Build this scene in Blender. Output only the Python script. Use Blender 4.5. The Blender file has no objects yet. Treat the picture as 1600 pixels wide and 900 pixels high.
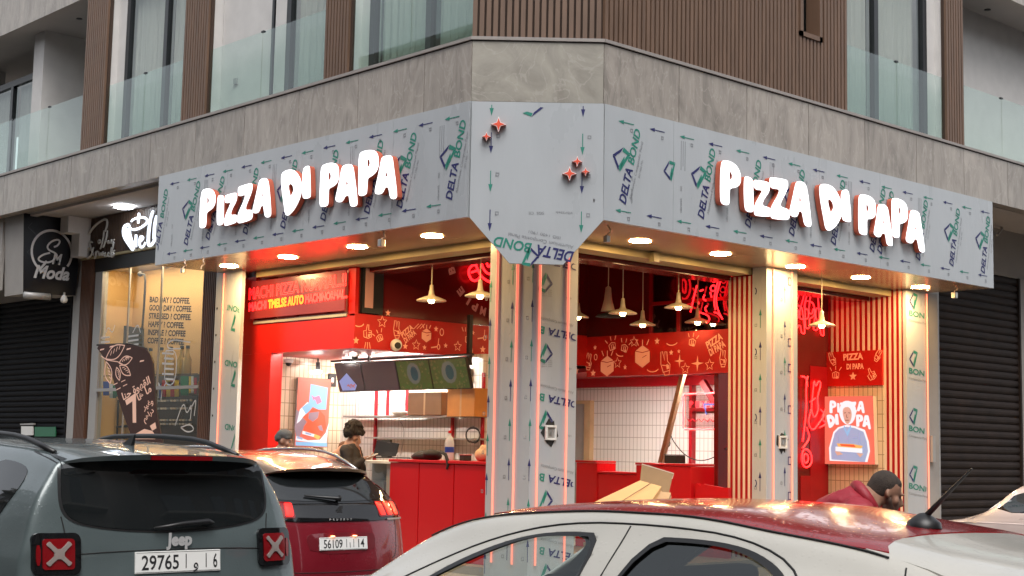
import bpy, bmesh, math, random
from mathutils import Vector, Matrix, noise
from mathutils.bvhtree import BVHTree
from mathutils.geometry import delaunay_2d_cdt, tessellate_polygon
R = math.radians
scene = bpy.context.scene
COL = scene.collection
random.seed(7)

# ------------------------------------------------------------------ camera
# X runs along the right-hand street front, Y along the left-hand one, the street corner is near the origin
FPX, PITCH, ROLL, AL = 2282.0, 0.1104, 0.021, 0.7445
_F = Vector((0, math.cos(PITCH), math.sin(PITCH)))
_U0 = Vector((0, -math.sin(PITCH), math.cos(PITCH)))
_R0 = Vector((1, 0, 0))
_R = math.cos(ROLL) * _R0 + math.sin(ROLL) * _U0
_U = -math.sin(ROLL) * _R0 + math.cos(ROLL) * _U0
_eu = Vector((math.cos(AL), math.sin(AL), 0)); _ev = Vector((-math.sin(AL), math.cos(AL), 0)); _ez = Vector((0, 0, 1))
def _loc(v): return Vector((v.dot(_eu), v.dot(_ev), v.dot(_ez)))
CF, CR, CU = _loc(_F), _loc(_R), _loc(_U)
CP = Vector((-10.471, -11.103, 1.6))
cd = bpy.data.cameras.new('camera'); cam = bpy.data.objects.new('camera', cd); COL.objects.link(cam)
cd.sensor_width = 36; cd.lens = FPX / 1600 * 36; cd.clip_end = 3000; cd.clip_start = 0.05
cam.matrix_world = Matrix(((CR.x, CU.x, -CF.x, CP.x), (CR.y, CU.y, -CF.y, CP.y), (CR.z, CU.z, -CF.z, CP.z), (0, 0, 0, 1)))
scene.camera = cam
# ------------------------------------------------------------------ light
SKY, SUN, EXPO = 0.138, 0.92, 0.95
world = bpy.data.worlds.new('World'); scene.world = world; world.use_nodes = True
wn = world.node_tree; bg = wn.nodes['Background']
sky = wn.nodes.new('ShaderNodeTexSky'); sky.sky_type = 'NISHITA'; sky.sun_disc = False
sky.sun_elevation = R(58); sky.sun_rotation = R(215); sky.air_density = 1.0; sky.dust_density = 3.0
hsv = wn.nodes.new('ShaderNodeHueSaturation'); hsv.inputs['Saturation'].default_value = 0.22
wn.links.new(sky.outputs[0], hsv.inputs['Color']); wn.links.new(hsv.outputs[0], bg.inputs['Color'])
bg.inputs['Strength'].default_value = SKY
sl = bpy.data.lights.new('sun', 'SUN'); sl.energy = SUN; sl.angle = R(40); sl.color = (1.0, 0.97, 0.93)
so = bpy.data.objects.new('sun', sl); COL.objects.link(so)
_sd = Vector((-0.55, -0.75, 1.6)).normalized()
so.rotation_euler = _sd.to_track_quat('Z', 'Y').to_euler()
scene.view_settings.view_transform = 'Standard'; scene.view_settings.look = 'None'
scene.view_settings.exposure = EXPO; scene.view_settings.gamma = 1
scene.cycles.use_denoising = True
scene.cycles.max_bounces = 8; scene.cycles.transparent_max_bounces = 24
scene.cycles.sample_clamp_indirect = 6
scene.cycles.caustics_reflective = False; scene.cycles.caustics_refractive = False

# ------------------------------------------------------------------ pixel -> real plane
def ray(x, y):
    return (CF * FPX + CR * (x - 800) - CU * (y - 450)).normalized()
def hit(x, y, p, n):
    d = ray(x, y); p = Vector(p); n = Vector(n)
    return CP + d * ((p - CP).dot(n) / d.dot(n))
def HU(x, y, u): return hit(x, y, (u, 0, 0), (1, 0, 0))
def HV(x, y, v): return hit(x, y, (0, v, 0), (0, 1, 0))
def HZ(x, y, z): return hit(x, y, (0, 0, z), (0, 0, 1))
def proj(p):
    q = Vector(p) - CP
    return (800 + FPX * q.dot(CR) / q.dot(CF), 450 - FPX * q.dot(CU) / q.dot(CF))
class Fr:
    def __init__(s, o, ex, ey=(0, 0, 1)):
        s.o = Vector(o); s.ex = Vector(ex).normalized(); s.ey = Vector(ey).normalized(); s.n = s.ex.cross(s.ey)
    def p(s, x, y, d=0.0): return s.o + s.ex * x + s.ey * y + s.n * d
    def px(s, x, y, d=0.0):
        h = hit(x, y, s.o + s.n * d, s.n) - s.o
        return Vector((h.dot(s.ex), h.dot(s.ey)))
def FRU(u): return Fr((u, 0, 0), (0, -1, 0))          # faces the camera, x grows to the right in the picture
def FRV(v): return Fr((0, v, 0), (1, 0, 0))

# ------------------------------------------------------------------ materials
def mat(name, col, rough=0.6, metal=0.0, emit=None, es=0.0, spec=0.5, coat=0.0, var=0.0, vscale=4.0, bump=0.0, bscale=40.0, stretch=(1, 1, 1), trans=0.0, alpha=1.0):
    m = bpy.data.materials.new(name); m.use_nodes = True
    nt = m.node_tree; b = nt.nodes['Principled BSDF']
    b.inputs['Base Color'].default_value = (*col, 1); b.inputs['Roughness'].default_value = rough
    b.inputs['Metallic'].default_value = metal; b.inputs['Specular IOR Level'].default_value = spec
    b.inputs['Coat Weight'].default_value = coat; b.inputs['Coat Roughness'].default_value = 0.04
    b.inputs['Transmission Weight'].default_value = trans; b.inputs['Alpha'].default_value = alpha
    if emit: b.inputs['Emission Color'].default_value = (*emit, 1); b.inputs['Emission Strength'].default_value = es
    if var or bump:
        tc = nt.nodes.new('ShaderNodeTexCoord'); mp = nt.nodes.new('ShaderNodeMapping'); mp.inputs['Scale'].default_value = stretch
        nt.links.new(tc.outputs['Object'], mp.inputs[0])
    if var:
        n = nt.nodes.new('ShaderNodeTexNoise'); n.inputs['Scale'].default_value = vscale; n.inputs['Detail'].default_value = 6
        nt.links.new(mp.outputs[0], n.inputs['Vector'])
        r = nt.nodes.new('ShaderNodeMapRange'); r.inputs['From Min'].default_value = .3; r.inputs['From Max'].default_value = .7
        r.inputs['To Min'].default_value = 1 - var; r.inputs['To Max'].default_value = 1 + var
        nt.links.new(n.outputs[0], r.inputs[0])
        mx = nt.nodes.new('ShaderNodeVectorMath'); mx.operation = 'SCALE'; mx.inputs[0].default_value = col
        nt.links.new(r.outputs[0], mx.inputs['Scale']); nt.links.new(mx.outputs[0], b.inputs['Base Color'])
        rr = nt.nodes.new('ShaderNodeMapRange'); rr.inputs['To Min'].default_value = max(0, rough - .12); rr.inputs['To Max'].default_value = rough + .12
        nt.links.new(n.outputs[0], rr.inputs[0]); nt.links.new(rr.outputs[0], b.inputs['Roughness'])
    if bump:
        n2 = nt.nodes.new('ShaderNodeTexNoise'); n2.inputs['Scale'].default_value = bscale; n2.inputs['Detail'].default_value = 4
        nt.links.new(mp.outputs[0], n2.inputs['Vector'])
        bp = nt.nodes.new('ShaderNodeBump'); bp.inputs['Strength'].default_value = bump; bp.inputs['Distance'].default_value = 0.02
        nt.links.new(n2.outputs[0], bp.inputs['Height']); nt.links.new(bp.outputs[0], b.inputs['Normal'])
    return m
def glass(name, tint, refl=0.08, rough=0.0):
    m = bpy.data.materials.new(name); m.use_nodes = True; nt = m.node_tree; nt.nodes.clear()
    o = nt.nodes.new('ShaderNodeOutputMaterial'); t = nt.nodes.new('ShaderNodeBsdfTransparent'); t.inputs[0].default_value = (*tint, 1)
    g = nt.nodes.new('ShaderNodeBsdfGlossy'); g.inputs['Roughness'].default_value = rough; g.inputs[0].default_value = (.9, .95, .95, 1)
    f = nt.nodes.new('ShaderNodeFresnel'); f.inputs[0].default_value = 1.5
    a = nt.nodes.new('ShaderNodeMath'); a.operation = 'ADD'; a.inputs[1].default_value = refl; a.use_clamp = True
    x = nt.nodes.new('ShaderNodeMixShader'); nt.links.new(f.outputs[0], a.inputs[0])
    ge = nt.nodes.new('ShaderNodeNewGeometry'); iv = nt.nodes.new('ShaderNodeMath'); iv.operation = 'SUBTRACT'; iv.inputs[0].default_value = 1; nt.links.new(ge.outputs['Backfacing'], iv.inputs[1])
    mu = nt.nodes.new('ShaderNodeMath'); mu.operation = 'MULTIPLY'; nt.links.new(a.outputs[0], mu.inputs[0]); nt.links.new(iv.outputs[0], mu.inputs[1]); nt.links.new(mu.outputs[0], x.inputs[0])
    nt.links.new(t.outputs[0], x.inputs[1]); nt.links.new(g.outputs[0], x.inputs[2]); nt.links.new(x.outputs[0], o.inputs[0])
    return m
def stone_mat(name, base, vein, dark, vertical=True):
    m = mat(name, base, .38, bump=.08, bscale=12); nt = m.node_tree; b = nt.nodes['Principled BSDF']
    tc = nt.nodes.new('ShaderNodeTexCoord'); mp = nt.nodes.new('ShaderNodeMapping')
    mp.inputs['Scale'].default_value = (2.6, 2.6, .75) if vertical else (1.2, 1.2, 1.2)
    ge = nt.nodes.new('ShaderNodeNewGeometry'); sc = nt.nodes.new('ShaderNodeMath'); sc.operation = 'MULTIPLY'; sc.inputs[1].default_value = 37.0
    nt.links.new(ge.outputs['Random Per Island'], sc.inputs[0]); av = nt.nodes.new('ShaderNodeVectorMath'); av.operation = 'ADD'
    nt.links.new(tc.outputs['Object'], av.inputs[0]); nt.links.new(sc.outputs[0], av.inputs[1]); nt.links.new(av.outputs[0], mp.inputs[0])
    w = nt.nodes.new('ShaderNodeTexNoise'); w.inputs['Scale'].default_value = 1.6; w.inputs['Detail'].default_value = 9; w.inputs['Roughness'].default_value = .62; w.inputs['Distortion'].default_value = 1.4
    nt.links.new(mp.outputs[0], w.inputs['Vector'])
    cr = nt.nodes.new('ShaderNodeValToRGB'); e = cr.color_ramp.elements
    e[0].position = .30; e[0].color = (*dark, 1); e[1].position = .72; e[1].color = (*[c * 1.25 for c in base], 1)
    k = cr.color_ramp.elements.new(.5); k.color = (*base, 1)
    nt.links.new(w.outputs[0], cr.inputs[0])
    w2 = nt.nodes.new('ShaderNodeTexNoise'); w2.inputs['Scale'].default_value = 1.25; w2.inputs['Detail'].default_value = 5; w2.inputs['Distortion'].default_value = 2.2
    nt.links.new(mp.outputs[0], w2.inputs['Vector'])
    s = nt.nodes.new('ShaderNodeMath'); s.operation = 'SUBTRACT'; s.inputs[1].default_value = .5; nt.links.new(w2.outputs[0], s.inputs[0])
    ab = nt.nodes.new('ShaderNodeMath'); ab.operation = 'ABSOLUTE'; nt.links.new(s.outputs[0], ab.inputs[0])
    mr = nt.nodes.new('ShaderNodeMapRange'); mr.inputs['From Min'].default_value = 0; mr.inputs['From Max'].default_value = .020; mr.inputs['To Min'].default_value = .5; mr.inputs['To Max'].default_value = 0
    nt.links.new(ab.outputs[0], mr.inputs[0])
    mx = nt.nodes.new('ShaderNodeMix'); mx.data_type = 'RGBA'; nt.links.new(mr.outputs[0], mx.inputs[0])
    nt.links.new(cr.outputs[0], mx.inputs[6]); mx.inputs[7].default_value = (*vein, 1); br = nt.nodes.new('ShaderNodeMapRange'); br.inputs['To Min'].default_value = .90; br.inputs['To Max'].default_value = 1.10; nt.links.new(ge.outputs['Random Per Island'], br.inputs[0])
    vm = nt.nodes.new('ShaderNodeVectorMath'); vm.operation = 'SCALE'; nt.links.new(mx.outputs[2], vm.inputs[0]); nt.links.new(br.outputs[0], vm.inputs['Scale'])
    nt.links.new(vm.outputs[0], b.inputs['Base Color'])
    return m
def tile_mat(name, col, grout, w=.085, h=.205):
    m = mat(name, col, .22); nt = m.node_tree; b = nt.nodes['Principled BSDF']
    tc = nt.nodes.new('ShaderNodeTexCoord'); sp = nt.nodes.new('ShaderNodeSeparateXYZ'); nt.links.new(tc.outputs['Object'], sp.inputs[0])
    ad = nt.nodes.new('ShaderNodeMath'); ad.operation = 'ADD'; nt.links.new(sp.outputs[0], ad.inputs[0]); nt.links.new(sp.outputs[1], ad.inputs[1])
    outs = []
    for src, sz in ((ad.outputs[0], w), (sp.outputs[2], h)):
        d = nt.nodes.new('ShaderNodeMath'); d.operation = 'DIVIDE'; d.inputs[1].default_value = sz; nt.links.new(src, d.inputs[0])
        f = nt.nodes.new('ShaderNodeMath'); f.operation = 'FRACT'; nt.links.new(d.outputs[0], f.inputs[0])
        l = nt.nodes.new('ShaderNodeMath'); l.operation = 'LESS_THAN'; l.inputs[1].default_value = .011 / sz; nt.links.new(f.outputs[0], l.inputs[0]); outs.append(l)
    mxm = nt.nodes.new('ShaderNodeMath'); mxm.operation = 'MAXIMUM'; nt.links.new(outs[0].outputs[0], mxm.inputs[0]); nt.links.new(outs[1].outputs[0], mxm.inputs[1])
    mx = nt.nodes.new('ShaderNodeMix'); mx.data_type = 'RGBA'; nt.links.new(mxm.outputs[0], mx.inputs[0])
    mx.inputs[6].default_value = (*col, 1); mx.inputs[7].default_value = (*grout, 1); nt.links.new(mx.outputs[2], b.inputs['Base Color'])
    return m

M = {}
M['stone'] = stone_mat('taupe_stone', (.32, .285, .25), (.46, .42, .375), (.22, .195, .17))
M['stone2'] = stone_mat('taupe_stone_flat', (.30, .28, .24), (.42, .39, .35), (.22, .20, .17), False)
M['coping'] = mat('stone_coping', (.30, .27, .25), .5, var=.1)
M['dark_gap'] = mat('dark_gap', (.03, .028, .026), .8)
M['wood'] = mat('brown_slat', (.155, .092, .060), .5, var=.18, vscale=9, stretch=(1, 1, .15))
M['wood_back'] = mat('brown_slat_backing', (.05, .028, .018), .8)
M['white_wall'] = mat('white_render', (.62, .60, .58), .8, var=.05, bump=.05)
M['ceiling'] = mat('grey_white_ceiling', (.42, .39, .37), .75, var=.06, vscale=2)
M['frame'] = mat('dark_window_frame', (.018, .02, .023), .35)
M['curtain'] = mat('pale_curtain', (.52, .52, .48), .9)
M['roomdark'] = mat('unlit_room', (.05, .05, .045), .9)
M['pane'] = glass('window_glass', (.88, .90, .89), .04)
M['balglass'] = glass('green_balcony_glass', (.84, .91, .88), .06)
M['film'] = mat('grey_protective_film', (.43, .455, .475), .30, var=.05, vscale=2, bump=.55, bscale=2.6, stretch=(1, 1, .35), spec=.4)
M['filmedge'] = mat('panel_edge', (.12, .12, .12), .5)
M['navy'] = mat('navy_print', (.018, .02, .12), .5)
M['green'] = mat('green_print', (.02, .22, .16), .5)
M['grey_print'] = mat('grey_print', (.24, .25, .27), .6)
M['soffit'] = mat('bronze_soffit', (.36, .27, .19), .24, .2)
M['pelmet'] = mat('olive_shutter_box', (.34, .28, .15), .5, var=.08)
M['downlight'] = mat('warm_downlight', (1, .9, .6), .5, emit=(1, .63, .27), es=180)
M['trimring'] = mat('downlight_ring', (.35, .30, .22), .4)
M['letterface'] = mat('lit_letter_face', (.9, .9, .9), .5, emit=(.96, .97, 1), es=.85)
M['letterside'] = mat('orange_letter_side', (.50, .11, .06), .6, emit=(1, .22, .12), es=.0)
M['red'] = mat('red_panel', (.50, .013, .010), .34, spec=.4, var=.10, vscale=2.5, bump=.04, bscale=6)
M['red_deep'] = mat('deep_red_panel', (.35, .005, .010), .36, spec=.4, var=.12, vscale=3)
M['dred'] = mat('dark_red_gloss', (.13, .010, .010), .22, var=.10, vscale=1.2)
M['cream'] = mat('cream_stripe', (.74, .60, .46), .5)
M['tile'] = tile_mat('white_tile', (.74, .73, .70), (.42, .40, .37))
M['tile_beige'] = tile_mat('beige_tile', (.66, .52, .38), (.30, .22, .15))
M['neon'] = mat('red_neon', (1, .1, .1), .4, emit=(1, .010, .014), es=2.6)
M['neon_or'] = mat('orange_neon', (1, .3, .1), .4, emit=(1, .22, .02), es=3)
M['neon_soft'] = mat('salmon_light_strip', (1, .4, .3), .4, emit=(1, .17, .12), es=.50)
M['doodle'] = mat('salmon_print', (.85, .36, .20), .5, emit=(1, .35, .2), es=.10)  # faint glow put into the print, which is no lamp
M['black'] = mat('black_plastic', (.012, .012, .013), .38)
M['matblack'] = mat('matt_black', (.018, .017, .017), .8)
M['shutter'] = mat('brown_black_shutter', (.024, .017, .015), .65, .0, spec=.18, var=.35, vscale=3, bump=.2, bscale=2.5)
M['shutter_l'] = mat('black_shutter', (.005, .005, .007), .7, spec=.15)
M['concrete'] = mat('grey_wall', (.32, .30, .28), .8, var=.07, vscale=2.5, bump=.1, bscale=20)
M['alu'] = mat('grey_aluminium', (.36, .35, .34), .45, .2)
M['asphalt'] = mat('wet_asphalt', (.045, .045, .047), .35, var=.25, vscale=1.2, bump=.4, bscale=60)
M['paving'] = mat('beige_paving', (.30, .25, .19), .4, var=.12, vscale=2)
M['kerb'] = mat('kerb_stone', (.28, .27, .26), .7, var=.1)
M['white'] = mat('white_plastic', (.75, .75, .73), .4)
M['metal'] = mat('brushed_metal', (.55, .53, .50), .3, .9)
M['lampcream'] = mat('cream_enamel', (.66, .58, .42), .4)
M['bulb'] = mat('warm_bulb', (1, .9, .6), .5, emit=(1, .70, .30), es=30)
M['coollight'] = mat('white_ceiling_light', (1, 1, 1), .5, emit=(1, .93, .86), es=12)
M['cardboard'] = mat('cardboard', (.46, .29, .15), .85, var=.10, vscale=3)
M['woodpole'] = mat('raw_timber', (.26, .16, .09), .75, var=.2, vscale=8)
M['skin'] = mat('brown_skin', (.33, .175, .115), .5, var=.08, vscale=14)
M['skin2'] = mat('tan_skin', (.36, .19, .12), .5, var=.06, vscale=14)
M['hair'] = mat('dark_hair', (.014, .010, .008), .75, bump=.9, bscale=120)
M['stubble'] = mat('cropped_hair', (.060, .043, .033), .8, bump=.8, bscale=220, var=.3, vscale=30)
M['cap'] = mat('grey_knit', (.10, .10, .095), .9, bump=.5, bscale=150)
M['jacket_dark'] = mat('dark_jacket', (.022, .018, .017), .8, bump=.3, bscale=20)
M['hood_brown'] = mat('brown_hood', (.10, .038, .016), .85, bump=.3, bscale=25)
M['jacket_red'] = mat('maroon_jacket', (.30, .013, .026), .55, bump=.35, bscale=14)
M['jeans'] = mat('dark_trousers', (.03, .035, .05), .85)
M['eye'] = mat('eye_white', (.22, .20, .19), .3)

# ------------------------------------------------------------------ objects
def tag(o, label=None, cat=None, group=None, kind=None):
    if label: o['label'] = label
    if cat: o['category'] = cat
    if group: o['group'] = group
    if kind: o['kind'] = kind
    return o
def thing(name, label, cat, loc=(0, 0, 0), rz=0.0, group=None):
    o = bpy.data.objects.new(name, None); COL.objects.link(o); o.empty_display_size = .2
    o.location = loc; o.rotation_euler = (0, 0, rz)
    return tag(o, label, cat, group)
def link(name, me, parent=None, local=False):
    """mesh given in world coordinates unless local; the parent's transform is undone so it stays there"""
    o = bpy.data.objects.new(name, me); COL.objects.link(o)
    if parent is not None:
        o.parent = parent
        if not local:
            pm = Matrix.Identity(4); q = parent; ch = []
            while q is not None: ch.append(q); q = q.parent
            for q in reversed(ch): pm = pm @ Matrix.LocRotScale(q.location, q.rotation_euler, q.scale)
            o.matrix_basis = pm.inverted()
    return o
class MB:
    def __init__(s): s.v = []; s.f = []; s.m = []; s.mats = []
    def mi(s, m):
        if m not in s.mats: s.mats.append(m)
        return s.mats.index(m)
    def add(s, vs, fs, m):
        k = len(s.v); i = s.mi(m); s.v += [tuple(v) for v in vs]
        for f in fs: s.f.append(tuple(a + k for a in f)); s.m.append(i)
        return s
    def box(s, x0, x1, y0, y1, z0, z1, m):
        if x0 > x1: x0, x1 = x1, x0
        if y0 > y1: y0, y1 = y1, y0
        if z0 > z1: z0, z1 = z1, z0
        v = [(x, y, z) for x in (x0, x1) for y in (y0, y1) for z in (z0, z1)]
        return s.add(v, [(0, 1, 3, 2), (4, 6, 7, 5), (0, 4, 5, 1), (2, 3, 7, 6), (0, 2, 6, 4), (1, 5, 7, 3)], m)
    def fbox(s, F, x0, x1, y0, y1, d0, d1, m):
        v = [F.p(x, y, d) for x in (x0, x1) for y in (y0, y1) for d in (d0, d1)]
        return s.add(v, [(0, 1, 3, 2), (4, 6, 7, 5), (0, 4, 5, 1), (2, 3, 7, 6), (0, 2, 6, 4), (1, 5, 7, 3)], m)
    def quad(s, a, b, c, d, m): return s.add([a, b, c, d], [(0, 1, 2, 3)], m)
    def poly(s, F, outer, holes, d, m, depth=0.0, side=None):
        """filled outline in frame F at distance d, with thickness going back"""
        loops = [outer] + list(holes)
        tris = tessellate_polygon([[Vector((a, b, 0)) for a, b in l] for l in loops])
        flat = [q for l in loops for q in l]
        s.add([F.p(a, b, d) for a, b in flat], [tuple(t) for t in tris], m)
        if depth:
            for l in loops:
                n = len(l); vs = [F.p(a, b, d) for a, b in l] + [F.p(a, b, d - depth) for a, b in l]
                s.add(vs, [(i, (i + 1) % n, (i + 1) % n + n, i + n) for i in range(n)], side or m)
            s.add([F.p(a, b, d - depth) for a, b in flat], [tuple(reversed(t)) for t in tris], side or m)
        return s
    def tube(s, pts, r, m, n=8, closed=False, caps=True):
        P = [Vector(p) for p in pts]; N = len(P); rr = r if isinstance(r, (list, tuple)) else [r] * N
        vs = []; prev = None
        for i, p in enumerate(P):
            if closed: t = (P[(i + 1) % N] - P[i - 1])
            else: t = P[min(i + 1, N - 1)] - P[max(i - 1, 0)]
            t = t.normalized() if t.length > 1e-9 else Vector((0, 0, 1))
            a = prev - t * prev.dot(t) if prev is not None else t.orthogonal()
            if a.length < 1e-6: a = t.orthogonal()
            a.normalize(); prev = a; b = t.cross(a)
            vs += [p + (a * math.cos(2 * math.pi * k / n) + b * math.sin(2 * math.pi * k / n)) * rr[i] for k in range(n)]
        fs = []
        for i in range(N if closed else N - 1):
            j = (i + 1) % N
            fs += [(i * n + k, i * n + (k + 1) % n, j * n + (k + 1) % n, j * n + k) for k in range(n)]
        if caps and not closed: fs += [tuple(range(n))[::-1], tuple((N - 1) * n + k for k in range(n))]
        return s.add(vs, fs, m)
    def lathe(s, prof, c, m, n=24, cap=False):
        c = Vector(c); vs = []
        for r, z in prof: vs += [c + Vector((r * math.cos(2 * math.pi * k / n), r * math.sin(2 * math.pi * k / n), z)) for k in range(n)]
        fs = []
        for i in range(len(prof) - 1): fs += [(i * n + k, i * n + (k + 1) % n, (i + 1) * n + (k + 1) % n, (i + 1) * n + k) for k in range(n)]
        if cap: fs += [tuple(range(n))[::-1], tuple((len(prof) - 1) * n + k for k in range(n))]
        return s.add(vs, fs, m)
    def ribbon(s, F, pts, w, d, m, closed=False):
        P = [Vector(p) for p in pts]; N = len(P); L = []; 
        for i in range(N):
            a = P[i - 1] if (i > 0 or closed) else P[i]; b = P[(i + 1) % N] if (i < N - 1 or closed) else P[i]
            t = (b - a); t = t.normalized() if t.length > 1e-9 else Vector((1, 0))
            nn = Vector((-t.y, t.x)) * w / 2; L += [P[i] + nn, P[i] - nn]
        vs = [F.p(q.x, q.y, d) for q in L]
        k = N if closed else N - 1
        return s.add(vs, [(2 * i, 2 * i + 1, 2 * ((i + 1) % N) + 1, 2 * ((i + 1) % N)) for i in range(k)], m)
    def build(s, name, parent=None, smooth=False, bevel=0, local=False):
        me = bpy.data.meshes.new(name); me.from_pydata(s.v, [], s.f)
        for m in s.mats: me.materials.append(m)
        me.polygons.foreach_set('material_index', s.m)
        if smooth: me.shade_smooth()
        me.update(); o = link(name, me, parent, local)
        if bevel:
            b = o.modifiers.new('bevel', 'BEVEL'); b.width = bevel; b.segments = 2; b.limit_method = 'ANGLE'
        return o
def part(name, parent, fn, smooth=False, bevel=0, label=None):
    mb = MB(); fn(mb); o = mb.build(name, parent, smooth, bevel)
    if label: o['label'] = label
    return o
def ap(l0):                     # evaluated copy of an object with modifiers -> mesh
    dg = bpy.context.evaluated_depsgraph_get(); dg.update()
    me = bpy.data.meshes.new_from_object(l0.evaluated_get(dg)); return me
def copy_tree(o, loc=None, rz=None, label=None):
    c = o.copy(); COL.objects.link(c)
    if loc is not None: c.location = loc
    if rz is not None: c.rotation_euler = (0, 0, rz)
    if label: c['label'] = label
    for ch in list(o.children):
        k = ch.copy(); COL.objects.link(k); k.parent = c; k.matrix_parent_inverse = ch.matrix_parent_inverse
        for g in list(ch.children):
            h = g.copy(); COL.objects.link(h); h.parent = k; h.matrix_parent_inverse = g.matrix_parent_inverse
    return c
def chaikin(pts, n=2, closed=True):
    P = [Vector(p) for p in pts]
    for _ in range(n):
        Q = []; N = len(P)
        if not closed: Q.append(P[0])
        for i in range(N if closed else N - 1):
            a, b = P[i], P[(i + 1) % N]; Q += [a * .75 + b * .25, a * .25 + b * .75]
        if not closed: Q.append(P[-1])
        P = Q
    return P
_tc = {}
def textmesh(s, bold=0.0, shear=0.0):
    k = (s, bold, shear)
    if k in _tc: return _tc[k]
    c = bpy.data.curves.new('t', 'FONT'); c.body = s; c.size = 1; c.offset = bold; c.shear = shear; c.resolution_u = 3; c.fill_mode = 'FRONT'
    o = bpy.data.objects.new('t', c); COL.objects.link(o)
    dg = bpy.context.evaluated_depsgraph_get(); dg.update()
    me = bpy.data.meshes.new_from_object(o.evaluated_get(dg))
    v = [(p.co.x, p.co.y) for p in me.vertices]; f = [tuple(p.vertices) for p in me.polygons]
    bpy.data.objects.remove(o); bpy.data.curves.remove(c); bpy.data.meshes.remove(me)
    if not v: v = [(0, 0)]; f = []
    x0 = min(a for a, b in v); x1 = max(a for a, b in v); y0 = min(b for a, b in v); y1 = max(b for a, b in v)
    _tc[k] = (v, f, x0, x1, y0, y1); return _tc[k]
def put_text(mb, F, s, a, b, m, d=.003, h=None, bold=0.0, shear=0.0, flip=False, clip=None):
    """text in frame F whose baseline runs from a to b (frame metres); h = cap height"""
    v, f, x0, x1, y0, y1 = textmesh(s, bold, shear); a = Vector(a); b = Vector(b)
    L = (b - a).length; t = (b - a) / L; n = Vector((-t.y, t.x)); sx = L / max(x1 - x0, 1e-6); sy = sx if h is None else h / max(y1, 1e-6)
    if flip: n = -n
    pts = [a + t * ((x - x0) * sx) + n * (y * sy) for x, y in v]
    fs = f
    if clip: fs = [q for q in f if all(clip[0] <= pts[i].x <= clip[1] and clip[2] <= pts[i].y <= clip[3] for i in q)]
    mb.add([F.p(p.x, p.y, d) for p in pts], fs, m)
# ================================================================== the setting
def struct(name, fn, **k):
    mb = MB(); fn(mb); o = mb.build(name, None, **k); o['kind'] = 'structure'; return o
def pave(m):
    P = [(-1.5, 60), (-1.5, -.6), (-1.36, -1.1), (-1.0, -1.4), (-.5, -1.5), (60, -1.5), (60, 60)]
    n = len(P); vs = [(x, y, .12) for x, y in P] + [(x, y, -.1) for x, y in P]
    m.add(vs, [tuple(range(n))[::-1]], M['paving'])
    for i in range(n): m.add([vs[i], vs[(i + 1) % n], vs[(i + 1) % n + n], vs[i + n]], [(0, 1, 2, 3)], M['kerb'])
struct('road', lambda m: m.quad((-900, -900, 0), (900, -900, 0), (900, 900, 0), (-900, 900, 0), M['asphalt']))
struct('pavement', pave)
def kerb(m):
    P = [(-1.65, 60), (-1.65, -.65), (-1.5, -1.2), (-1.08, -1.55), (-.55, -1.65), (60, -1.65)]
    Q = [(-1.502, 60), (-1.502, -.6), (-1.362, -1.1), (-1.0, -1.402), (-.5, -1.502), (60, -1.502)]
    for i in range(5):
        a, b, c, d = P[i], P[i + 1], Q[i + 1], Q[i]
        m.add([(*a, 0), (*b, 0), (*c, 0), (*d, 0), (*a, .125), (*b, .125), (*c, .125), (*d, .125)], [(0, 1, 5, 4), (4, 5, 6, 7), (1, 2, 6, 5), (3, 0, 4, 7)], M['kerb'])
struct('kerb', kerb)
struct('shop_floor', lambda m: (m.box(1.12, 9.6, 1.12, 8.2, .10, .22, M['paving'])))

FL, FRt = FRU(0.0), FRV(0.0)
FC = Fr((0, 1.006, 0), (1.092, -1.006, 0))
ZT, ZB, ZF = 6.157, 5.47, 4.154           # top and bottom of the stone band, bottom of the canopy
VL, UR = 7.91, 9.55                        # ends of the canopy
bld = thing('apartment_building', 'corner apartment building with taupe stone band, brown slats and green glass balconies', 'building', (0, 0, 0))
def slabs(F, x0, x1, w, mt):
    def fn(m):
        x = x0; g = .0055
        while x < x1 - .05:
            e = min(x + w, x1)
            if x1 - e < .3: e = x1
            m.fbox(F, x + g, e - g, ZB, ZT - .001, -.18, 0, mt); x = e
        m.fbox(F, x0, x1, ZB + .02, ZT - .03, -.26, -.012, M['dark_gap'])
    return fn
part('stone_band', bld, slabs(FL, -30, -1.006, 1.28, M['stone']))
part('stone_band', bld, slabs(FC, 0, 1.4848, 1.4848, M['stone2']))
part('stone_band', bld, slabs(FRt, 1.092, 30, 1.28, M['stone']))
def coping(m):
    for F, a, b in ((FL, -30, -1.0), (FC, -.01, 1.49), (FRt, 1.087, 30)):
        m.fbox(F, a, b, ZT, ZT + .012, -.3, .002, M['dark_gap']); m.fbox(F, a, b, ZT + .013, ZT + .05, -.3, .022, M['coping'])  # thin dark strip paints the shadow line under the coping
part('coping', bld, coping)
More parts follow.
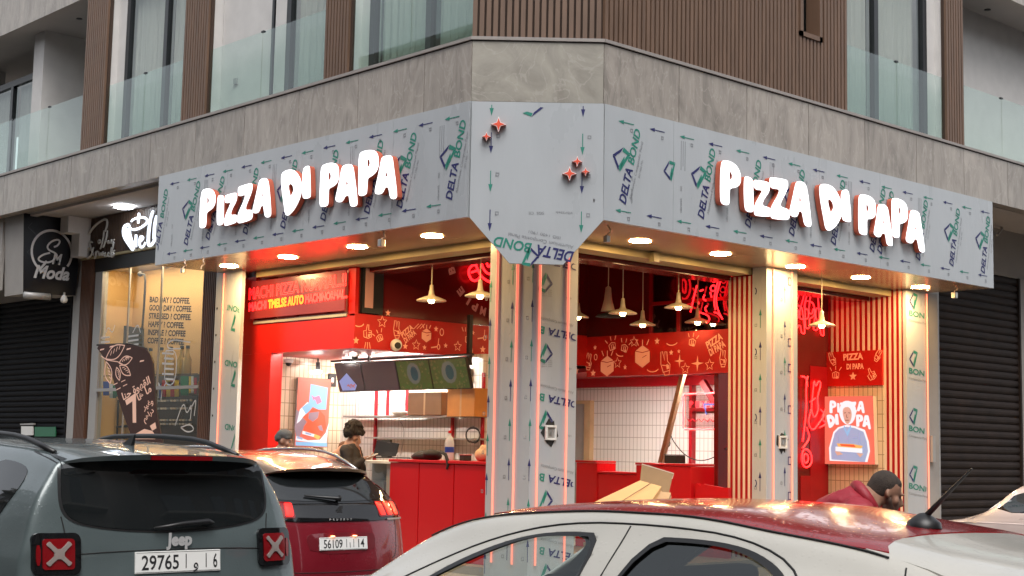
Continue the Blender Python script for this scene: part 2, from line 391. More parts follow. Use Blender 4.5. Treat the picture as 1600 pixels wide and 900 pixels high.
# upper storey -------------------------------------------------------
ZG0, ZG1, ZU = ZT + .05, 7.15, 8.76
def slats(F, x0, x1, z0, z1, pitch, depth=.03, skip=None):
    def fn(m):
        def bar(a, b, c, e, d0, d1, mt):
            m.fbox(F, a, b, c, e, d0, d1, mt)
        if skip:
            s0, s1, sz = skip
            bar(x0, s0, z0, z1, -.09, -depth - .01, M['wood_back']); bar(s1, x1, z0, z1, -.09, -depth - .01, M['wood_back']); bar(s0, s1, z0, sz, -.09, -depth - .01, M['wood_back'])
        else: bar(x0, x1, z0, z1, -.09, -depth - .01, M['wood_back'])
        n = max(2, round((x1 - x0) / pitch)); p = (x1 - x0) / n
        for i in range(n):
            a = x0 + i * p; b = a + p * .66
            zz = z1
            if skip and b > skip[0] - .03 and a < skip[1] + .03: zz = skip[2] - .04
            bar(a, b, z0, zz, -depth - .008, 0, M['wood'])
    return fn
ZW = 9.4
WF = [(-10.53, -9.80), (-7.40, -6.73), (-3.87, -3.355)]
for a, b in WF:
    part('slat_cladding', bld, slats(FL, a, b, ZG0, ZW, .066))
    part('pier', bld, lambda m: (m.fbox(FL, a + .012, b - .012, ZG0, ZW, -1.9 if a < -10 else -.30, -.0905, M['white_wall'])))
part('slat_cladding', bld, slats(FC, .0, 1.47, ZG0, ZW, .078))
part('slat_cladding', bld, slats(FRt, 1.10, 5.83, ZG0, ZW, .078, skip=(4.76, 5.20, 7.07)))
part('slat_cladding', bld, slats(FRt, 8.33, 8.82, ZG0, ZW, .066))
part('pier', bld, lambda m: (m.fbox(FRt, 8.342, 8.808, ZG0, ZW, -1.9, -.0905, M['white_wall'])))
def slot(m):
    F = FRt; w = M['wood']
    m.fbox(F, 4.74, 4.80, 7.03, ZW, -.20, .02, w); m.fbox(F, 5.16, 5.22, 7.03, ZW, -.20, .02, w); m.fbox(F, 4.74, 5.22, 7.03, 7.09, -.20, .02, w)
    for i in range(4): m.fbox(F, 4.83 + i * .085, 4.87 + i * .085, 7.09, ZW, -.30, -.24, w)
    m.fbox(F, 4.80, 5.16, 7.09, ZW, -.34, -.31, M['wood_back'])
part('slot_window', bld, slot)
part('pier', bld, lambda m: (m.box(.21, .27, 1.1, 3.30, ZW - .6, ZW, M['wood_back']), m.fbox(FRt, 1.12, 5.80, ZG0, ZW, -.5, -.36, M['roomdark'])))
# walls behind the balconies
part('balcony_floor', bld, lambda m: (m.box(.19, 4.0, 1.0, 30, ZT - .25, ZT + .02, M['ceiling']), m.box(1.1, 30, .19, 4.0, ZT - .25, ZT + .018, M['ceiling'])))
part('upper_slab', bld, lambda m: (m.box(.02, 4, 10.53, 30, ZU, ZU + .3, M['ceiling']), m.box(8.82, 30, .02, 4, ZU, ZU + .3, M['ceiling'])))
part('stone_band', bld, lambda m: m.fbox(FL, -30, -10.53, ZU, ZU + 1.2, -.02, .0, M['stone']))
part('stone_band', bld, lambda m: m.fbox(FRt, 8.82, 30, ZU, ZU + 1.2, -.02, .0, M['stone']))
def curtain(m, F, x0, x1, z0, z1, d, amp=.022, wl=.13):
    n = int((x1 - x0) / .018) + 2; vs = []
    for i in range(n):
        x = x0 + (x1 - x0) * i / (n - 1); dd = d + amp * math.sin(x / wl * 6.28 + 1.3 * math.sin(x * 5)) + .3 * amp * math.sin(x * 90)
        vs += [F.p(x, z0, dd), F.p(x, z1, dd)]
    m.add(vs, [(2 * i, 2 * i + 2, 2 * i + 3, 2 * i + 1) for i in range(n - 1)], M['curtain'])
def window(F, x0, x1, z0, z1, d, mull=(), cur=True, parent=bld, fw=.07, room=True):
    def fr(m):
        k = M['frame']
        m.fbox(F, x0, x0 + fw, z0, z1, d - .09, d, k); m.fbox(F, x1 - fw, x1, z0, z1, d - .09, d, k)
        m.fbox(F, x0 + fw, x1 - fw, z0, z0 + fw, d - .09, d - .002, k); m.fbox(F, x0 + fw, x1 - fw, z1 - fw * 1.6, z1, d - .09, d - .002, k)
        for q in mull: m.fbox(F, q - .05, q + .05, z0 + fw, z1 - fw * 1.6, d - .085, d - .004, k)
    w = part('window', parent, fr)
    part('pane', w, lambda m: m.fbox(F, x0 + fw, x1 - fw, z0 + fw, z1 - fw, d - .055, d - .045, M['pane']))
    if cur: 
        def cu(m):
            e = [x0 + fw] + list(mull) + [x1 - fw]
            for i in range(len(e) - 1): curtain(m, F, e[i] + .02, e[i + 1] - .04, z0 + .05, z1 - .1, d - .17)
        part('curtain', w, cu)
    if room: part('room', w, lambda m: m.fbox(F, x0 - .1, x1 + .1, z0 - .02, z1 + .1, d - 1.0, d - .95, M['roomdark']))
    return w
# left front: windows between the slat piers
DW = -.19
def wx(F, x, y=100): return F.px(x, y, DW).x
def win3(F, xo, xp, xf, xm, x1, lab=None):
    w = window(F, wx(F, xo), x1, ZG0, 8.72, DW, tuple(wx(F, q) for q in ((xf,) + ((xm,) if xm else ()))), fw=.05)
    part('jamb_panel', w, lambda m: m.fbox(F, wx(F, xp), wx(F, xf) - .055, ZG0 + .06, 8.6, -.066 + DW, -.012 + DW, M['white_wall']))  # white strip set into the window between outer frame and first bar
win3(FL, 172, 175, 197, 256, -7.32)
win3(FL, 422, 427, 448, None, -3.80)
win3(FL, 545, 553, 579, 667, -.95)
part('wall', bld, lambda m: (m.fbox(FL, -6.73, wx(FL, 421), ZG0, ZW, -1.0, DW - .05, M['white_wall']), m.fbox(FL, -9.82, wx(FL, 172) - .005, ZG0, ZW, -.35, -.12, M['white_wall']),
    m.fbox(FL, -3.37, wx(FL, 545) - .005, ZG0, ZW, -.35, -.12, M['white_wall']), m.fbox(FL, -9.8, -1.0, 8.73, ZW, -.35, -.14, M['white_wall'])))
# deep balcony far left
def deepL(m):
    w = M['white_wall']
    m.fbox(FL, -11.05, -10.53, ZG0, ZU, -1.75, -1.55, w); m.fbox(FL, -11.6, -11.05, 8.15, ZU, -1.75, -1.55, w)
    m.fbox(FL, -14.6, -11.6, ZG0, ZU, -1.75, -1.55, w); m.fbox(FL, -13.35, -12.95, ZG0, ZU, -1.54, -.4, w)
part('wall', bld, deepL)
window(FL, -11.6, -11.05, ZG0, 8.15, -1.60, ())
window(FL, -16.4, -13.5, ZG0, 8.25, -.7, (-14.9,))
part('wall', bld, lambda m: m.fbox(FL, -22, -16.4, ZG0, ZU, -1.2, -.6, M['white_wall']))
# right front
_w = window(FRt, 5.9, wx(FRt, 1473), ZG0, 8.72, DW, (wx(FRt, 1370), wx(FRt, 1446)), fw=.05)
part('jamb_panel', _w, lambda m: m.fbox(FRt, wx(FRt, 1446) + .055, wx(FRt, 1466), ZG0 + .06, 8.6, DW - .066, DW - .012, M['white_wall']))
part('wall', bld, lambda m: (m.fbox(FRt, 5.83, 5.9, ZG0, ZW, -.35, DW - .02, M['white_wall']), m.fbox(FRt, wx(FRt, 1473) + .005, 8.35, ZG0, ZW, -.35, -.12, M['white_wall']),
    m.fbox(FRt, 5.83, 8.82, 8.73, ZW, -.35, -.14, M['white_wall'])))
window(FRt, 9.0, 10.05, ZG0, 8.30, -.75, (9.7,))
part('wall', bld, lambda m: (m.fbox(FRt, 10.05, 16, ZG0, ZU, -1.2, -.73, M['white_wall']), m.fbox(FRt, 8.82, 10.05, 8.30, ZU, -1.2, -.73, M['white_wall']), m.fbox(FRt, 8.82, 9.0, ZG0, 8.30, -1.2, -.73, M['white_wall'])))
part('ceiling_spot', bld, lambda m: m.lathe([(0, 0), (.05, 0), (.05, .03)], HZ(124, 30, ZU - .012), M['frame'], 14))
part('ceiling_spot', bld, lambda m: m.lathe([(0, 0), (.05, 0), (.05, .03)], HZ(1543, 16, ZU - .012), M['frame'], 14))
# balcony glass
def bal(F, x0, x1):
    o = part('glass_railing', bld, lambda m: m.fbox(F, x0, x1, ZG0 - .02, ZG1, -.062, -.050, M['balglass']))
    return o
for a, b in ((-16.2, -13.28), (-13.26, -11.86), (-11.84, -10.54), (-9.79, -8.61), (-8.59, -7.41), (-6.72, -5.40), (-5.38, -3.88), (-3.34, -2.18), (-2.16, -1.03)): bal(FL, a, b)
for a, b in ((5.85, 7.07), (7.09, 8.31), (8.84, 9.98), (10.0, 11.4), (11.42, 13)): bal(FRt, a, b)
def clips(m):
    for F, xs in ((FL, (-13.27, -11.85, -8.6, -5.39, -2.17)), (FRt, (7.08, 9.99, 11.41))):
        for x in xs: m.fbox(F, x - .03, x + .03, ZG1 - .012, ZG1 + .012, -.075, -.037, M['frame'])
part('railing_clips', bld, clips)
part('socket', bld, lambda m: m.fbox(FL, -6.36, -6.28, 6.62, 6.70, DW - .05, DW - .02, M['alu']))
# buildings across the street, behind the viewer: they shade the street and show in glass and paint
M['opp_wall'] = mat('pale_render_wall', (.34, .31, .27), .85, var=.08, vscale=.4); M['opp_mid'] = mat('grey_brown_wall', (.22, .20, .18), .8, var=.15, vscale=.5); M['opp_dark'] = mat('dark_brown_wall', (.11, .095, .085), .8, var=.15, vscale=.5)
def opposite(x0, x1, y0, y1, h, wm, label, face):
    t = thing('opposite_building', label, 'building', ((x0 + x1) / 2, (y0 + y1) / 2, 0), group='buildings across the street')
    part('wall', t, lambda m: m.box(x0, x1, y0, y1, 0, h, wm)); part('roof', t, lambda m: m.box(x0 - .2, x1 + .2, y0 - .2, y1 + .2, h + .01, h + .4, M['opp_wall']))
    def win(m):
        z = 4.2
        while z < h - 2:
            if face == 'y':
                x = x0 + 1
                while x < x1 - 1.6: m.box(x, x + 1.5, y1 + .01, y1 + .06, z, z + 1.7, M['carglassw']); x += 3.1
            else:
                y = y0 + 1
                while y < y1 - 1.6: m.box(x1 + .01, x1 + .06, y, y + 1.5, z, z + 1.7, M['carglassw']); y += 3.1
            z += 3.2
    part('windows', t, win)
    part('balconies', t, lambda m: [m.box(x0 + .5, x1 - .5, y1, y1 + .9, z, z + .15, M['opp_wall']) if face == 'y' else m.box(x1, x1 + .9, y0 + .5, y1 - .5, z, z + .15, M['opp_wall']) for z in (3.8, 7.0, 10.2, 13.4)])
M['carglassw'] = mat('dark_window_glass', (.02, .022, .025), .08, spec=.8)
opposite(4.6, 30, -34, -23, 19, M['opp_dark'], 'dark brown apartment block across the right-hand street', 'y')
opposite(-9.5, 1.6, -34, -23, 18, M['opp_mid'], 'grey brown apartment block facing the corner across the street', 'y')
opposite(-30, -10.2, -34, -23, 16, M['opp_wall'], 'pale apartment block across the crossing', 'y')
opposite(-34, -20, -20, 30, 15, M['opp_dark'], 'dark apartment block across the left-hand street', 'x')
# underside of the overhang and ground floor walls
def under(m):
    m.box(.19, 1.6, VL + .01, 30, ZB + .02, ZB + .06, M['ceiling']); m.box(UR + .01, 30, .19, 1.6, ZB + .02, ZB + .06, M['ceiling'])
    m.box(.30, .42, 8.2, 12.9, ZB - .03, ZB + .02, M['ceiling'])
part('overhang_ceiling', bld, under)
part('ground_wall', bld, lambda m: (m.box(10.0, 18, 1.30, 1.5, 4.70, ZB + .02, M['concrete']), m.box(12.79, 18, 1.28, 1.5, 0.1, 4.70, M['concrete']), m.box(9.60, 10.14, 1.26, 1.5, .1, 4.70, M['alu'])))
part('ground_wall', bld, lambda m: (m.box(1.32, 1.5, 12.9, 22, 4.2, ZB + .02, M['concrete']), m.box(1.32, 1.5, 16.4, 22, .1, 4.2, M['concrete'])))
part('wall_bracket', bld, lambda m: (m.box(.86, 1.30, 12.60, 12.90, 5.20, ZB + .015, M['white_wall']), m.box(1.08, 1.30, 12.60, 12.90, 4.80, 5.2, M['white_wall'])))
part('back_walls', bld, lambda m: (m.box(13.0, 13.2, 1.5, 20, .1, 5.4, M['roomdark']), m.box(1.5, 13.2, 20, 20.2, .1, 5.4, M['roomdark']), m.box(1.5, 13.2, 1.52, 20, 5.40, 5.46, M['roomdark'])))

# ------------------------------------------------------------------ canopy with film-covered panels
can = thing('shop_canopy', 'grey composite panel canopy wrapping the shop corner, protective film still on', 'canopy', (0, 0, ZF))
def tri_logo(m, F, c, s, ang, d=.0035, clip=None):
    """open delta mark: navy and green bars"""
    ca, sa = math.cos(ang), math.sin(ang)
    def q(pts, mt):
        P = [Vector((c[0] + (x * ca - y * sa) * s, c[1] + (x * sa + y * ca) * s)) for x, y in pts]
        if clip and not all(clip[0] <= p.x <= clip[1] and clip[2] <= p.y <= clip[3] for p in P): return
        m.add([F.p(p.x, p.y, d) for p in P], [tuple(range(len(P)))], mt)
    q([(-.5, -.05), (.02, .52), (-.06, .28), (-.34, -.05)], M['navy']); q([(-.5, -.07), (.0, -.55), (-.02, -.36), (-.34, -.07)], M['navy'])
    q([(.04, .52), (.50, .42), (.30, .30), (.0, .33)], M['green']); q([(.50, .40), (.10, -.60), (.10, -.25), (.33, .30)], M['green']); q([(.06, -.58), (-.02, -.34), (.18, .18), (.22, .05)], M['green'])
def arrow(m, F, x, y, ang, mt, L=.26, d=.0035, glyph=True):
    ca, sa = math.cos(ang), math.sin(ang)
    def T(a, b): return F.p(x + a * ca - b * sa, y + a * sa + b * ca, d)
    m.add([T(0, 0), T(-.088, .024), (T(-.088, -.024))], [(0, 1, 2)], mt); m.add([T(-.088, .005), T(-L, .005), T(-L, -.005), T(-.088, -.005)], [(0, 1, 2, 3)], mt)
    if glyph:
        k = M['grey_print']; gx, gy = -L + .02, .055
        for a, b, c2, e in ((0, 0, .04, .008), (0, .032, .04, .04), (0, 0, .008, .04), (.032, 0, .04, .03)):
            m.add([T(gx + a, gy + b), T(gx + c2, gy + b), T(gx + c2, gy + e), T(gx + a, gy + e)], [(0, 1, 2, 3)], k)
def brand_col(m, F, a, b, logo=True, clip=None, h=.115, side=1, d=.0035):
    """one column of the film's print, reading from a to b"""
    a = Vector(a); b = Vector(b); t = (b - a).normalized(); n = Vector((-t.y, t.x)); L = (b - a).length
    put_text(m, F, 'DELTA', a, a + t * L * .47, M['navy'], d, h, bold=.028, shear=.15, clip=clip)
    put_text(m, F, 'BOND', a + t * L * .53, b, M['green'], d, h * .92, bold=.022, shear=.1, clip=clip)
    o = -n * .075
    put_text(m, F, 'Aluminium Composite Panel', a + t * L * .10 + o, a + t * L * .88 + o, M['grey_print'], d, .035, clip=clip)
    o = -n * .135
    put_text(m, F, 'ISO 1400 1901', a + t * L * .42 + o, a + t * L * .66 + o, M['grey_print'], d, .028, clip=clip)
    if logo: tri_logo(m, F, a + t * L * .52 + n * .22, .27, math.atan2(t.y, t.x) - math.pi / 2, d, clip)
def film_side(F, x0, x1, cols, arrows_top, arrows_bot, nT, nB, first):
    def fn(m):
        clip = (x0 + .01, x1 - .01, ZF + .01, ZB - .01)
        for (a, b, lg) in cols: brand_col(m, F, F.px(*a), F.px(*b), lg, clip)
        for (p, q), n, dz in ((arrows_top, nT, 1), (arrows_bot, nB, 0)):
            A, B = F.px(*p), F.px(*q)
            for i in range(n):
                c = A.lerp(B, i / (n - 1)) if n > 1 else A
                if c.x + .3 < x1 and c.x > x0 + .02: arrow(m, F, c.x, c.y, math.pi, M['navy'] if (i + first) % 2 else M['green'], glyph=True)
        for i in range(int((x1 - x0) / .85)):
            x = x0 + .45 + i * .85
            for k in range(3):
                m.fbox(F, x + k * .035, x + .006 + k * .035, ZF + .75 + .05 * (k % 2), ZF + 1.1, .0, .0032, M['grey_print']) if i % 2 else None
            put_text(m, F, 'vibratek', (x + .02, ZF + .24), (x + .02, ZF + .42), M['grey_print'], .0034, .035, clip=clip)
            put_text(m, F, 'SGS', (x + .02, ZF + .50), (x + .02, ZF + .56), M['grey_print'], .0034, .03, clip=clip)
    return fn
def panels(F, joints):
    def fn(m):
        for a, b in zip(joints[:-1], joints[1:]): m.fbox(F, a + .002, b - .002, ZF, ZB - .004, -.05, .0, M['film'])
        m.fbox(F, joints[0] + .01, joints[-1] - .01, ZF + .012, ZB - .01, -.09, -.052, M['filmedge'])
    return fn
FLc = Fr(FL.p(0, 0, .018), FL.ex); FRc = Fr(FRt.p(0, 0, .018), FRt.ex); FCc = Fr(FC.p(0, 0, .026), FC.ex)
jl = [-VL] + [FLc.px(x, 300).x for x in (319, 612)] + [-1.0]
jr = [1.095] + [FRc.px(x, 300).x for x in (1052, 1280, 1375)] + [UR]
pl = part('fascia_panel', can, panels(FLc, jl)); pr_ = part('fascia_panel', can, panels(FRc, jr))
colsL = [((247, 392), (263, 296), False), ((293, 384), (314, 284), True), ((327, 376), (352, 277), False), ((386, 367), (405, 263), False), ((445, 358), (466, 250), True), ((508, 346), (530, 235), False),
         ((577, 335), (600, 220), False), ((628, 326), (652, 208), True), ((706, 313), (729, 188), True)]
colsR = [((977, 320), (1001, 205), True), ((1099, 343), (1118, 235), True), ((1172, 357), (1190, 253), True), ((1240, 370), (1258, 268), True), ((1305, 384), (1321, 284), False), ((1365, 395), (1384, 298), False), ((1377, 398), (1397, 302), False),
         ((1437, 408), (1450, 315), False), ((1489, 417), (1500, 328), True), ((1538, 428), (1547, 340), True)]
part('printed_film', pl, film_side(FLc, jl[0], jl[-1], colsL, ((266, 288), (695, 187)), ((261, 397), (706, 316)), 14, 15, 1))
def fr2(m):
    film_side(FRc, jr[0], jr[-1], colsR, ((966, 189), (1532, 330)), ((961, 328), (1528, 429)), 16, 16, 0)(m)
    tri_logo(m, FRc, FRc.px(1046, 266), .22, .1)
part('printed_film', pr_, fr2)
# pointed centre board
cb = [FCc.px(*p) for p in ((737.5, 158), (943.5, 162), (942.5, 344), (880, 413.5), (796, 411.5), (733.5, 339.5))]
cbo = [(p.x, min(p.y, ZB - .004)) for p in cb]
def cboard(m): m.poly(FCc, cbo[::-1], [], 0, M['film'], .05, M['filmedge'])
pc = part('fascia_panel', can, cboard)
def cfilm(m):
    F = FCc; q = F.px; dn = -math.pi / 2
    for (x, y, k) in ((768, 181, 'green'), (767, 240, 'navy'), (766, 300, 'green'), (765, 361, 'navy'), (911, 183, 'navy'), (910, 242, 'green'), (909, 303, 'navy'), (908, 364, 'green')):
        c = q(x, y); arrow(m, F, c.x, c.y, dn, M[k], L=.24 if y > 190 else .125, glyph=y > 190)
    clip = (.0, 1.47, 3.0, ZB - .01)
    a, b = q(897, 394), q(773, 369); t = (b - a).normalized(); n = Vector((-t.y, t.x)); L = (b - a).length
    put_text(m, F, 'DELTA', a, a + t * L * .46, M['navy'], .0035, .12, bold=.028, shear=.15)
    put_text(m, F, 'BOND', a + t * L * .53, b, M['green'], .0035, .11, bold=.022, shear=.1)
    o = -n * .07; put_text(m, F, 'Aluminium Composite Panel', a + t * L * .02 + o, a + t * L * .84 + o, M['grey_print'], .0035, .04)
    o = -n * .14; put_text(m, F, 'ISO 1400 1901', a + t * L * .2 + o, a + t * L * .6 + o, M['grey_print'], .0035, .03)
    c = q(829, 402); tri_logo(m, F, c, .20, math.pi); c = q(834, 167); tri_logo(m, F, c, .22, math.pi * .95, clip=clip)
    a, b = q(895, 331), q(868, 330); put_text(m, F, 'vibratek', a, b, M['grey_print'], .0035, .03)
    a, b = q(850, 331), q(826, 331); put_text(m, F, 'SGS  CE', a, b, M['grey_print'], .0035, .03)
part('printed_film', pc, cfilm)
def soff(m):
    s = M['soffit']; g = .003
    e = [1.06, 2.4, 4.0, 5.5, 7.0, VL - .0]
    # left arm, right arm, corner
    for a, b in zip([1.0, 2.35, 3.85, 5.35, 6.85], [2.35, 3.85, 5.35, 6.85, VL]): m.box(.055 - .018, 1.33, a + g, b - g, ZF + .002, ZF + .03, s)
    for a, b in zip([1.34, 2.9, 4.4, 5.9, 7.4, 8.9], [2.9, 4.4, 5.9, 7.4, 8.9, UR]): m.box(a + g, b - g, .037, 1.33, ZF + .002, ZF + .03, s)
    m.add([(.037, 1.0, ZF + .002), (1.092, .037, ZF + .002), (1.338, .037, ZF + .002), (1.338, 1.0, ZF + .002)], [(0, 3, 2, 1)], s)
    m.box(.037, 1.33, 1.0, VL, ZF + .2, ZF + .23, M['filmedge']); m.box(1.0, UR, .037, 1.33, ZF + .2, ZF + .23, M['filmedge'])
    m.box(.04, 1.33, VL - .02, VL, ZF + .004, ZB - .01, M['filmedge']); m.box(UR - .02, UR, .04, 1.33, ZF + .004, ZB - .01, M['film'])
part('soffit_panel', can, soff)
def pelm(m):
    k = M['pelmet']
    m.box(1.30, 1.62, 1.84, 7.27, 4.06, ZF + .001, k); m.box(1.84, 5.42, 1.30, 1.62, 4.06, ZF + .001, k); m.box(6.16, 8.86, 1.30, 1.62, 4.06, ZF + .001, k)
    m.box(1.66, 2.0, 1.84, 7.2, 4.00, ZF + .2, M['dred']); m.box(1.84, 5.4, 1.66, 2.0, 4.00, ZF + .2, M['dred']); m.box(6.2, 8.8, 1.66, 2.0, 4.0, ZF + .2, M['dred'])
part('shutter_box', can, pelm)
part('sensor', can, lambda m: m.box(3.33, 3.43, 1.22, 1.30, 4.02, 4.14, M['pelmet']))
# downlights
def downlight(x, y, label):
    p = HZ(x, y, ZF); t = thing('downlight', label, 'downlight', (p.x, p.y, ZF - .004), group='round downlights in the canopy underside')
    a = MB(); a.lathe([(.146, .003), (.145, -.009), (.134, -.009), (.132, .001)], (0, 0, 0), M['trimring'], 28); a.build('ring', t, local=True)
    b = MB(); b.lathe([(0.0, -.0075), (.08, -.0075), (.132, -.0075)], (0, 0, 0), M['downlight'], 28); b.build('diffuser', t, local=True)
for i, (x, y) in enumerate(((675, 368), (558, 385), (450, 401), (358, 415))):
    downlight(x, y, ['round warm downlight in the left soffit, nearest the pointed corner board', 'second warm downlight left of the pointed corner board', 'warm downlight over the red hatch sign on the left', 'warm downlight above the leftmost film-wrapped pillar'][i])
for i, (x, y) in enumerate(((1000, 376), (1126, 396), (1243, 416), (1345, 433), (1438, 448))):
    downlight(x, y, ['round warm downlight in the right soffit, nearest the pointed corner board', 'warm downlight in front of the red pizza slice neon', 'warm downlight at the top of the film-wrapped pillar on the right', 'warm downlight above the striped wall of the right bay', 'warm downlight above the rightmost film-wrapped pillar'][i])
# loose wires under the canopy
def wire(pts, label, r=.008, mt='bulb', lit=True):
    o = MB(); P = [HZ(x, y, z) for x, y, z in pts]; P = [P[0] + (p - P[0]) for p in P]
    return o
def dangler(x, y, F, drop, label, size=.05):
    """wire end left hanging from the canopy edge"""
    p = HZ(x, y, ZF); o = MB(); P = [p + Vector((.02 * math.sin(i * 1.9), .03 * math.sin(i * 1.3 + 1), -drop * i / 6)) for i in range(7)]
    o.tube(P, .009, M['cream'], 6); t = thing('hanging_wire', label, 'wire', p, group=None)
    o.build('wire', t); q = P[-1]; b = MB(); b.box(q.x - size / 2, q.x + size / 2, q.y - size / 2, q.y + size / 2, q.z - size * 1.3, q.z, M['metal']); b.build('connector', t, bevel=.008)
dangler(289, 405, FL, .13, 'short cable with a small connector hanging under the left end of the canopy')
dangler(1494, 444, FR if False else FRt, .12, 'short cable with a small connector hanging under the right end of the canopy', .07)
dangler(600, 361, FL, .10, 'crumpled strip of film and wire hanging under the left canopy edge', .07)
dangler(1452, 0 + 345 + 105, FRt, .02, 'stub of red cable beside the rightmost downlight', .02)
dangler(952, 352, FRt, .12, 'two small connectors hanging just right of the pointed corner board', .06)
dangler(318, 402, FL, .14, 'thin loose cable under the canopy left of the first pillar', .02)
# ================================================================== illuminated letter signs
def S1(P): return [(290 + x / 6, 220 + y / 6) for x, y in P]
def S2(P): return [(430 + x / 6, 220 + y / 6) for x, y in P]
LET = [
 (S1([(150,470),(175,452),(215,445),(250,460),(272,500),(276,560),(265,610),(235,645),(200,665),(190,690),(188,790),(175,812),(145,820),(128,805),(130,700),(138,560)]), [S1([(198,525),(213,532),(220,560),(212,590),(198,603),(195,560)])]),
 (S1([(300,520),(320,508),(345,512),(355,530),(352,640),(350,770),(335,788),(305,793),(292,775),(292,640)]), []),
 (S1([(366,520),(385,506),(455,486),(475,490),(478,520),(470,570),(430,640),(415,700),(465,690),(475,703),(472,760),(455,772),(375,798),(360,790),(362,740),(375,690),(420,590),(425,570),(385,585),(368,575)]), []),
 (S1([(490,440),(510,425),(600,398),(620,402),(622,450),(600,520),(565,600),(555,650),(610,645),(623,658),(622,720),(600,745),(500,775),(485,765),(485,710),(500,660),(550,550),(560,500),(510,520),(490,510)]), []),
 (S1([(700,360),(740,347),(765,360),(778,420),(790,560),(797,680),(790,710),(760,720),(740,705),(732,640),(725,605),(700,612),(690,650),(675,675),(640,680),(625,660),(640,590),(665,480),(685,390)]), [S1([(714,455),(719,480),(725,525),(703,533),(707,490)])]),
 (S2([(55,320),(75,290),(120,270),(165,270),(200,300),(230,350),(245,420),(240,500),(210,580),(170,650),(125,698),(105,700),(90,680),(80,600),(65,500),(55,400)]), [S2([(122,410),(145,400),(165,420),(172,460),(160,495),(138,528),(130,490),(120,440)])]),
 (S2([(258,260),(300,232),(318,240),(322,300),(325,400),(328,515),(318,535),(270,545),(255,525),(252,400)]), []),
 (S2([(430,240),(470,215),(530,203),(570,215),(590,250),(593,330),(580,390),(545,425),(500,445),(495,480),(493,590),(480,612),(435,620),(415,605),(415,500),(422,350)]), [S2([(494,300),(508,290),(522,318),(520,350),(505,372),(494,376)])]),
 (S2([(625,240),(665,220),(710,218),(728,250),(740,340),(755,450),(767,590),(755,612),(715,618),(700,600),(692,530),(685,510),(650,518),(640,545),(620,572),(585,576),(562,555),(570,510),(595,400),(612,300)]), [S2([(667,350),(675,378),(684,412),(656,417),(660,380)])]),
 (S2([(785,130),(810,100),(870,85),(920,88),(950,110),(963,160),(965,230),(945,290),(900,330),(865,348),(860,380),(855,480),(845,505),(800,520),(778,505),(778,400),(780,250)]), [S2([(858,178),(875,168),(888,195),(885,225),(872,248),(858,253)])]),
 (S2([(1000,150),(1040,138),(1080,135),(1095,160),(1105,240),(1120,350),(1138,510),(1130,540),(1095,548),(1075,530),(1065,460),(1055,430),(1025,438),(1010,475),(990,498),(950,502),(932,485),(940,430),(965,320),(985,210)]), [S2([(1038,270),(1046,300),(1052,335),(1023,338),(1030,300)])]),
]
ST = .125                                          # the letters stand this far off the boards
LM = []                                            # letters in metres on the left front
for o, hs in LET:
    LM.append(([tuple(FL.px(x, y, ST)) for x, y in o], [[tuple(FL.px(x, y, ST)) for x, y in h] for h in hs]))
CX = [sum(p[0] for p in o) / len(o) for o, h in LM]
lx0 = min(p[0] for p in LM[0][0]); lx1 = max(p[0] for p in LM[-1][0]); ly0 = min(p[1] for o, h in LM for p in o)
# same letters on the right-hand front: its own spacing and heights, read off each letter's box
RB = [(1126, 252, 1158, 322), (1163, 276, 1178, 331), (1178, 282, 1204, 339), (1203, 278, 1234, 344), (1234, 283, 1268, 352), (1281, 289, 1316, 361), (1315, 296, 1330, 346), (1342, 305, 1369, 368), (1366, 319, 1395, 382), (1394, 311, 1419, 373), (1416, 329, 1445, 392)]
RM = []
for (o, hs), (x0, y0, x1, y1) in zip(LM, RB):
    a0 = min(p[0] for p in o); a1 = max(p[0] for p in o); b0 = min(p[1] for p in o); b1 = max(p[1] for p in o)
    xm, ym = (x0 + x1) / 2, (y0 + y1) / 2
    L_ = FRt.px(x0, ym, ST).x; R_ = FRt.px(x1, ym, ST).x; T_ = FRt.px(xm, y0, ST).y; B_ = FRt.px(xm, y1, ST).y
    f = lambda p: (L_ + (p[0] - a0) / (a1 - a0) * (R_ - L_), B_ + (p[1] - b0) / (b1 - b0) * (T_ - B_))
    RM.append(([f(p) for p in o], [[f(p) for p in h] for h in hs]))
def sign(F, letters, label):
    t = thing('illuminated_sign', label, 'sign', F.p(letters[0][0][0][0], letters[0][0][0][1], 0), group='white lit letter signs on the canopy')
    for o, hs in letters:
        oo = chaikin(o, 2); hh = [chaikin(h, 1) for h in hs]
        if sum(a.x * b.y - b.x * a.y for a, b in zip(oo, oo[1:] + oo[:1])) < 0: oo = oo[::-1]
        a = MB(); a.poly(F, oo, hh, ST - .012, M['letterside'], ST - .05)
        l = a.build('letter', t)
        b = MB(); b.poly(F, oo, hh, ST, M['letterface'], .011, M['letterface']); b.build('letter_face', l)
    return t
sign(FL, LM, 'lit white PIZZA DI PAPA letters with orange sides on the left canopy front')
sign(FRt, RM, 'lit white PIZZA DI PAPA letters with orange sides on the right canopy front')
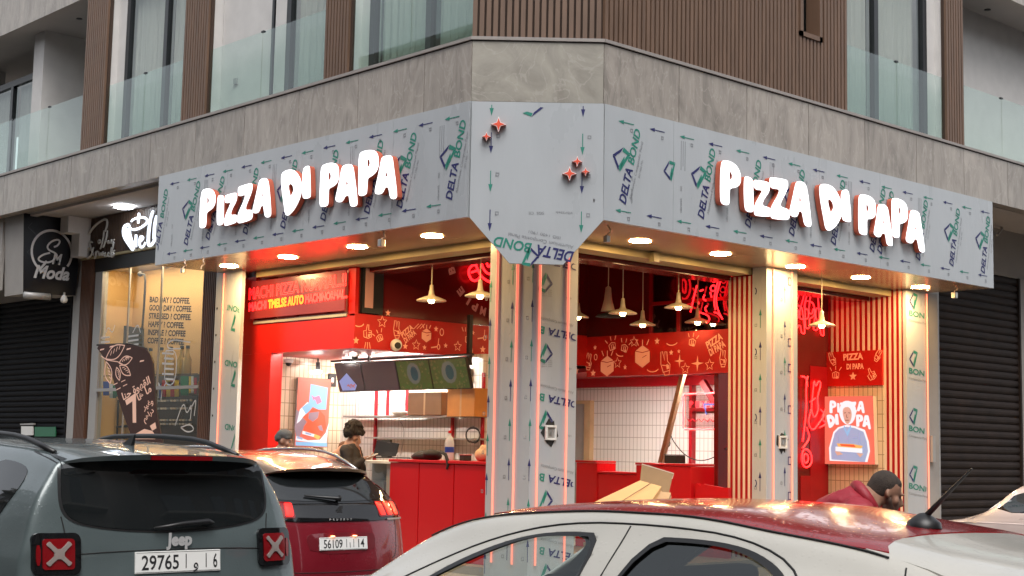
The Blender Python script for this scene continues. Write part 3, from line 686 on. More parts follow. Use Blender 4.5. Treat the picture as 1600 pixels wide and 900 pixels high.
# orange sparkles on the corner board
M['sparkface'] = mat('orange_red_face', (.55, .06, .025), .5, emit=(1, .10, .04), es=.12); M['sparkrim'] = mat('pale_rim', (.75, .70, .68), .5, emit=(1, 1, 1), es=.1)
def spark(x, y, r, label, d=.10):
    c = FC.px(x, y, d); pts = []
    for k in range(4):
        a = math.pi / 2 * k; pts += [(c.x + r * math.sin(a), c.y + r * 1.05 * math.cos(a)), (c.x + r * .38 * math.sin(a + .785) , c.y + r * .38 * math.cos(a + .785))]
    pts = pts[::-1]
    t = thing('sparkle_sign', label, 'sign', FC.p(c.x, c.y, 0), group='small sparkle signs on the corner board')
    a = MB(); a.poly(FC, pts, [], d, M['sparkrim'], d - .03, M['letterside']); a.build('box', t)
    q = [(c.x + (p[0] - c.x) * .80, c.y + (p[1] - c.y) * .80) for p in pts]
    b = MB(); b.poly(FC, q, [], d + .004, M['sparkface'], .003); b.build('face', t)
spark(779, 194, .085, 'largest orange sparkle sign, at the upper left of the corner board')
spark(760, 213, .050, 'small orange sparkle sign at the left edge of the corner board')
spark(902, 252, .058, 'white edged sparkle sign, topmost of the three on the right of the corner board')
spark(890, 271, .080, 'large orange sparkle sign with a dark surround right of the corner board centre')
spark(915, 268, .048, 'small orange sparkle sign nearest the right edge of the corner board')

# ================================================================== film-wrapped pillars
def led(parent, F, x, d=.018, z0=.30, z1=4.13, r=.013):
    part('light_strip', parent, lambda m: (m.tube([F.p(x, z0, d), F.p(x, z1, d)], r, M['neon_soft'], 8)))
def arrows_up(m, F, x, z0, z1, step, off=0, x_lim=None, flip=1, L=.26):
    z = z0 + off; i = 0
    while z < z1: arrow(m, F, x, z, math.pi / 2, M['green'] if i % 2 else M['navy'], L=L); z += step; i += 1
PF = 1.06
Pu, Pv = FRU(PF), FRV(PF)                 # the pillars' two street faces
p = thing('corner_pillar', 'square corner pillar under the pointed board, wrapped in printed film with four red light strips', 'pillar', (1.43, 1.43, .12))
cl = part('cladding', p, lambda m: m.box(PF, 1.80, PF, 1.80, .12, ZF + .001, M['film']))
def pf(m):
    F = Pv; L = F.px(842, 600).x; Rr = 1.80
    arrows_up(m, F, F.px(829, 600).x, .5, 4.0, .455, .1)
    for y in (405, 515, 620, 745, 860):
        a = F.px(896, y + 6); b = F.px(857, y - 3)
        c0 = (F.px(841, 600).x, 1.79, .13, 4.14)
        put_text(m, F, 'DELTA', a + (a - b) * .18, b, M['navy'], .0035, .085, bold=.028, shear=.15, clip=c0)
        e = F.px(851, y - 4); put_text(m, F, 'B', e, F.px(843, y - 6), M['green'], .0035, .085, bold=.022, clip=c0)
        a2, b2 = F.px(896, y - 8), F.px(845, y - 20); put_text(m, F, 'Aluminium Composite', a2, b2, M['grey_print'], .0035, .035, clip=c0)
        a2, b2 = F.px(893, y + 60), F.px(885, y + 59); put_text(m, F, 'vibra', a2, b2, M['grey_print'], .0035, .03)
        tri_logo(m, F, F.px(853, y + 38), .22, math.pi * .97)
        for k in range(4): put_text(m, F, 'ISO 1400', F.px(862, y + 48 + k * 3), F.px(846, y + 47 + k * 3), M['grey_print'], .0035, .012)
    F = Pu; arrows_up(m, F, F.px(798, 600).x, .3, 4.0, .455, .3)
    arrows_up(m, F, F.px(764, 600).x, .3, 4.0, .455, .12)
part('printed_film', cl, pf)
for F, xs in ((Pu, (772, 804)), (Pv, (837, 882))):
    for x in xs: led(p, F, F.px(x, 740).x)
def hole(parent, F, x, y, s=.11):
    c = F.px(x, y); 
    def rag(m):
        rnd = random.Random(3 + x); P = [(c.x + (s * 1.35 + rnd.uniform(-.03, .035)) * math.cos(a * .35), c.y + (s * 1.45 + rnd.uniform(-.03, .05)) * math.sin(a * .35)) for a in range(18)]
        m.poly(F, P, [], .006, M['matblack'], .004)
    part('ragged_hole', parent, rag)
    def bx(m):
        for a, b, q, w in ((-s, s, s * .72, s), (-s, s, -s, -s * .72), (-s, -s * .72, -s * .72, s * .72), (s * .72, s, -s * .72, s * .72)): m.fbox(F, c.x + a, c.x + b, c.y + q, c.y + w, -.03, .03, M['white'])
        m.fbox(F, c.x - s * .7, c.x + s * .7, c.y - s * .7, c.y + s * .7, .008, .012, M['concrete'])
        m.fbox(F, c.x - s * .25, c.x + s * .2, c.y - s * .4, c.y + s * .3, .012, .02, M['metal'])
    part('switch_box', parent, bx, bevel=.006)
hole(p, Pv, 859, 676, .085)
U2a, U2b = 5.441, 6.136
p = thing('square_pillar', 'film-wrapped square pillar between the striped wall and the right bay, with two red light strips', 'pillar', (5.79, 1.4, .12))
cl = part('cladding', p, lambda m: m.box(U2a, U2b, PF, 1.30, .12, ZF + .001, M['film']))
def pf2(m):
    F = Pv; arrows_up(m, F, F.px(1226, 600).x, .3, 4.0, .50, .15)
    for y in (440, 535, 575, 640, 720, 775):
        c = F.px(1233.5, y); m.ribbon(F, [(c.x + .03, c.y + .05), (c.x - .03, c.y + .05), (c.x - .03, c.y - .05), (c.x + .03, c.y - .05)], .018, .0035, M['navy'])
    G = FRU(U2a); arrows_up(m, G, G.px(1188, 600).x, .3, 4.0, .44, .2)
    for y in (455, 550, 652, 755):
        c = G.px(1179.5, y); m.ribbon(G, [(c.x + .03 * math.cos(a), c.y + .045 * math.sin(a)) for a in (-1.4, -.7, 0, .7, 1.4)], .014, .0035, M['navy'])
part('printed_film', cl, pf2)
for x in (1207, 1236): led(p, Pv, Pv.px(x, 600).x)
hole(p, Pv, 1222, 691, .085)
# narrow pillars at both ends
p = thing('end_pillar', 'narrow film-wrapped pillar between the coffee shop and the red column, one red light strip', 'pillar', (1.3, 7.6, .12))
cl = part('cladding', p, lambda m: (m.box(PF, 1.12, 7.27, 7.98, .12, ZF + .001, M['film']), m.box(1.121, 1.5, 7.82, 7.98, .12, 4.1, M['concrete'])))
def bons(F, xa, ys, rev):
    def fn(m):
        for y in ys:
            if rev:
                put_text(m, F, 'BOND', F.px(xa + 14, y + 2), F.px(xa - 10, y - 3), M['green'], .0035, .085, bold=.022, clip=rev)
                tri_logo(m, F, F.px(xa + 6, y + 27), .24, math.pi, clip=rev)
            else:
                put_text(m, F, 'DELTA BOND', F.px(xa - 50, y - 8), F.px(xa + 23, y + 8), M['green'], .0035, .085, bold=.022, clip=(F.px(xa - 12, y).x, 9.4, 0, 4.12))
                put_text(m, F, 'Composite Panel', F.px(xa - 10, y + 10), F.px(xa + 20, y + 16), M['grey_print'], .0035, .035)
                tri_logo(m, F, F.px(xa - 3, y - 22), .24, 0)
    return fn
Fe = Pu
part('printed_film', cl, bons(Fe, 362, (478, 565, 665), (-7.66, -7.28, .1, 4.1)))
led(p, Fe, Fe.px(350, 470).x)
part('edge_strip', p, lambda m: [m.fbox(Fe, Fe.px(340, 470).x - .012, Fe.px(340, 470).x + .012, z, z + .03, 0, .006, M['matblack']) for z in (1.6, 2.0, 2.4, 2.8, 3.2, 3.6)])
p = thing('end_pillar', 'narrow film-wrapped pillar at the right end beside the brown shutter, one red light strip', 'pillar', (9.2, 1.3, .12))
cl = part('cladding', p, lambda m: (m.box(8.88, 9.42, PF, 1.12, .12, ZF + .001, M['film']), m.box(9.42, 9.78, PF + .01, 1.5, .12, ZF + .001, M['concrete'])))
part('printed_film', cl, bons(Pv, 1430, (492, 582, 672, 762), None))
led(p, Pv, Pv.px(1448, 600).x)
part('junction_box', p, lambda m: m.fbox(Pv, Pv.px(1455, 697).x - .04, Pv.px(1455, 697).x + .04, 1.55, 1.95, .0, .05, M['alu']))

# ================================================================== roller shutters
def rshutter(F, x0, x1, z0, z1, mt, pitch, label, d=0):
    t = thing('roller_shutter', label, 'roller shutter', F.p((x0 + x1) / 2, z0, d))
    def fn(m):
        z = z0; n = int((z1 - z0) / pitch); p = (z1 - z0) / n
        prof = [(0, 0), (.012, .012), (.028, p * .3), (.030, p * .6), (.018, p * .88), (.0, p * .93), (0, p)]
        vs = []; fs = []
        rows = [(a, z0 + i * p + b) for i in range(n) for a, b in prof]
        for a, b in rows: vs += [F.p(x0, b, d + a), F.p(x1, b, d + a)]
        m.add(vs, [(2 * i, 2 * i + 1, 2 * i + 3, 2 * i + 2) for i in range(len(rows) - 1)], mt)
    part('slats', t, fn)
    part('guide_rail', t, lambda m: m.fbox(F, x0 - .05, x0, z0, z1, d - .02, d + .06, mt)); part('guide_rail', t, lambda m: m.fbox(F, x1, x1 + .05, z0, z1, d - .02, d + .06, mt))
    part('bottom_bar', t, lambda m: m.fbox(F, x0, x1, z0 - .08, z0, d - .01, d + .04, mt))
    return t
F13v, F13u = FRV(1.34), FRU(1.34)
rshutter(F13v, 10.14, 12.74, .2, 4.70, M['shutter'], .125, 'closed brown metal roller shutter right of the pizza shop')
rshutter(F13u, -16.3, -13.22, .2, 4.2, M['shutter_l'], .10, 'closed black roller shutter under the Moda sign on the far left')
t = thing('hook', 'small broken metal hook on the grey wall right of the canopy', 'hook', HV(1562, 358, 1.3))
part('arm', t, lambda m: m.tube([HV(1555, 352, 1.29), HV(1562, 353, 1.2), HV(1566, 357, 1.16), HV(1558, 368, 1.1)], .02, M['alu'], 6))

# ================================================================== interior of the pizza shop
shop = thing('shop_interior', 'red and white tiled pizza shop interior behind the pillars', 'shop interior', (4, 4, .22))
FU = FRU
FLR = .22
# red bulkhead band with doodles: three runs round the open corner
ZA0, ZA1, UB, VB, UC = 2.94, 3.385, 1.45, 5.0, 6.0
part('red_band', shop, lambda m: m.box(UB, 1.6, VB + .121, 7.8, ZA0, ZA1, M['red']))
bB = part('red_band', shop, lambda m: m.box(UB, UC, VB, VB + .12, ZA0, ZA1 + .03, M['red']))
bC = part('red_band', shop, lambda m: m.box(UC, UC + .12, 1.75, VB, 2.765, 3.395, M['red']))
part('mezzanine_floor', shop, lambda m: m.box(1.6, 3.6, VB + .12, 8.2, ZA0 + .04, ZA0 + .10, M['red_deep'])); part('mezzanine_floor', shop, lambda m: m.box(UC + .12, 8.2, 3.85, 8, 2.85, 2.91, M['red_deep']))
# walls above the band: dark red gloss
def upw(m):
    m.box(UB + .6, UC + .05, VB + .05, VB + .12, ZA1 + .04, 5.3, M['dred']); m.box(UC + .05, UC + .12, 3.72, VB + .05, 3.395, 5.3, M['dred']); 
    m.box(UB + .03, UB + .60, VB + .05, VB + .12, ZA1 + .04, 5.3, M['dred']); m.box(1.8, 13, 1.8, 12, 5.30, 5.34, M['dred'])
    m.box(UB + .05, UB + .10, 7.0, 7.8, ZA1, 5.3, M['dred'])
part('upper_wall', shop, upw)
M['mezglass'] = glass('mezzanine_glass', (.30, .12, .12), .10, .02)
part('mezzanine_window', shop, lambda m: (m.box(UC + .06, UC + .07, 1.75, 3.72, 3.40, 4.6, M['mezglass']),
    [m.box(UC + .03, UC + .09, v - .025, v + .025, 3.40, 4.6, M['red_deep']) for v in (2.1, 3.15, 3.70)], m.box(UC + .03, UC + .09, 1.75, 3.72, 3.82, 3.87, M['red_deep'])))
part('vertical_joints', shop, lambda m: [m.box(u, u + .012, VB + .035, VB + .05, ZA1 + .04, 5.2, M['red_deep']) for u in (4.7, 5.0, 5.45)])
# street-side hatch window above the left band, full of panes seen through red light
hat = part('hatch_window', shop, lambda m: (m.fbox(FU(UB), -7.80, -7.50, ZA1, 4.1, -.06, .0, M['red']), m.fbox(FU(UB), -5.17, -5.005, ZA1, 4.1, -.06, .0, M['red']), m.fbox(FU(UB), -7.50, -5.17, ZA1, ZA1 + .05, -.06, .02, M['alu']),
     m.fbox(FU(UB), -6.46, -6.42, ZA1 + .07, 4.1, -.06, .0, M['red_deep']), m.fbox(FU(UB), -5.72, -5.66, ZA1 + .07, 4.1, -.06, .0, M['red_deep'])))
M['hatchpane'] = mat('pink_lit_pane', (.52, .30, .28), .15, var=.25, vscale=1.8, stretch=(1, 1, .6), spec=.6)
part('pane', hat, lambda m: m.fbox(FU(UB), -7.50, -5.17, ZA1 + .05, 4.1, -.07, -.062, M['hatchpane']))
part('side_window', shop, lambda m: (m.box(1.56, 1.92, VB - .015, VB + .04, ZA1 + .05, 4.1, M['frame']), m.box(1.60, 1.74, VB - .025, VB - .016, ZA1 + .12, 4.05, M['hatchpane'])))
def dood_star(m, F, x, y, r, solid=False, four=False):
    n = 4 if four else 5; P = []
    for k in range(n):
        a = 2 * math.pi * k / n + random.uniform(-.05, .05); b = a + math.pi / n
        P += [(x + r * math.sin(a), y + r * math.cos(a)), (x + r * (.22 if four else .45) * math.sin(b), y + r * (.22 if four else .45) * math.cos(b))]
    if solid or four: m.poly(F, P[::-1], [], .004, M['doodle'])
    else: m.ribbon(F, P, .014, .004, M['doodle'], closed=True)
def dood_hand(m, F, x, y, s, a, kind=0):
    """line-drawn glove: 0 thumb up, 1 two fingers up, 2 thumb and rays"""
    ca, sa = math.cos(a), math.sin(a); T = lambda p: (x + (p[0] * ca - p[1] * sa) * s, y + (p[0] * sa + p[1] * ca) * s)
    L = []
    if kind == 0: L = [[(-.4, -.4), (-.45, .15), (-.15, .2), (-.05, .75), (.12, .75), (.12, .25), (.45, .2), (.45, -.35), (.1, -.5), (-.4, -.4)], [(.12, .05), (.42, .03)], [(.12, -.12), (.42, -.14)], [(-.1, -.45), (-.12, .1)]]
    elif kind == 1: L = [[(-.3, -.5), (-.4, .1), (-.25, .9), (-.1, .9), (-.02, .25), (.12, .85), (.28, .8), (.22, .15), (.4, -.1), (.3, -.5), (-.3, -.5)], [(-.3, .0), (.0, -.1), (.2, -.05)], [(-.25, -.5), (-.2, -.75), (.2, -.75), (.28, -.5)]]
    else: L = [[(-.35, -.3), (-.4, .2), (0, .35), (.4, .2), (.35, -.3), (-.35, -.3)], [(-.5, .45), (-.7, .8)], [(0, .55), (0, .95)], [(.45, .45), (.7, .8)], [(-.1, -.3), (-.1, .2)], [(.12, -.3), (.12, .2)]]
    for l in L: m.ribbon(F, [T(q) for q in l], .013, .004, M['doodle'])
    m.poly(F, [T(q) for q in ((.05, -.38), (.28, -.36), (.28, -.1), (.05, -.12))], [], .0045, M['doodle'])
def dood_box(m, F, x, y, s):
    H = [(x + s * math.sin(k * math.pi / 3), y + s * math.cos(k * math.pi / 3)) for k in range(6)]
    m.poly(F, H[::-1], [], .004, M['doodle'])
    m.ribbon(F, [H[5], (x, y + s * .35), H[1]], .012, .0055, M['red']); m.ribbon(F, [(x, y - s * .1), (x + s * .5, y + .1 * s)], .01, .0055, M['red'])
    for k in (-.5, 0, .5): m.ribbon(F, [(x + k * s, y + s * 1.0), (x + k * s * 1.5, y + s * 1.5)], .016, .004, M['doodle'])
def dood_smile(m, F, x, y, r, a0=-2.6, a1=-.5): m.ribbon(F, [(x + r * math.cos(a0 + (a1 - a0) * k / 8), y + r * .6 * math.sin(a0 + (a1 - a0) * k / 8)) for k in range(9)], .014, .004, M['doodle'])
def dood_circle(m, F, x, y, r): m.ribbon(F, [(x + r * .7 * math.cos(k * .63), y + r * math.sin(k * .63)) for k in range(10)], .013, .004, M['doodle'], closed=True)
def dood_cutter(m, F, x, y, s):
    dood_circle(m, F, x, y, .035); m.ribbon(F, [(x - .01, y + .03), (x, y + .12)], .012, .004, M['doodle']); m.ribbon(F, [(x - .03, y), (x - .14, y - .02)], .018, .004, M['doodle'])
def dood_words(m, F, x, y, s, a, m_=None):
    ca, sa = math.cos(a), math.sin(a)
    for w, dy in (('PIZZA', .0), ('DI PAPA', -.115 * s)):
        o = Vector((x - sa * dy, y + ca * dy)); put_text(m, F, w, o, o + Vector((ca, sa)) * .30 * s, m_ or M['doodle'], .0045, .10 * s, bold=.035)
def DB(m):                                  # doodles on the far band, seen left of the corner pillar
    F = FRV(VB); q = lambda x, y: F.px(x, y)
    for x, y, r, s in ((606, 489, .05, 1), (556, 532, .055, 1), (597, 503, .085, 0), (633, 541, .05, 1), (650, 539, .075, 0), (663, 543, .04, 1), (681, 514, .045, 1), (696, 540, .04, 1), (715, 541, .075, 0), (739, 520, .035, 1), (754, 546, .06, 1)):
        c = q(x, y); dood_star(m, F, c.x, c.y, r, s)
    c = q(574, 520); dood_hand(m, F, c.x, c.y, .15, .0, 0); c = q(593, 528); dood_hand(m, F, c.x, c.y, .13, .5, 2); c = q(574, 538); [m.ribbon(F, [(c.x + k * .03, c.y + .03), (c.x + k * .05, c.y - .06)], .012, .004, M['doodle']) for k in (-1, 0, 1)]
    c = q(620, 516); dood_hand(m, F, c.x, c.y, .15, .05, 1); c = q(629, 528); dood_words(m, F, c.x, c.y, .8, .65); c = q(666, 524); dood_box(m, F, c.x, c.y, .10)
    c = q(560, 504); dood_smile(m, F, c.x, c.y, .09, -2.2, -.2); c = q(690, 519); dood_circle(m, F, c.x, c.y, .05); c = q(735, 548); dood_circle(m, F, c.x, c.y, .055); c = q(685, 542); dood_cutter(m, F, c.x, c.y, 1); c = q(757, 528); dood_cutter(m, F, c.x, c.y, 1)
    c = q(732, 529); dood_hand(m, F, c.x, c.y, .14, -.05, 0); c = q(727, 518); [m.ribbon(F, [(c.x + k * .04, c.y), (c.x + k * .07, c.y + .06)], .012, .004, M['doodle']) for k in (-1, 0, 1)]
    for k in range(3): c = q(646 + 5 * k, 514); m.ribbon(F, [(c.x, c.y), (c.x + .09, c.y + .08)], .01, .004, M['doodle'])
part('doodle_print', bB, DB)
def DC(m):
    F = FU(UC); q = lambda x, y: F.px(x, y)
    for x, y, r, s in ((930, 543, .04, 1), (901, 579, .06, 1), (927, 583, .06, 1), (991, 534, .085, 0), (965, 567, .085, 0), (977, 574, .04, 1), (1027, 533, .055, 1), (1049, 551, .045, 1), (1061, 549, .035, 1), (1071, 576, .085, 0), (1109, 570, .085, 0)):
        c = q(x, y); dood_star(m, F, c.x, c.y, r, s)
    for x, y, r in ((1062, 564, .10), (1090, 568, .12)): c = q(x, y); dood_star(m, F, c.x, c.y, r, four=True)
    c = q(911, 545); dood_cutter(m, F, c.x, c.y, 1); c = q(957, 541); dood_hand(m, F, c.x, c.y, .17, .3, 2); c = q(976, 544); dood_hand(m, F, c.x, c.y, .16, -.3, 2); c = q(949, 572); dood_box(m, F, c.x, c.y, .16)
    c = q(920, 566); dood_hand(m, F, c.x, c.y, .16, -.1, 1); c = q(1040, 569); dood_hand(m, F, c.x, c.y, .22, .2, 1); c = q(1082, 535); dood_hand(m, F, c.x, c.y, .15, -.2, 2); c = q(1130, 561); dood_hand(m, F, c.x, c.y, .15, 0, 1)
    c = q(1050, 532); dood_smile(m, F, c.x, c.y, .12); c = q(1020, 573); dood_smile(m, F, c.x, c.y, .13); c = q(971, 550); dood_smile(m, F, c.x, c.y, .11, -2.9, -1.2); c = q(1106, 545); dood_words(m, F, c.x, c.y, 1.05, .45); c = q(931, 558); dood_circle(m, F, c.x, c.y, .045)
    c = q(1004, 557); dood_box(m, F, c.x, c.y, .17)
part('doodle_print', bC, DC)
# walls
part('tiled_wall', shop, lambda m: m.box(1.6, 3.6, 8.2, 8.3, FLR, 2.98, M['tile_beige']), label='beige tiled side wall')
part('tiled_wall', shop, lambda m: m.box(3.6, 3.7, 4.75, 8.2, FLR, 2.98, M['tile']), label='white tiled wall behind the shelves')
part('tiled_wall', shop, lambda m: (m.box(3.7, 7.8, 8.0, 8.1, FLR, 2.85, M['tile']), m.box(7.8, 7.9, 2.5, 8.0, FLR, 2.85, M['tile'])), label='white tiled wall of the right room')
part('side_column', shop, lambda m: (m.box(UB, 1.64, 7.02, 7.80, .12, ZA0 - .001, M['red']), m.box(1.642, 1.66, 7.03, 8.2, .12, ZA0 + .03, M['red_deep'])))
def stripes(m, F, x0, x1, z0, z1, n, d=.003, base=M['red_deep']):
    p = (x1 - x0) / n
    for i in range(n): m.fbox(F, x0 + i * p, x0 + i * p + p * .47, z0, z1, 0, d, M['cream'])
part('striped_wall', shop, lambda m: (m.box(5.475, 6.12, 1.302, 1.75, .12, 4.06, M['red_deep']), stripes(m, FU(5.475), -1.74, -1.31, .22, 4.05, 5)), label='red and cream striped wall beside the pillar')
UW, VW = 8.85, 2.45
part('side_wall', shop, lambda m: m.box(UW, UW + .02, 1.125, VW + .02, FLR, 5.3, M['red_deep']))
part('striped_wall', shop, lambda m: (stripes(m, FU(UW), -2.40, -1.44, 3.24, 4.4, 10), stripes(m, FU(UW), -1.44, -1.08, FLR, 4.3, 4)), label='red and cream striped wall of the right bay')
dp = part('doodle_panel', shop, lambda m: m.box(UW - .05, UW, 1.44, VW, 2.70, 3.24, M['red']))
def DP(m):
    F = FU(UW - .05); q = lambda x, y: F.px(x, y)
    c = q(1318, 563); put_text(m, F, 'PIZZA', c, q(1349, 561), M['doodle'], .0045, .10, bold=.04)
    c = q(1323, 577); put_text(m, F, 'DI PAPA', c, q(1350, 576), M['doodle'], .0045, .085, bold=.04)
    c = q(1333, 588); dood_star(m, F, c.x, c.y, .07, True); c = q(1301, 561); dood_hand(m, F, c.x, c.y, .13, .4, 1); c = q(1372, 556); dood_hand(m, F, c.x, c.y, .12, -.5, 1)
    c = q(1306, 586); dood_hand(m, F, c.x, c.y, .15, 0, 2); c = q(1362, 586); dood_hand(m, F, c.x, c.y, .15, .5, 0)
part('doodle_print', dp, DP)
part('tiled_wall', shop, lambda m: m.box(UW - .02, UW, 1.44, VW, FLR, 2.70, M['tile_beige']), label='beige tiled wall of the right bay')
part('gloss_wall', shop, lambda m: (m.box(UC + .13, UW, VW, VW + .08, FLR, 5.3, M['dred']), m.box(8.1, UW - .03, VW - .01, VW - .002, FLR, 1.30, M['red_deep']), m.box(8.35, UW - .03, VW - .012, VW - .004, FLR, 3.0, M['red_deep'])))
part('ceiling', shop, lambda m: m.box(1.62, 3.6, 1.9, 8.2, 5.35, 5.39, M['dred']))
# red frames / openings of the right room
part('wall_frame', shop, lambda m: (m.box(7.70, 7.80, 4.28, 4.34, FLR, 2.85, M['red_deep']), m.box(7.70, 7.79, 2.5, 4.28, 2.28, 2.33, M['red_deep']), m.box(7.70, 7.80, 3.02, 3.07, FLR, 2.85, M['red_deep']), m.box(7.68, 7.80, 2.5, 7.99, 2.70, 2.85, M['red_deep'])))
DV0, DV1 = HU(916, 650, 7.75).y, HU(925, 650, 7.75).y; M['woodlight'] = mat('light_timber', (.50, .36, .20), .7, var=.1)
part('doorway', shop, lambda m: (m.box(7.74, 7.795, DV0, 7.99, FLR, 2.42, M['concrete']), m.box(7.70, 7.80, DV1, DV0, FLR, 2.48, M['woodlight']), m.box(7.70, 7.80, DV0, 7.99, 2.42, 2.48, M['woodlight'])))
# diagonal braces of the stair behind
def brace(m, a, b, w=.07):
    m.tube([a, b], w, M['red_deep'], 4)
part('stair_brace', shop, lambda m: (brace(m, HU(1098, 596, 7.4), HU(1180, 735, 7.4)), brace(m, HU(1120, 590, 7.4), HU(1178, 640, 7.4), .05)))
# ================================================================== things in the shop
def pendant(x, y, z, r, label, plane_z=None):
    """shallow cone enamel shade on a long cord"""
    p = HZ(x, y, z); t = thing('pendant_lamp', label, 'pendant lamp', p, group='enamel pendant lamps in the pizza shop')
    a = MB(); a.lathe([(.014, .215), (.024, .21), (.030, .14), (.038, .09), (.05, .066), (r * .5, .052), (r * .97, .012), (r, .0), (r * .985, -.004), (r * .5, .040), (.04, .052)], (0, 0, 0), M['lampcream'], 32); a.build('lamp_shade', t, smooth=True, local=True)
    b = MB(); b.tube([(0, 0, .205), (0, 0, 5.3 - z)], .008, M['lampcream'], 6); b.build('cord', t, local=True)
    c = MB(); c.lathe([(.001, -.035), (.03, -.03), (.045, 0), (.035, .04), (.02, .07)], (0, 0, 0), M['bulb'], 16); c.build('bulb', t, smooth=True, local=True)
for x, y, z, r, l in ((674, 470, 3.55, .20, 'leftmost pendant lamp, alone in front of the dark red wall'), (750, 463, 3.55, .20, 'pendant lamp directly under the red neon hand, left of the corner pillar'),
    (973, 490, 3.52, .20, 'lit pendant lamp second from the corner pillar on its right'), (1004, 508, 3.45, .19, 'lowest lit pendant lamp just above the doodle band in front of the mezzanine window'),
    (1060, 481, 3.6, .20, 'highest lit pendant lamp, just left of the pizza slice neon'), (1090, 504, 3.5, .19, 'pendant lamp partly behind the ladder under the pizza slice neon'),
    (1284, 509, 3.45, .19, 'pendant lamp in the right bay in front of the striped wall'), (903, 496, 3.55, .16, 'pendant lamp mostly hidden by the right edge of the corner pillar')):
    pendant(x, y, z, r, l)
p = HZ(950, 490, 3.6); t = thing('pendant_lamp', 'pale socket of an unlit pendant lamp with a black shade, nearest the corner pillar', 'pendant lamp', p, group='enamel pendant lamps in the pizza shop')
a = MB(); a.lathe([(.014, .40), (.04, .38), (.06, .2), (.10, .05), (.105, .03), (.01, .03)], (0, 0, 0), M['lampcream'], 24); a.build('socket', t, smooth=True, local=True)
a = MB(); a.lathe([(.02, .03), (.2, -.02), (.23, -.05), (.2, -.03), (.02, .0)], (.03, -.03, -.0), M['matblack'], 24); a.build('lamp_shade', t, smooth=True, local=True)
a = MB(); a.tube([(0, 0, .39), (0, 0, 1.7)], .008, M['lampcream'], 6); a.build('cord', t, local=True)
def neon_lines(name, label, F, lines, r=.013, d=.05, mt='neon', px=True, back=None, group='red neon signs', ch=2):
    c = F.px(*lines[0][0]) if px else Vector(lines[0][0]); t = thing(name, label, 'neon sign', F.p(c.x, c.y, 0), group=group)
    m = MB()
    for l in lines:
        q = [F.px(*p) if px else Vector(p) for p in l]; cl = (q[0] - q[-1]).length < .01
        if cl: q = q[:-1]
        q = chaikin(q, ch, cl) if len(q) > 2 and ch else q
        m.tube([F.p(p.x, p.y, d) for p in q], r, M[mt], 6, closed=cl)
    m.build('neon_tube', t, smooth=True)
    if back: part('backing', t, back)
    return t
# neon hand with circular lettering, on the far wall
Fn = FRV(VB)
neon_lines('neon_sign', 'large red neon hand partly hidden by the left edge of the corner pillar', Fn, [[(753, 385), (748, 400), (749, 415), (756, 427), (764, 429), (772, 420)], [(758, 395), (764, 393), (767, 400), (764, 415), (758, 418), (757, 405), (758, 395)],
    [(732, 407), (738, 410), (743, 404)], [(738, 408), (742, 420), (748, 432), (758, 440), (768, 442)], [(741, 414), (733, 415), (728, 424), (731, 435), (737, 440), (744, 437), (748, 431)], [(733, 426), (742, 423)]], r=.018)
def circ(m):
    c = Fn.px(772, 398); r0 = (Fn.px(706, 398) - c).length
    for i, ch in enumerate('OB-ELPMIS TI'):
        a = math.pi * (1.0 + .055 + i * .062); e = c + Vector((math.cos(a), math.sin(a))) * r0; tg = Vector((math.sin(a), -math.cos(a)))
        if ch not in '- ': put_text(m, Fn, ch, e - tg * .055, e + tg * .055, M['letpink'], .008, .12, bold=.05)
M['letpink'] = mat('dull_pink_letters', (.40, .13, .10), .5, emit=(1, .3, .2), es=.05)  # slight glow put into the unlit letters' colour
t = thing('wall_lettering', 'ring of dull pink letters on the dark red wall behind the neon hand', 'lettering', Fn.p(3.6, 3.9)); part('letters', t, circ)
# pizza slice neon (on the mezzanine window)
Fs = FRU(UC - .02)
sl_ = [[(1099, 421), (1094, 432), (1100, 434), (1112, 436)], [(1091, 446), (1086, 466), (1081, 488)], [(1131, 428), (1126, 445), (1120, 468), (1124, 486), (1131, 499)], [(1127, 428), (1122, 446), (1117, 470), (1120, 484)],
       [(1099, 421), (1108, 424), (1118, 426), (1131, 428)], [(1105, 424), (1109, 428), (1107, 434), (1102, 432), (1102, 426), (1105, 424)], [(1117, 430), (1122, 434), (1120, 441), (1114, 440), (1113, 433), (1117, 430)], [(1117, 445), (1121, 450), (1119, 455), (1113, 455), (1112, 449), (1117, 445)],
       [(1096, 455), (1101, 453)], [(1103, 461), (1100, 467), (1105, 470)], [(1107, 478), (1103, 482), (1106, 487)], [(1090, 486), (1098, 489), (1109, 493), (1111, 500), (1106, 505)], [(1112, 457), (1114, 465)], [(1093, 472), (1094, 475)], [(1130, 497), (1124, 490), (1118, 488)]]
neon_lines('neon_sign', 'red neon pizza slice with round toppings behind the ladder top', Fs, sl_, r=.012, d=.03)
# PIZZA PAPA neon outline on the dark wall of the right bay
Fw = FRV(VW)
def letters_to(F, idx, x0, x1, y0, y1):
    """letter outlines squeezed into a box given by pixel corners"""
    a = F.px(x0, y1); b = F.px(x1, y0); o = [LM[i][0] for i in idx]; X0 = min(p[0] for l in o for p in l); X1 = max(p[0] for l in o for p in l); Y0 = min(p[1] for l in o for p in l); Y1 = max(p[1] for l in o for p in l)
    return [[(a.x + (p[0] - X0) / (X1 - X0) * (b.x - a.x), a.y + (p[1] - Y0) / (Y1 - Y0) * (b.y - a.y)) for p in l] for l in o]
ls = letters_to(Fw, (0, 1, 2, 3, 4), 1206, 1276, 442, 494) + letters_to(Fw, (7, 8, 9, 10), 1222, 1283, 474, 518)
neon_lines('neon_sign', 'red neon pizza lettering high in the right bay, cut off by the film-wrapped pillar', Fw, [l + [l[0]] for l in ls], r=.011, px=False)
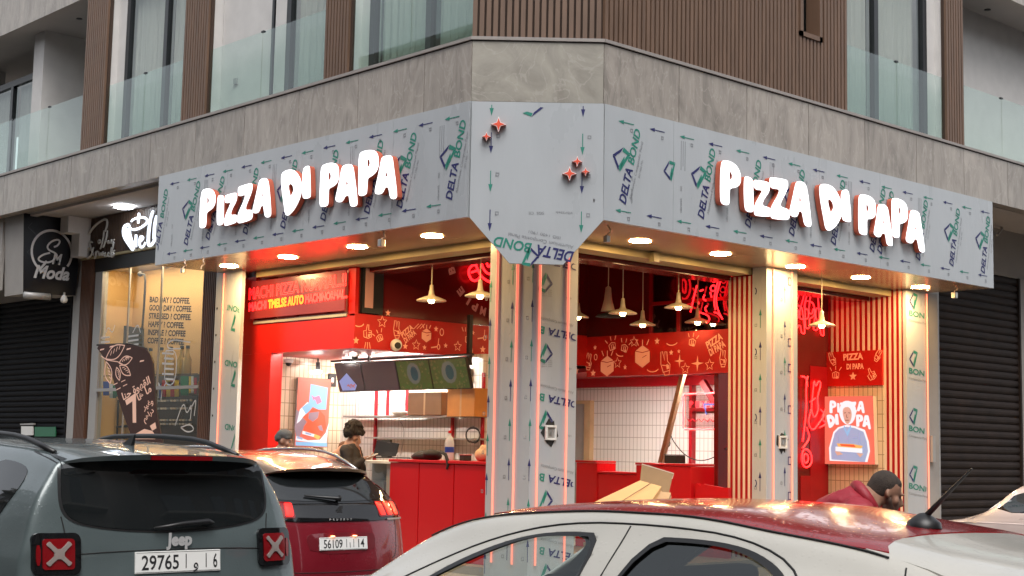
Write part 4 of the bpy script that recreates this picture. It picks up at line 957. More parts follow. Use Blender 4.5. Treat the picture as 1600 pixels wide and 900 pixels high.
hand = [[(1268, 592), (1266, 612), (1263, 640), (1268, 655), (1275, 640), (1272, 622), (1279, 600), (1275, 594), (1270, 606), (1268, 592)], [(1258, 588), (1255, 600), (1256, 640), (1250, 690)], [(1248, 588), (1256, 590), (1257, 604)], [(1263, 640), (1258, 662), (1266, 674), (1276, 660), (1285, 648), (1278, 640)],
        [(1256, 668), (1262, 684), (1250, 700)], [(1252, 700), (1262, 705), (1265, 722), (1258, 731), (1250, 728), (1248, 712), (1252, 700)], [(1253, 708), (1259, 712), (1258, 722), (1253, 724), (1251, 716), (1253, 708)], [(1270, 622), (1262, 628)], [(1285, 640), (1279, 655), (1288, 662), (1276, 668)]]
neon_lines('neon_sign', 'tall tangle of red neon lines with a victory hand beside the right pillar', Fw, hand, r=.014)
# hatch sign: two rows of red LED letters in front of the panes
t = thing('neon_sign', 'red lit lettering in two rows behind the hatch window, second row orange in the middle', 'neon sign', (UB - .1, 6.2, 3.6), group='red neon signs')
Fh = FRU(UB - .05)
def line_text(m, F, s, a, b, h, mt, w=.011, d=.022):
    """letters drawn as thin lit outlines"""
    v, f, x0, x1, y0, y1 = textmesh(s, .01); a = Vector(a); b = Vector(b); L = (b - a).length; t = (b - a) / L; n = Vector((-t.y, t.x)); sx = L / (x1 - x0); sy = h / y1
    P = [a + t * ((x - x0) * sx) + n * (y * sy) for x, y in v]; cnt = {}
    key = lambda i: (round(v[i][0], 4), round(v[i][1], 4))
    for q in f:
        for i in range(len(q)):
            e = (q[i], q[(i + 1) % len(q)]); k = frozenset((key(e[0]), key(e[1]))); cnt.setdefault(k, []).append(e)
    for k, es in cnt.items():
        if len(es) == 1 and len(k) == 2: m.ribbon(F, [P[es[0][0]], P[es[0][1]]], w, d, mt)
def put_neon_text(F, s, a, b, h, mt, r=1, bold=.0):
    m = MB(); line_text(m, F, s, a, b, h, M[mt]); return m
M['neon_face'] = mat('red_lit_letters', (1, .05, .05), .5, emit=(1, .012, .014), es=2.6)
M['neon_face_o'] = mat('orange_lit_letters', (1, .3, .05), .5, emit=(1, .10, .006), es=1.8)
put_neon_text(Fh, 'MACHI PIZZA NORMAL..!!', Fh.px(391, 468), Fh.px(543, 446), .165, 'neon_face', bold=.035).build('letters', t)
m_ = MB(); line_text(m_, Fh, 'MACHI', Fh.px(391, 486), Fh.px(418, 482), .115, M['neon_face'], .016); line_text(m_, Fh, 'TMELSE AUTO', Fh.px(421, 482), Fh.px(476, 474), .12, M['neon_face_o'], .014); line_text(m_, Fh, 'MACHINORMAL..', Fh.px(479, 474), Fh.px(544, 465), .115, M['neon_face'], .016)
m_.build('letters', t)
M['softpane'] = mat('lit_red_acrylic', (.12, .02, .02), .25, emit=(1, .06, .055), es=.10)
part('acrylic_panel', t, lambda m: m.fbox(Fh, -7.52, -5.16, 3.46, 4.02, -.015, .012, M['softpane']))
# rectangular neon frame in the right room
Fq = FRU(6.9)
rc = [[(1069, 620), (1072, 616), (1138, 613), (1141, 616), (1141, 668), (1138, 671), (1072, 671), (1069, 668), (1069, 620)], [(1080, 620), (1076, 630)], [(1083, 622), (1083, 634), (1078, 634)], [(1090, 622), (1098, 622), (1092, 634), (1100, 634)]]
tq = neon_lines('neon_sign', 'rectangular neon frame with a printed pizza panel hanging in the right room', Fq, [[(a, b) for a, b in l] for l in rc[:1]], r=.016, d=.02, ch=0)
M['palepanel'] = glass('clear_acrylic', (.82, .70, .70), .05)
part('panel', tq, lambda m: m.poly(Fq, [tuple(Fq.px(*p)) for p in ((1070, 670), (1140, 670), (1140, 617), (1070, 617))], [], 0, M['palepanel'], .01))
def pq(m):
    for i, x in enumerate(range(1078, 1138, 9)): put_text(m, Fq, 'PIZDIP'[i % 6], Fq.px(x, 636), Fq.px(x + 6, 636), M['red_deep'], .012, .09, bold=.03); m.ribbon(Fq, [Fq.px(x - 3, 655), Fq.px(x + 1, 659), Fq.px(x + 5, 654)], .016, .012, M['red_deep'])
    m.ribbon(Fq, [Fq.px(1100, 632), Fq.px(1130, 632)], .03, .013, M['navy']); m.ribbon(Fq, [Fq.px(1101, 633), Fq.px(1105, 648)], .03, .013, M['navy'])
part('print', tq, pq)
# ceiling lights
def ceil_light(x, y, z, r, label, kind='round'):
    p = HZ(x, y, z); t = thing('ceiling_light', label, 'ceiling light', p, group='white ceiling lights in the pizza shop')
    a = MB(); a.lathe([(r * 1.15, .03), (r * 1.15, -.004), (r, -.008), (r, .02)], (0, 0, 0), M['white'], 24); a.build('housing', t, local=True)
    b = MB(); b.lathe([(0, -.04), (r * .6, -.036), (r * .92, -.02), (r * .99, -.002)], (0, 0, 0), M['coollight'], 24); b.build('diffuser', t, smooth=True, local=True)
ceil_light(925, 597, 2.85, .13, 'round white ceiling light nearest the corner pillar on its right, under the doodle band')
ceil_light(980, 594, 2.85, .13, 'round white ceiling light in the middle under the doodle band')
ceil_light(1036, 594, 2.85, .12, 'round white ceiling light just left of the ladder leg')
ceil_light(752, 570, 2.98, .16, 'round white ceiling light left of the corner pillar beside the small picture')
ceil_light(752, 578, 2.98, .16, 'second round white ceiling light left of the corner pillar, the lower one')
t = thing('tube_light', 'short white tube light under the red ceiling left of the hanging screens', 'tube light', HZ(540, 568, 2.96))
part('tube', t, lambda m: m.tube([HZ(525, 568, 2.95), HZ(553, 565, 2.95)], .022, M['coollight'], 10))
part('housing', t, lambda m: m.tube([HZ(525, 567, 2.97), HZ(553, 564, 2.97)], .03, M['white'], 8))
M['batten'] = mat('bright_batten', (1, 1, 1), .5, emit=(1, .93, .84), es=200); M['batten2'] = mat('soft_batten', (1, 1, 1), .5, emit=(1, .90, .80), es=70)
t = thing('ceiling_panel_light', 'long slim white light tucked behind the red band over the counter', 'ceiling light', (2.6, 6.8, 2.95))
part('diffuser', t, lambda m: m.box(1.63, 1.72, 5.3, 6.9, 2.960, 2.966, M['batten2'])); part('rim', t, lambda m: m.box(1.62, 1.73, 5.28, 6.92, 2.967, 2.979, M['white']))  # added lamp, out of sight behind the band, to brighten the kitchen
M['batten3'] = mat('room_batten', (1, 1, 1), .5, emit=(1, .93, .86), es=150)
t = thing('ceiling_panel_light', 'thin white light line on the kitchen ceiling just above the hanging screens', 'ceiling light', (3.27, 6.3, 2.97))
part('diffuser', t, lambda m: m.box(3.25, 3.30, 5.2, 7.7, 2.945, 2.951, M['batten'])); part('rim', t, lambda m: m.box(3.24, 3.31, 5.18, 7.72, 2.952, 2.975, M['white']))
t = thing('ceiling_panel_light', 'long slim white light tucked behind the doodle band of the right room', 'ceiling light', (7.2, 5.2, 2.84))
part('diffuser', t, lambda m: m.box(6.15, 6.24, 2.6, 4.6, 2.822, 2.828, M['batten3'])); part('rim', t, lambda m: m.box(6.14, 6.25, 2.58, 4.62, 2.829, 2.845, M['white']))  # added lamp, hidden by the doodle band, to brighten the tiled room
t = thing('track_spotlight', 'small black spotlight pair hanging over the pizza poster', 'spotlight', HV(497, 578, 7.6))
part('body', t, lambda m: (m.tube([HV(497, 566, 7.6), HV(497, 578, 7.6)], .035, M['black'], 10), m.tube([HV(497, 560, 7.6), HV(497, 567, 7.6)], .012, M['black'], 6)))
part('lamp', t, lambda m: (m.lathe([(0, -.03), (.05, -.02), (.055, .02)], HV(497.5, 581, 7.58), M['coollight'], 14), m.lathe([(0, -.03), (.045, -.02), (.05, .02)], HV(489, 582, 7.58), M['coollight'], 14)))
# dome cameras
def dome(P, label, s=.07):
    t = thing('dome_camera', label, 'camera', P, group='white dome cameras')
    a = MB(); a.lathe([(0, .05), (s, .05), (s * 1.05, .02), (s, 0.0), (s * .7, -.01)], (0, 0, 0), M['white'], 20); a.build('housing', t, smooth=True, local=True)
    b = MB(); b.lathe([(s * .72, 0), (s * .62, -.035), (s * .35, -.055), (0, -.06)], (0, 0, 0), M['black'], 18); b.build('lens_dome', t, smooth=True, local=True)
dome(HU(451, 566, 2.1), 'white dome camera hanging left of the pizza poster under the red ceiling'); dome(HU(554, 556, 2.0), 'white dome camera under the edge of the red band above the hanging screens')
t = thing('eyeball_camera', 'white eyeball camera with a black lens fixed on the doodle band', 'camera', HV(619, 539, VB - .06), group='white dome cameras')
c = HV(619, 539, VB - .05)
part('housing', t, lambda m: m.tube([c + Vector((0, .04, 0)), c, c + Vector((-.02, -.03, 0)), c + Vector((-.03, -.05, 0))], [.075, .085, .08, .05], M['white'], 20), smooth=True)
part('lens', t, lambda m: m.tube([c + Vector((-.0, -.03, -.01)), c + Vector((-.02, -.062, -.01))], [.052, .045], M['black'], 16))
# hanging screens
def screen(F, x0, x1, y0, y1, xa, xb, mt, label, extra=None):
    """a tilted-down wall of menu screens seen from the front, corners in frame metres"""
    t = thing('menu_screen', label, 'screen', F.p((x0 + x1) / 2, y1, 0), group='menu screens hanging under the red ceiling')
    G = Fr(F.p(0, y1, 0), F.ex, (F.ey * 1.0 + F.n * .28)); H = (y1 - y0) * 1.04
    part('bezel', t, lambda m: m.fbox(G, x0 + .003, x1 - .003, -H, 0, -.05, 0, M['black'])); 
    part('display', t, lambda m: m.fbox(G, x0 + .015, x1 - .015, -H + .015, -.015, .001, .004, mt))
    if extra: part('picture', t, lambda m: extra(m, G, x0, x1, H))
M['scr_dark'] = mat('dark_screen', (.03, .025, .03), .2, emit=(.5, .35, .4), es=.035)
M['scr_green'] = mat('green_leafy_screen', (.03, .05, .015), .3, emit=(.30, .42, .12), es=.05, var=.0)
M['leaf1'] = mat('leaf_green_pixels', (.03, .07, .015), .4, emit=(.10, .22, .06), es=.07); M['leaf2'] = mat('yellow_green_pixels', (.08, .08, .03), .4, emit=(.3, .32, .12), es=.06)
M['blueblob'] = mat('blue_pixels', (.010, .045, .055), .4, emit=(.10, .32, .38), es=.03); M['lavblob'] = mat('pale_blue_pixels', (.1, .14, .3), .4, emit=(.38, .48, .95), es=.22); M['greyblob'] = mat('grey_green_pixels', (.05, .06, .045), .4, emit=(.4, .45, .4), es=.07)
Fsc = FRU(3.0)
xs = [Fsc.px(x, 566).x for x in (522, 563, 617, 669, 727)]
def leafy(m, G, x0, x1, H):
    rnd = random.Random(x0)
    w = x1 - x0
    m.poly(G, [(x0 + w * (.5 + .20 * math.cos(a * .5)), -H * (.45 + .36 * math.sin(a * .5))) for a in range(13)][::-1], [], .005, M['greyblob'])
    m.poly(G, [(x0 + w * (.52 + .11 * math.cos(a * .5)), -H * (.45 + .24 * math.sin(a * .5))) for a in range(13)][::-1], [], .006, M['blueblob'])
    for _ in range(150):
        a, b = rnd.uniform(.05, .95), rnd.uniform(.05, .95)
        if abs(a - .5) < .24 and abs(b - .45) < .36: continue
        s = rnd.uniform(.012, .03); an = rnd.uniform(0, 3)
        m.poly(G, [(x0 + w * a + s * math.cos(an + q) * (1.6 if q in (0, 3.14) else .6), -H * b + s * math.sin(an + q)) for q in (0, 1.57, 3.14, 4.71)], [], .0055 + _ * .00002, M[rnd.choice(['leaf1', 'leaf1', 'leaf2'])])
def phonepic(m, G, x0, x1, H):
    w = x1 - x0; T = lambda a, b: (x0 + a * w, -b * H)
    m.poly(G, [T(.08, .62), T(.42, .35), T(.72, .78), T(.62, .95), T(.14, .95)], [], .005, M['lavblob'])
    for k in range(7): m.ribbon(G, [T(.35 + .04 * k, .80 - .03 * (k % 2)), T(.42 + .04 * k, .74 + .06 * (k % 3))], .02, .006, M['letpink'])
S = [('scr_dark', 'leftmost hanging menu screen, dark with a pale blue phone picture', phonepic), ('scr_dark', 'second hanging menu screen from the left, switched off and dark', None), ('scr_green', 'third hanging menu screen from the left, leafy green with a blue blob', leafy), ('scr_green', 'rightmost hanging menu screen, leafy green with a blue blob', leafy)]
y1 = Fsc.px(625, 563).y; y0 = y1 - .44
for i, (mt, lb, ex) in enumerate(S): screen(Fsc, xs[i], xs[i + 1], y0, y1, 0, 0, M[mt], lb, ex)
t = thing('screen_bracket', 'black ceiling rail and bracket holding the menu screens', 'bracket', Fsc.p(xs[1], y1 + .1, -.1))
part('rail', t, lambda m: m.fbox(Fsc, xs[0] - .2, xs[4] + .05, y1 + .03, y1 + .06, -.12, -.08, M['black'])); part('post', t, lambda m: (m.fbox(Fsc, xs[4] - .12, xs[4] - .06, y1 - .1, 3.5, -.18, -.12, M['black']), m.fbox(Fsc, xs[1] + .1, xs[1] + .14, y1 - .05, y1 + .2, -.1, -.06, M['black'])))
# framed picture
Fp = FRU(3.58)
def frame_pic(F, x0, y0, x1, y1, label):
    a, b = F.px(x0, y1), F.px(x1, y0); t = thing('framed_picture', label, 'picture', F.p(a.x, a.y, 0))
    part('frame', t, lambda m: m.fbox(F, a.x, b.x, a.y, b.y, .0, .03, M['black'])); part('picture', t, lambda m: m.fbox(F, a.x + .05, b.x - .05, a.y + .07, b.y - .07, .031, .034, M['white'])); part('motif', t, lambda m: m.fbox(F, a.x + .08, b.x - .08, a.y + .12, b.y - .16, .035, .037, M['letpink']))
frame_pic(Fp, 726, 575, 736, 595, 'small black framed picture right of the menu screens'); frame_pic(FRV(8.19), 512, 584, 524, 604, 'small black framed notice left of the menu screens')
# posters
M['p_salmon'] = mat('lit_salmon_poster', (.16, .05, .035), .5, emit=(1, .18, .12), es=.42); M['p_blue'] = mat('lit_pale_blue_print', (.07, .12, .16), .5, emit=(.30, .60, .95), es=.42); M['p_white'] = mat('lit_white_print', (.16, .16, .16), .5, emit=(.92, .95, 1), es=.48)
M['p_orange'] = mat('lit_orange_print', (.18, .035, .02), .5, emit=(1, .13, .05), es=.42); M['p_mauve'] = mat('lit_mauve_print', (.14, .09, .11), .5, emit=(.42, .30, .36), es=.28); M['p_pink'] = mat('lit_pink_print', (.2, .06, .1), .5, emit=(1, .25, .42), es=.35); M['p_skin'] = mat('lit_skin_print', (.22, .13, .10), .5, emit=(.85, .52, .40), es=.35); M['p_lav'] = mat('lit_lavender_print', (.10, .12, .17), .5, emit=(.48, .58, .88), es=.33); M['p_yel'] = mat('lit_yellow_print', (.22, .14, .03), .5, emit=(1, .55, .16), es=.4)
M['p_fold'] = mat('lit_blue_fold_print', (.2, .25, .4), .5, emit=(.30, .38, .70), es=.3); M['p_line'] = mat('brown_line_print', (.15, .08, .06), .5); FP1 = FRV(8.15)
def P1(pts): return [tuple(FP1.px(x, y)) for x, y in pts]
t = thing('poster', 'lit poster of a pale blue box over pizza slices on the beige tiled wall', 'poster', FP1.p(*FP1.px(485, 698), 0))
part('lightbox', t, lambda m: m.poly(FP1, P1([(458, 697), (508, 699), (515.5, 593), (464, 590)]), [], .04, M['p_salmon'], .05, M['alu']))
def poster1(m):
    L = [([(461, 640), (472, 648), (484, 640), (496, 642), (495, 655), (476, 660), (462, 690), (458, 668)], 'p_mauve'), ([(483, 600), (510, 606), (507, 640), (495, 640), (480, 633)], 'p_blue'), ([(466, 640), (478, 628), (484, 634), (474, 648), (466, 658), (461, 662)], 'p_white'), ([(469, 637), (480, 629), (486, 636), (476, 648)], 'p_blue'),
         ([(470, 652), (486, 638), (497, 641), (505, 650), (507, 668), (498, 684), (470, 680), (472, 666), (478, 660)], 'p_orange'), ([(480, 645), (496, 643), (494, 653), (486, 659), (479, 654)], 'p_mauve'), ([(488, 621), (496, 618), (500, 628), (493, 632)], 'p_pink'), ([(484, 617), (490, 622), (487, 626)], 'p_pink'),
         ([(459, 688), (507, 694), (511, 660), (506, 676), (497, 687), (478, 688), (460, 681)], 'p_white'), ([(459, 696), (508, 698), (508, 692), (459, 690)], 'p_blue'), ([(470, 673), (490, 679), (488, 683), (469, 678)], 'p_white'), ([(474, 675), (484, 678), (483, 680), (474, 678)], 'p_lav'), ([(461, 681), (470, 684), (469, 687), (461, 685)], 'p_lav'), ([(488, 678), (498, 682), (494, 687), (487, 683)], 'p_yel'), ([(493, 666), (499, 664), (502, 674), (496, 672)], 'p_mauve')]
    for i, (l, k) in enumerate(L): m.poly(FP1, P1(l), [], .042 + i * .0012, M[k])
part('picture', t, poster1)
FP2 = FRU(UW - .02)
def P2(pts): return [tuple(FP2.px(x, y)) for x, y in pts]
t = thing('poster', 'lit salmon poster of a white-haired cook in a light blue shirt holding a pizza', 'poster', FP2.p(*FP2.px(1333, 726), 0))
part('lightbox', t, lambda m: m.poly(FP2, P2([(1292, 725), (1373, 726), (1370, 619), (1291, 620)]), [], .10, M['p_salmon'], .09, M['cream']))
def poster2(m):
    d = [.102]
    def pl(pts, k, hs=()):
        d[0] += .0012; m.poly(FP2, pts, hs, d[0], M[k])
    def LT(i, x0, x1, y0, y1):
        q = letters_to(FP2, (i,), x0, x1, y0, y1)[0]; a = FP2.px(x0, y1); b = FP2.px(x1, y0); o, hs = LM[i]
        X0 = min(p[0] for p in o); X1 = max(p[0] for p in o); Y0 = min(p[1] for p in o); Y1 = max(p[1] for p in o)
        f = lambda p: (a.x + (p[0] - X0) / (X1 - X0) * (b.x - a.x), a.y + (p[1] - Y0) / (Y1 - Y0) * (b.y - a.y))
        pl([f(p) for p in o], 'p_white', [[f(p) for p in h] for h in hs])
    for i, x0, x1, y0, y1 in ((0, 1302, 1313, 626, 646), (1, 1314, 1318, 630, 645), (4, 1345, 1357, 627, 646), (5, 1298, 1311, 648, 669), (6, 1311, 1317, 647, 664), (9, 1344, 1355, 648, 667), (10, 1354, 1367, 649, 671), (2, 1319, 1328, 629, 645), (3, 1336, 1345, 628, 646)): LT(i, x0, x1, y0, y1)
    pl(P2([(1303, 720), (1302, 700), (1309, 675), (1316, 668), (1329, 664), (1342, 666), (1358, 672), (1364, 690), (1366, 705), (1362, 722)]), 'p_white')
    pl(P2([(1306, 718), (1305, 700), (1311, 677), (1318, 670), (1329, 667), (1342, 669), (1356, 675), (1361, 690), (1363, 705), (1358, 722)]), 'p_lav')
    pl(P2(chaikin([(1318, 640), (1322, 629), (1330, 626), (1340, 629), (1345, 640), (1343, 654), (1337, 663), (1329, 664), (1322, 658), (1318, 648)], 1)), 'p_white')
    pl(P2(chaikin([(1323, 645), (1325, 637), (1334, 636), (1338, 645), (1337, 656), (1332, 664), (1327, 660)], 1)), 'p_skin')
    pl(P2([(1326, 664), (1330, 675), (1336, 664), (1337, 669), (1331, 682), (1325, 669)]), 'p_blue')
    for l in ([(1331, 682), (1331, 694)], [(1314, 676), (1318, 690), (1316, 700)], [(1350, 676), (1349, 690), (1352, 697)], [(1309, 690), (1313, 704), (1318, 708)], [(1360, 692), (1356, 704), (1350, 709)], [(1338, 684), (1346, 684)]):
        d[0] += .001; m.ribbon(FP2, P2(l), .012, d[0], M['p_fold'])
    for l in ([(1326, 646), (1329, 645)], [(1333, 645), (1336, 646)], [(1330, 648), (1330, 652), (1332, 653)], [(1328, 657), (1334, 657)]):
        d[0] += .001; m.ribbon(FP2, P2(l), .010, d[0], M['p_line'])
    pl(P2([(1313, 698), (1313, 705), (1355, 708), (1355, 701)]), 'p_white'); pl(P2([(1315, 693), (1317, 698), (1353, 701), (1356, 697), (1340, 694)]), 'p_yel'); pl(P2([(1320, 694), (1322, 697), (1345, 699), (1342, 695)]), 'p_orange')
    pl(P2([(1312, 705), (1316, 712), (1325, 710), (1320, 706)]), 'p_skin'); pl(P2([(1346, 708), (1352, 715), (1357, 709)]), 'p_skin')
part('picture', t, poster2)
# counters
t = thing('service_counter', 'long red panelled service counter at the open left bay', 'counter', (1.6, 3.0, FLR))
M['counter'] = mat('glossy_counter_red', (.50, .006, .010), .30, spec=.4)
for a, b in ((3.99, 3.40), (3.385, 2.72), (2.705, 1.87)): part('front_panel', t, lambda m: m.box(1.35, 1.40, b, a, FLR, 1.41, M['counter']), bevel=.006)
part('worktop', t, lambda m: m.box(1.33, 2.1, 1.86, 4.0, 1.415, 1.45, M['counter']), bevel=.005); part('body', t, lambda m: m.box(1.41, 2.05, 1.9, 3.97, FLR, 1.41, M['red_deep']))
t = thing('pale_cabinet', 'pale grey display cabinet with a worktop left of the red counter', 'cabinet', (1.8, 4.5, FLR))
part('side_panel', t, lambda m: m.box(1.55, 1.60, 4.02, 4.32, FLR, 1.38, M['concrete']), bevel=.004); part('worktop', t, lambda m: m.box(1.5, 2.1, 4.02, 5.2, 1.385, 1.42, M['white']), bevel=.004)
part('glass_front', t, lambda m: (m.box(1.6, 1.62, 4.33, 5.1, .9, 1.38, M['pane']), m.box(1.9, 2.0, 4.33, 5.1, FLR, 1.38, M['alu']), m.box(1.58, 1.7, 4.33, 5.1, .86, .90, M['white']), m.box(1.65, 1.9, 4.5, 4.9, .9, 1.15, M['alu'])))
for nm, lb, bx in (('red_counter', 'tall dark red counter block just right of the corner pillar', (5.0, 5.4, 3.78, 4.2, FLR, 1.47)), ('red_counter', 'lower bright red counter section between the two darker blocks', (5.02, 5.4, 3.02, 3.77, FLR, 1.32)), ('red_counter', 'wide dark red counter in front of the tiled room behind the ladder', (5.0, 5.5, 2.0, 3.01, FLR, 1.46))):
    t = thing(nm, lb, 'counter', (bx[0], bx[2], FLR), group='red counters in the right bay'); k = M['counter'] if 'dark' in lb else M['red']
    part('front_panel', t, lambda m: m.box(bx[0], bx[1], bx[2], bx[3], bx[4], bx[5] - .035, k), bevel=.004); part('worktop', t, lambda m: m.box(bx[0] - .02, bx[1], bx[2] - .004, bx[3] + .004, bx[5] - .03, bx[5], k), bevel=.004)
t = thing('low_wall', 'broken dark red low wall with a ragged top right of the wide counter', 'wall', (5.1, 1.7, FLR))
def ragged(m):
    F = FU(5.05); P = [F.px(*p) for p in ((1138, 762), (1128, 762), (1118, 760), (1105, 758), (1099, 756), (1094, 759), (1089, 755), (1086, 757), (1085, 790))]
    P = [(p.x, p.y) for p in P] + [(P[-1].x, FLR), (P[0].x, FLR)]; m.poly(F, P, [], 0, M['counter'], .06)
part('panel', t, ragged)
for a in (1,): 
    t = thing('black_box', 'small black cash box standing on the wide red counter behind the ladder', 'box', HU(1053, 722, 5.1)); c = HU(1053, 722, 5.15)
    part('case', t, lambda m: m.box(c.x - .08, c.x + .12, c.y - .11, c.y + .11, 1.462, 1.57, M['matblack']), bevel=.01); part('lid', t, lambda m: m.box(c.x - .085, c.x + .12, c.y - .115, c.y + .115, 1.572, 1.585, M['black']), bevel=.004)
# shelves on the white wall
Fsh = FRU(3.38)
t = thing('wall_shelf_unit', 'dark red metal shelf unit with two pale shelves against the white tiled kitchen wall', 'shelf unit', Fsh.p(-6.5, FLR, 0))
for x, y in ((573, 700), (693, 700), (740, 700)): part('upright', t, lambda m: (m.fbox(Fsh, Fsh.px(x, 640).x - .02, Fsh.px(x, 640).x + .02, FLR, 2.7, -.2, -.16, M['red_deep'])))
for x in (543, 591, 621): part('upright', t, lambda m: m.fbox(Fsh, Fsh.px(x, 640).x - .015, Fsh.px(x, 640).x + .015, Fsh.px(x, 650).y, 2.7, -.2, -.16, M['alu' if x == 543 else 'red_deep']))
part('shelf', t, lambda m: m.fbox(Fsh, Fsh.px(540, 651).x, Fsh.px(745, 651).x, Fsh.px(640, 652).y, Fsh.px(640, 649).y, -.2, .05, M['alu']))
part('shelf', t, lambda m: m.fbox(Fsh, Fsh.px(573, 684).x, Fsh.px(745, 684).x, Fsh.px(640, 686).y, Fsh.px(640, 683.5).y, -.2, .05, M['alu']))
for x0, x1, y0, y1, lb, k in ((637, 690, 612, 649, 'dark brown cardboard box on the upper shelf, the left of two', 'dkcard'), (698, 742, 606, 651, 'orange brown cardboard box on the upper shelf beside the corner pillar', 'orcard')):
    if k not in M: M[k] = mat(k.replace('dk', 'dark_').replace('or', 'orange_'), (.20, .11, .055) if k == 'dkcard' else (.50, .22, .06), .8, var=.1)
    F = FRU(3.30); a, b = F.px(x0, y1), F.px(x1, y0); t = thing('cardboard_box', lb, 'box', F.p((a.x + b.x) / 2, a.y, -.1), group='cardboard boxes on the kitchen shelf')
    part('box', t, lambda m: m.fbox(F, a.x, b.x, a.y, b.y, -.25, 0, M[k]), bevel=.008); part('tape', t, lambda m: (m.fbox(F, (a.x + b.x) / 2 - .02, (a.x + b.x) / 2 + .02, a.y, b.y, .0005, .0015, M['cardboard']), m.fbox(F, a.x, a.x + .006, a.y, b.y, .0, .002, M['matblack'])))
t = thing('white_dish', 'white boat-shaped dish on the upper kitchen shelf left of the boxes', 'dish', HU(624, 648, 3.35)); part('bowl', t, lambda m: m.lathe([(0, 0), (.08, .0), (.15, .05), (.145, .06), (.07, .02), (0, .02)], HU(624, 649, 3.35), M['white'], 20), smooth=True)
t = thing('hanging_cable', 'thin white cable looping down the kitchen wall behind the shelves', 'cable', HU(626, 620, 3.5)); part('cable', t, lambda m: m.tube([HU(x, y, 3.55) for x, y in chaikin([(622, 612), (631, 625), (630, 640), (622, 655), (632, 668), (630, 690), (626, 712)], 2, False)], .006, M['alu'], 6))
t = thing('cable_coil', 'coiled black cable hanging on the shelf upright above the paper bag', 'cable', HU(737, 680, 3.3)); part('coil', t, lambda m: [m.tube([HU(739 + 11 * math.cos(a * .4 + k), 680 + (11 + k) * math.sin(a * .4 + k), 3.2) for a in range(15)], .009, M['black'], 6) for k in (0, 1, 2)])
# things on the counter
t = thing('laptop', 'open black laptop seen from behind at the left end of the red counter', 'laptop', HU(607, 714, 1.9))
Fl = FRU(1.95)
part('screen_lid', t, lambda m: m.poly(Fl, [tuple(Fl.px(*p)) for p in ((583, 712), (618, 713), (623, 693), (589, 688))], [], 0, M['black'], .012)); part('base', t, lambda m: m.fbox(Fl, Fl.px(583, 712).x, Fl.px(618, 712).x, 1.452, 1.468, -.26, -.01, M['black']))
Fl2 = FRU(2.15)
t = thing('monitor', 'second black screen standing behind the laptop', 'monitor', HU(598, 712, 2.15)); part('panel', t, lambda m: m.poly(Fl2, [tuple(Fl2.px(*p)) for p in ((586, 706), (609, 706), (610, 687), (590, 687))], [], 0, M['matblack'], .03)); part('foot', t, lambda m: m.fbox(Fl2, Fl2.px(594, 706).x, Fl2.px(604, 706).x, 1.452, Fl2.px(600, 704).y, -.1, -.02, M['matblack']))
def blobmesh(prims, voxel=.012, smooth=4, name='blob', mt=None, fold=0.0):
    """one continuous skin grown over overlapping solids; prims: ('e',c,radii[,rot]) or ('c',a,b,ra,rb)"""
    bm = bmesh.new()
    for p in prims:
        if p[0] == 'e':
            mtx = Matrix.Translation(p[1]) @ (Matrix.Rotation(p[3][0], 4, p[3][1]) if len(p) > 3 else Matrix.Identity(4)) @ Matrix.Diagonal((*p[2], 1))
            bmesh.ops.create_icosphere(bm, subdivisions=3, radius=1, matrix=mtx)
        else:
            a, b = Vector(p[1]), Vector(p[2]); d = b - a; n = 6
            for i in range(n + 1):
                r = p[3] + (p[4] - p[3]) * i / n
                bmesh.ops.create_icosphere(bm, subdivisions=2, radius=r, matrix=Matrix.Translation(a + d * i / n))
            q = d.to_track_quat('Z', 'Y').to_matrix().to_4x4()
            bmesh.ops.create_cone(bm, cap_ends=True, segments=20, radius1=p[3], radius2=p[4], depth=d.length, matrix=Matrix.Translation((a + b) / 2) @ q)
    me = bpy.data.meshes.new(name); bm.to_mesh(me); bm.free()
    o = bpy.data.objects.new(name, me); COL.objects.link(o)
    r = o.modifiers.new('r', 'REMESH'); r.mode = 'VOXEL'; r.voxel_size = voxel; r.use_smooth_shade = True
    s = o.modifiers.new('s', 'SMOOTH'); s.iterations = smooth; s.factor = .6
    m2 = ap(o); bpy.data.objects.remove(o); bpy.data.meshes.remove(me)
    if fold:
        for v in m2.vertices:
            n_ = v.normal; c_ = v.co * 9.0; f_ = noise.noise(Vector((c_.x, c_.y, c_.z * 2.4))) + .6 * abs(noise.noise(c_ * 2.2 + Vector((5, 1, 2)))); v.co = v.co + n_ * (f_ * fold)
    m2.materials.clear()
    if mt: m2.materials.append(mt)
    m2.shade_smooth(); return m2
t = thing('backpack', 'dark soft backpack lying on the red counter with a strap hanging over the edge', 'bag', HU(670, 716, 1.6))
c = HU(668, 708, 1.65)
link('bag_body', blobmesh([('e', (1.65, c.y + .0, 1.50), (.13, .26, .075)), ('e', (1.65, c.y + .14, 1.485), (.10, .16, .05)), ('e', (1.62, c.y - .12, 1.525), (.11, .14, .06))], .012, 5, 'bag', M['matblack']), t)
part('strap', t, lambda m: m.tube([HU(x, y, 1.34) for x, y in ((688, 706), (696, 710), (699, 718), (700, 727), (698, 733))], [.02, .022, .02, .018, .012], M['matblack'], 8), smooth=True)
t = thing('water_bottle', 'large clear water bottle with a red cap and blue label on the counter', 'bottle', HU(702, 716, 1.7))
c = HU(702, 717, 1.7); c.z = 1.452; M['bottle'] = mat('clear_plastic', (.62, .70, .76), .15, alpha=.6)
a = MB(); a.lathe([(.001, 0), (.055, 0), (.06, .02), (.06, .22), (.045, .28), (.018, .32), (.018, .345)], c, M['bottle'], 20); a.build('bottle', t, smooth=True)
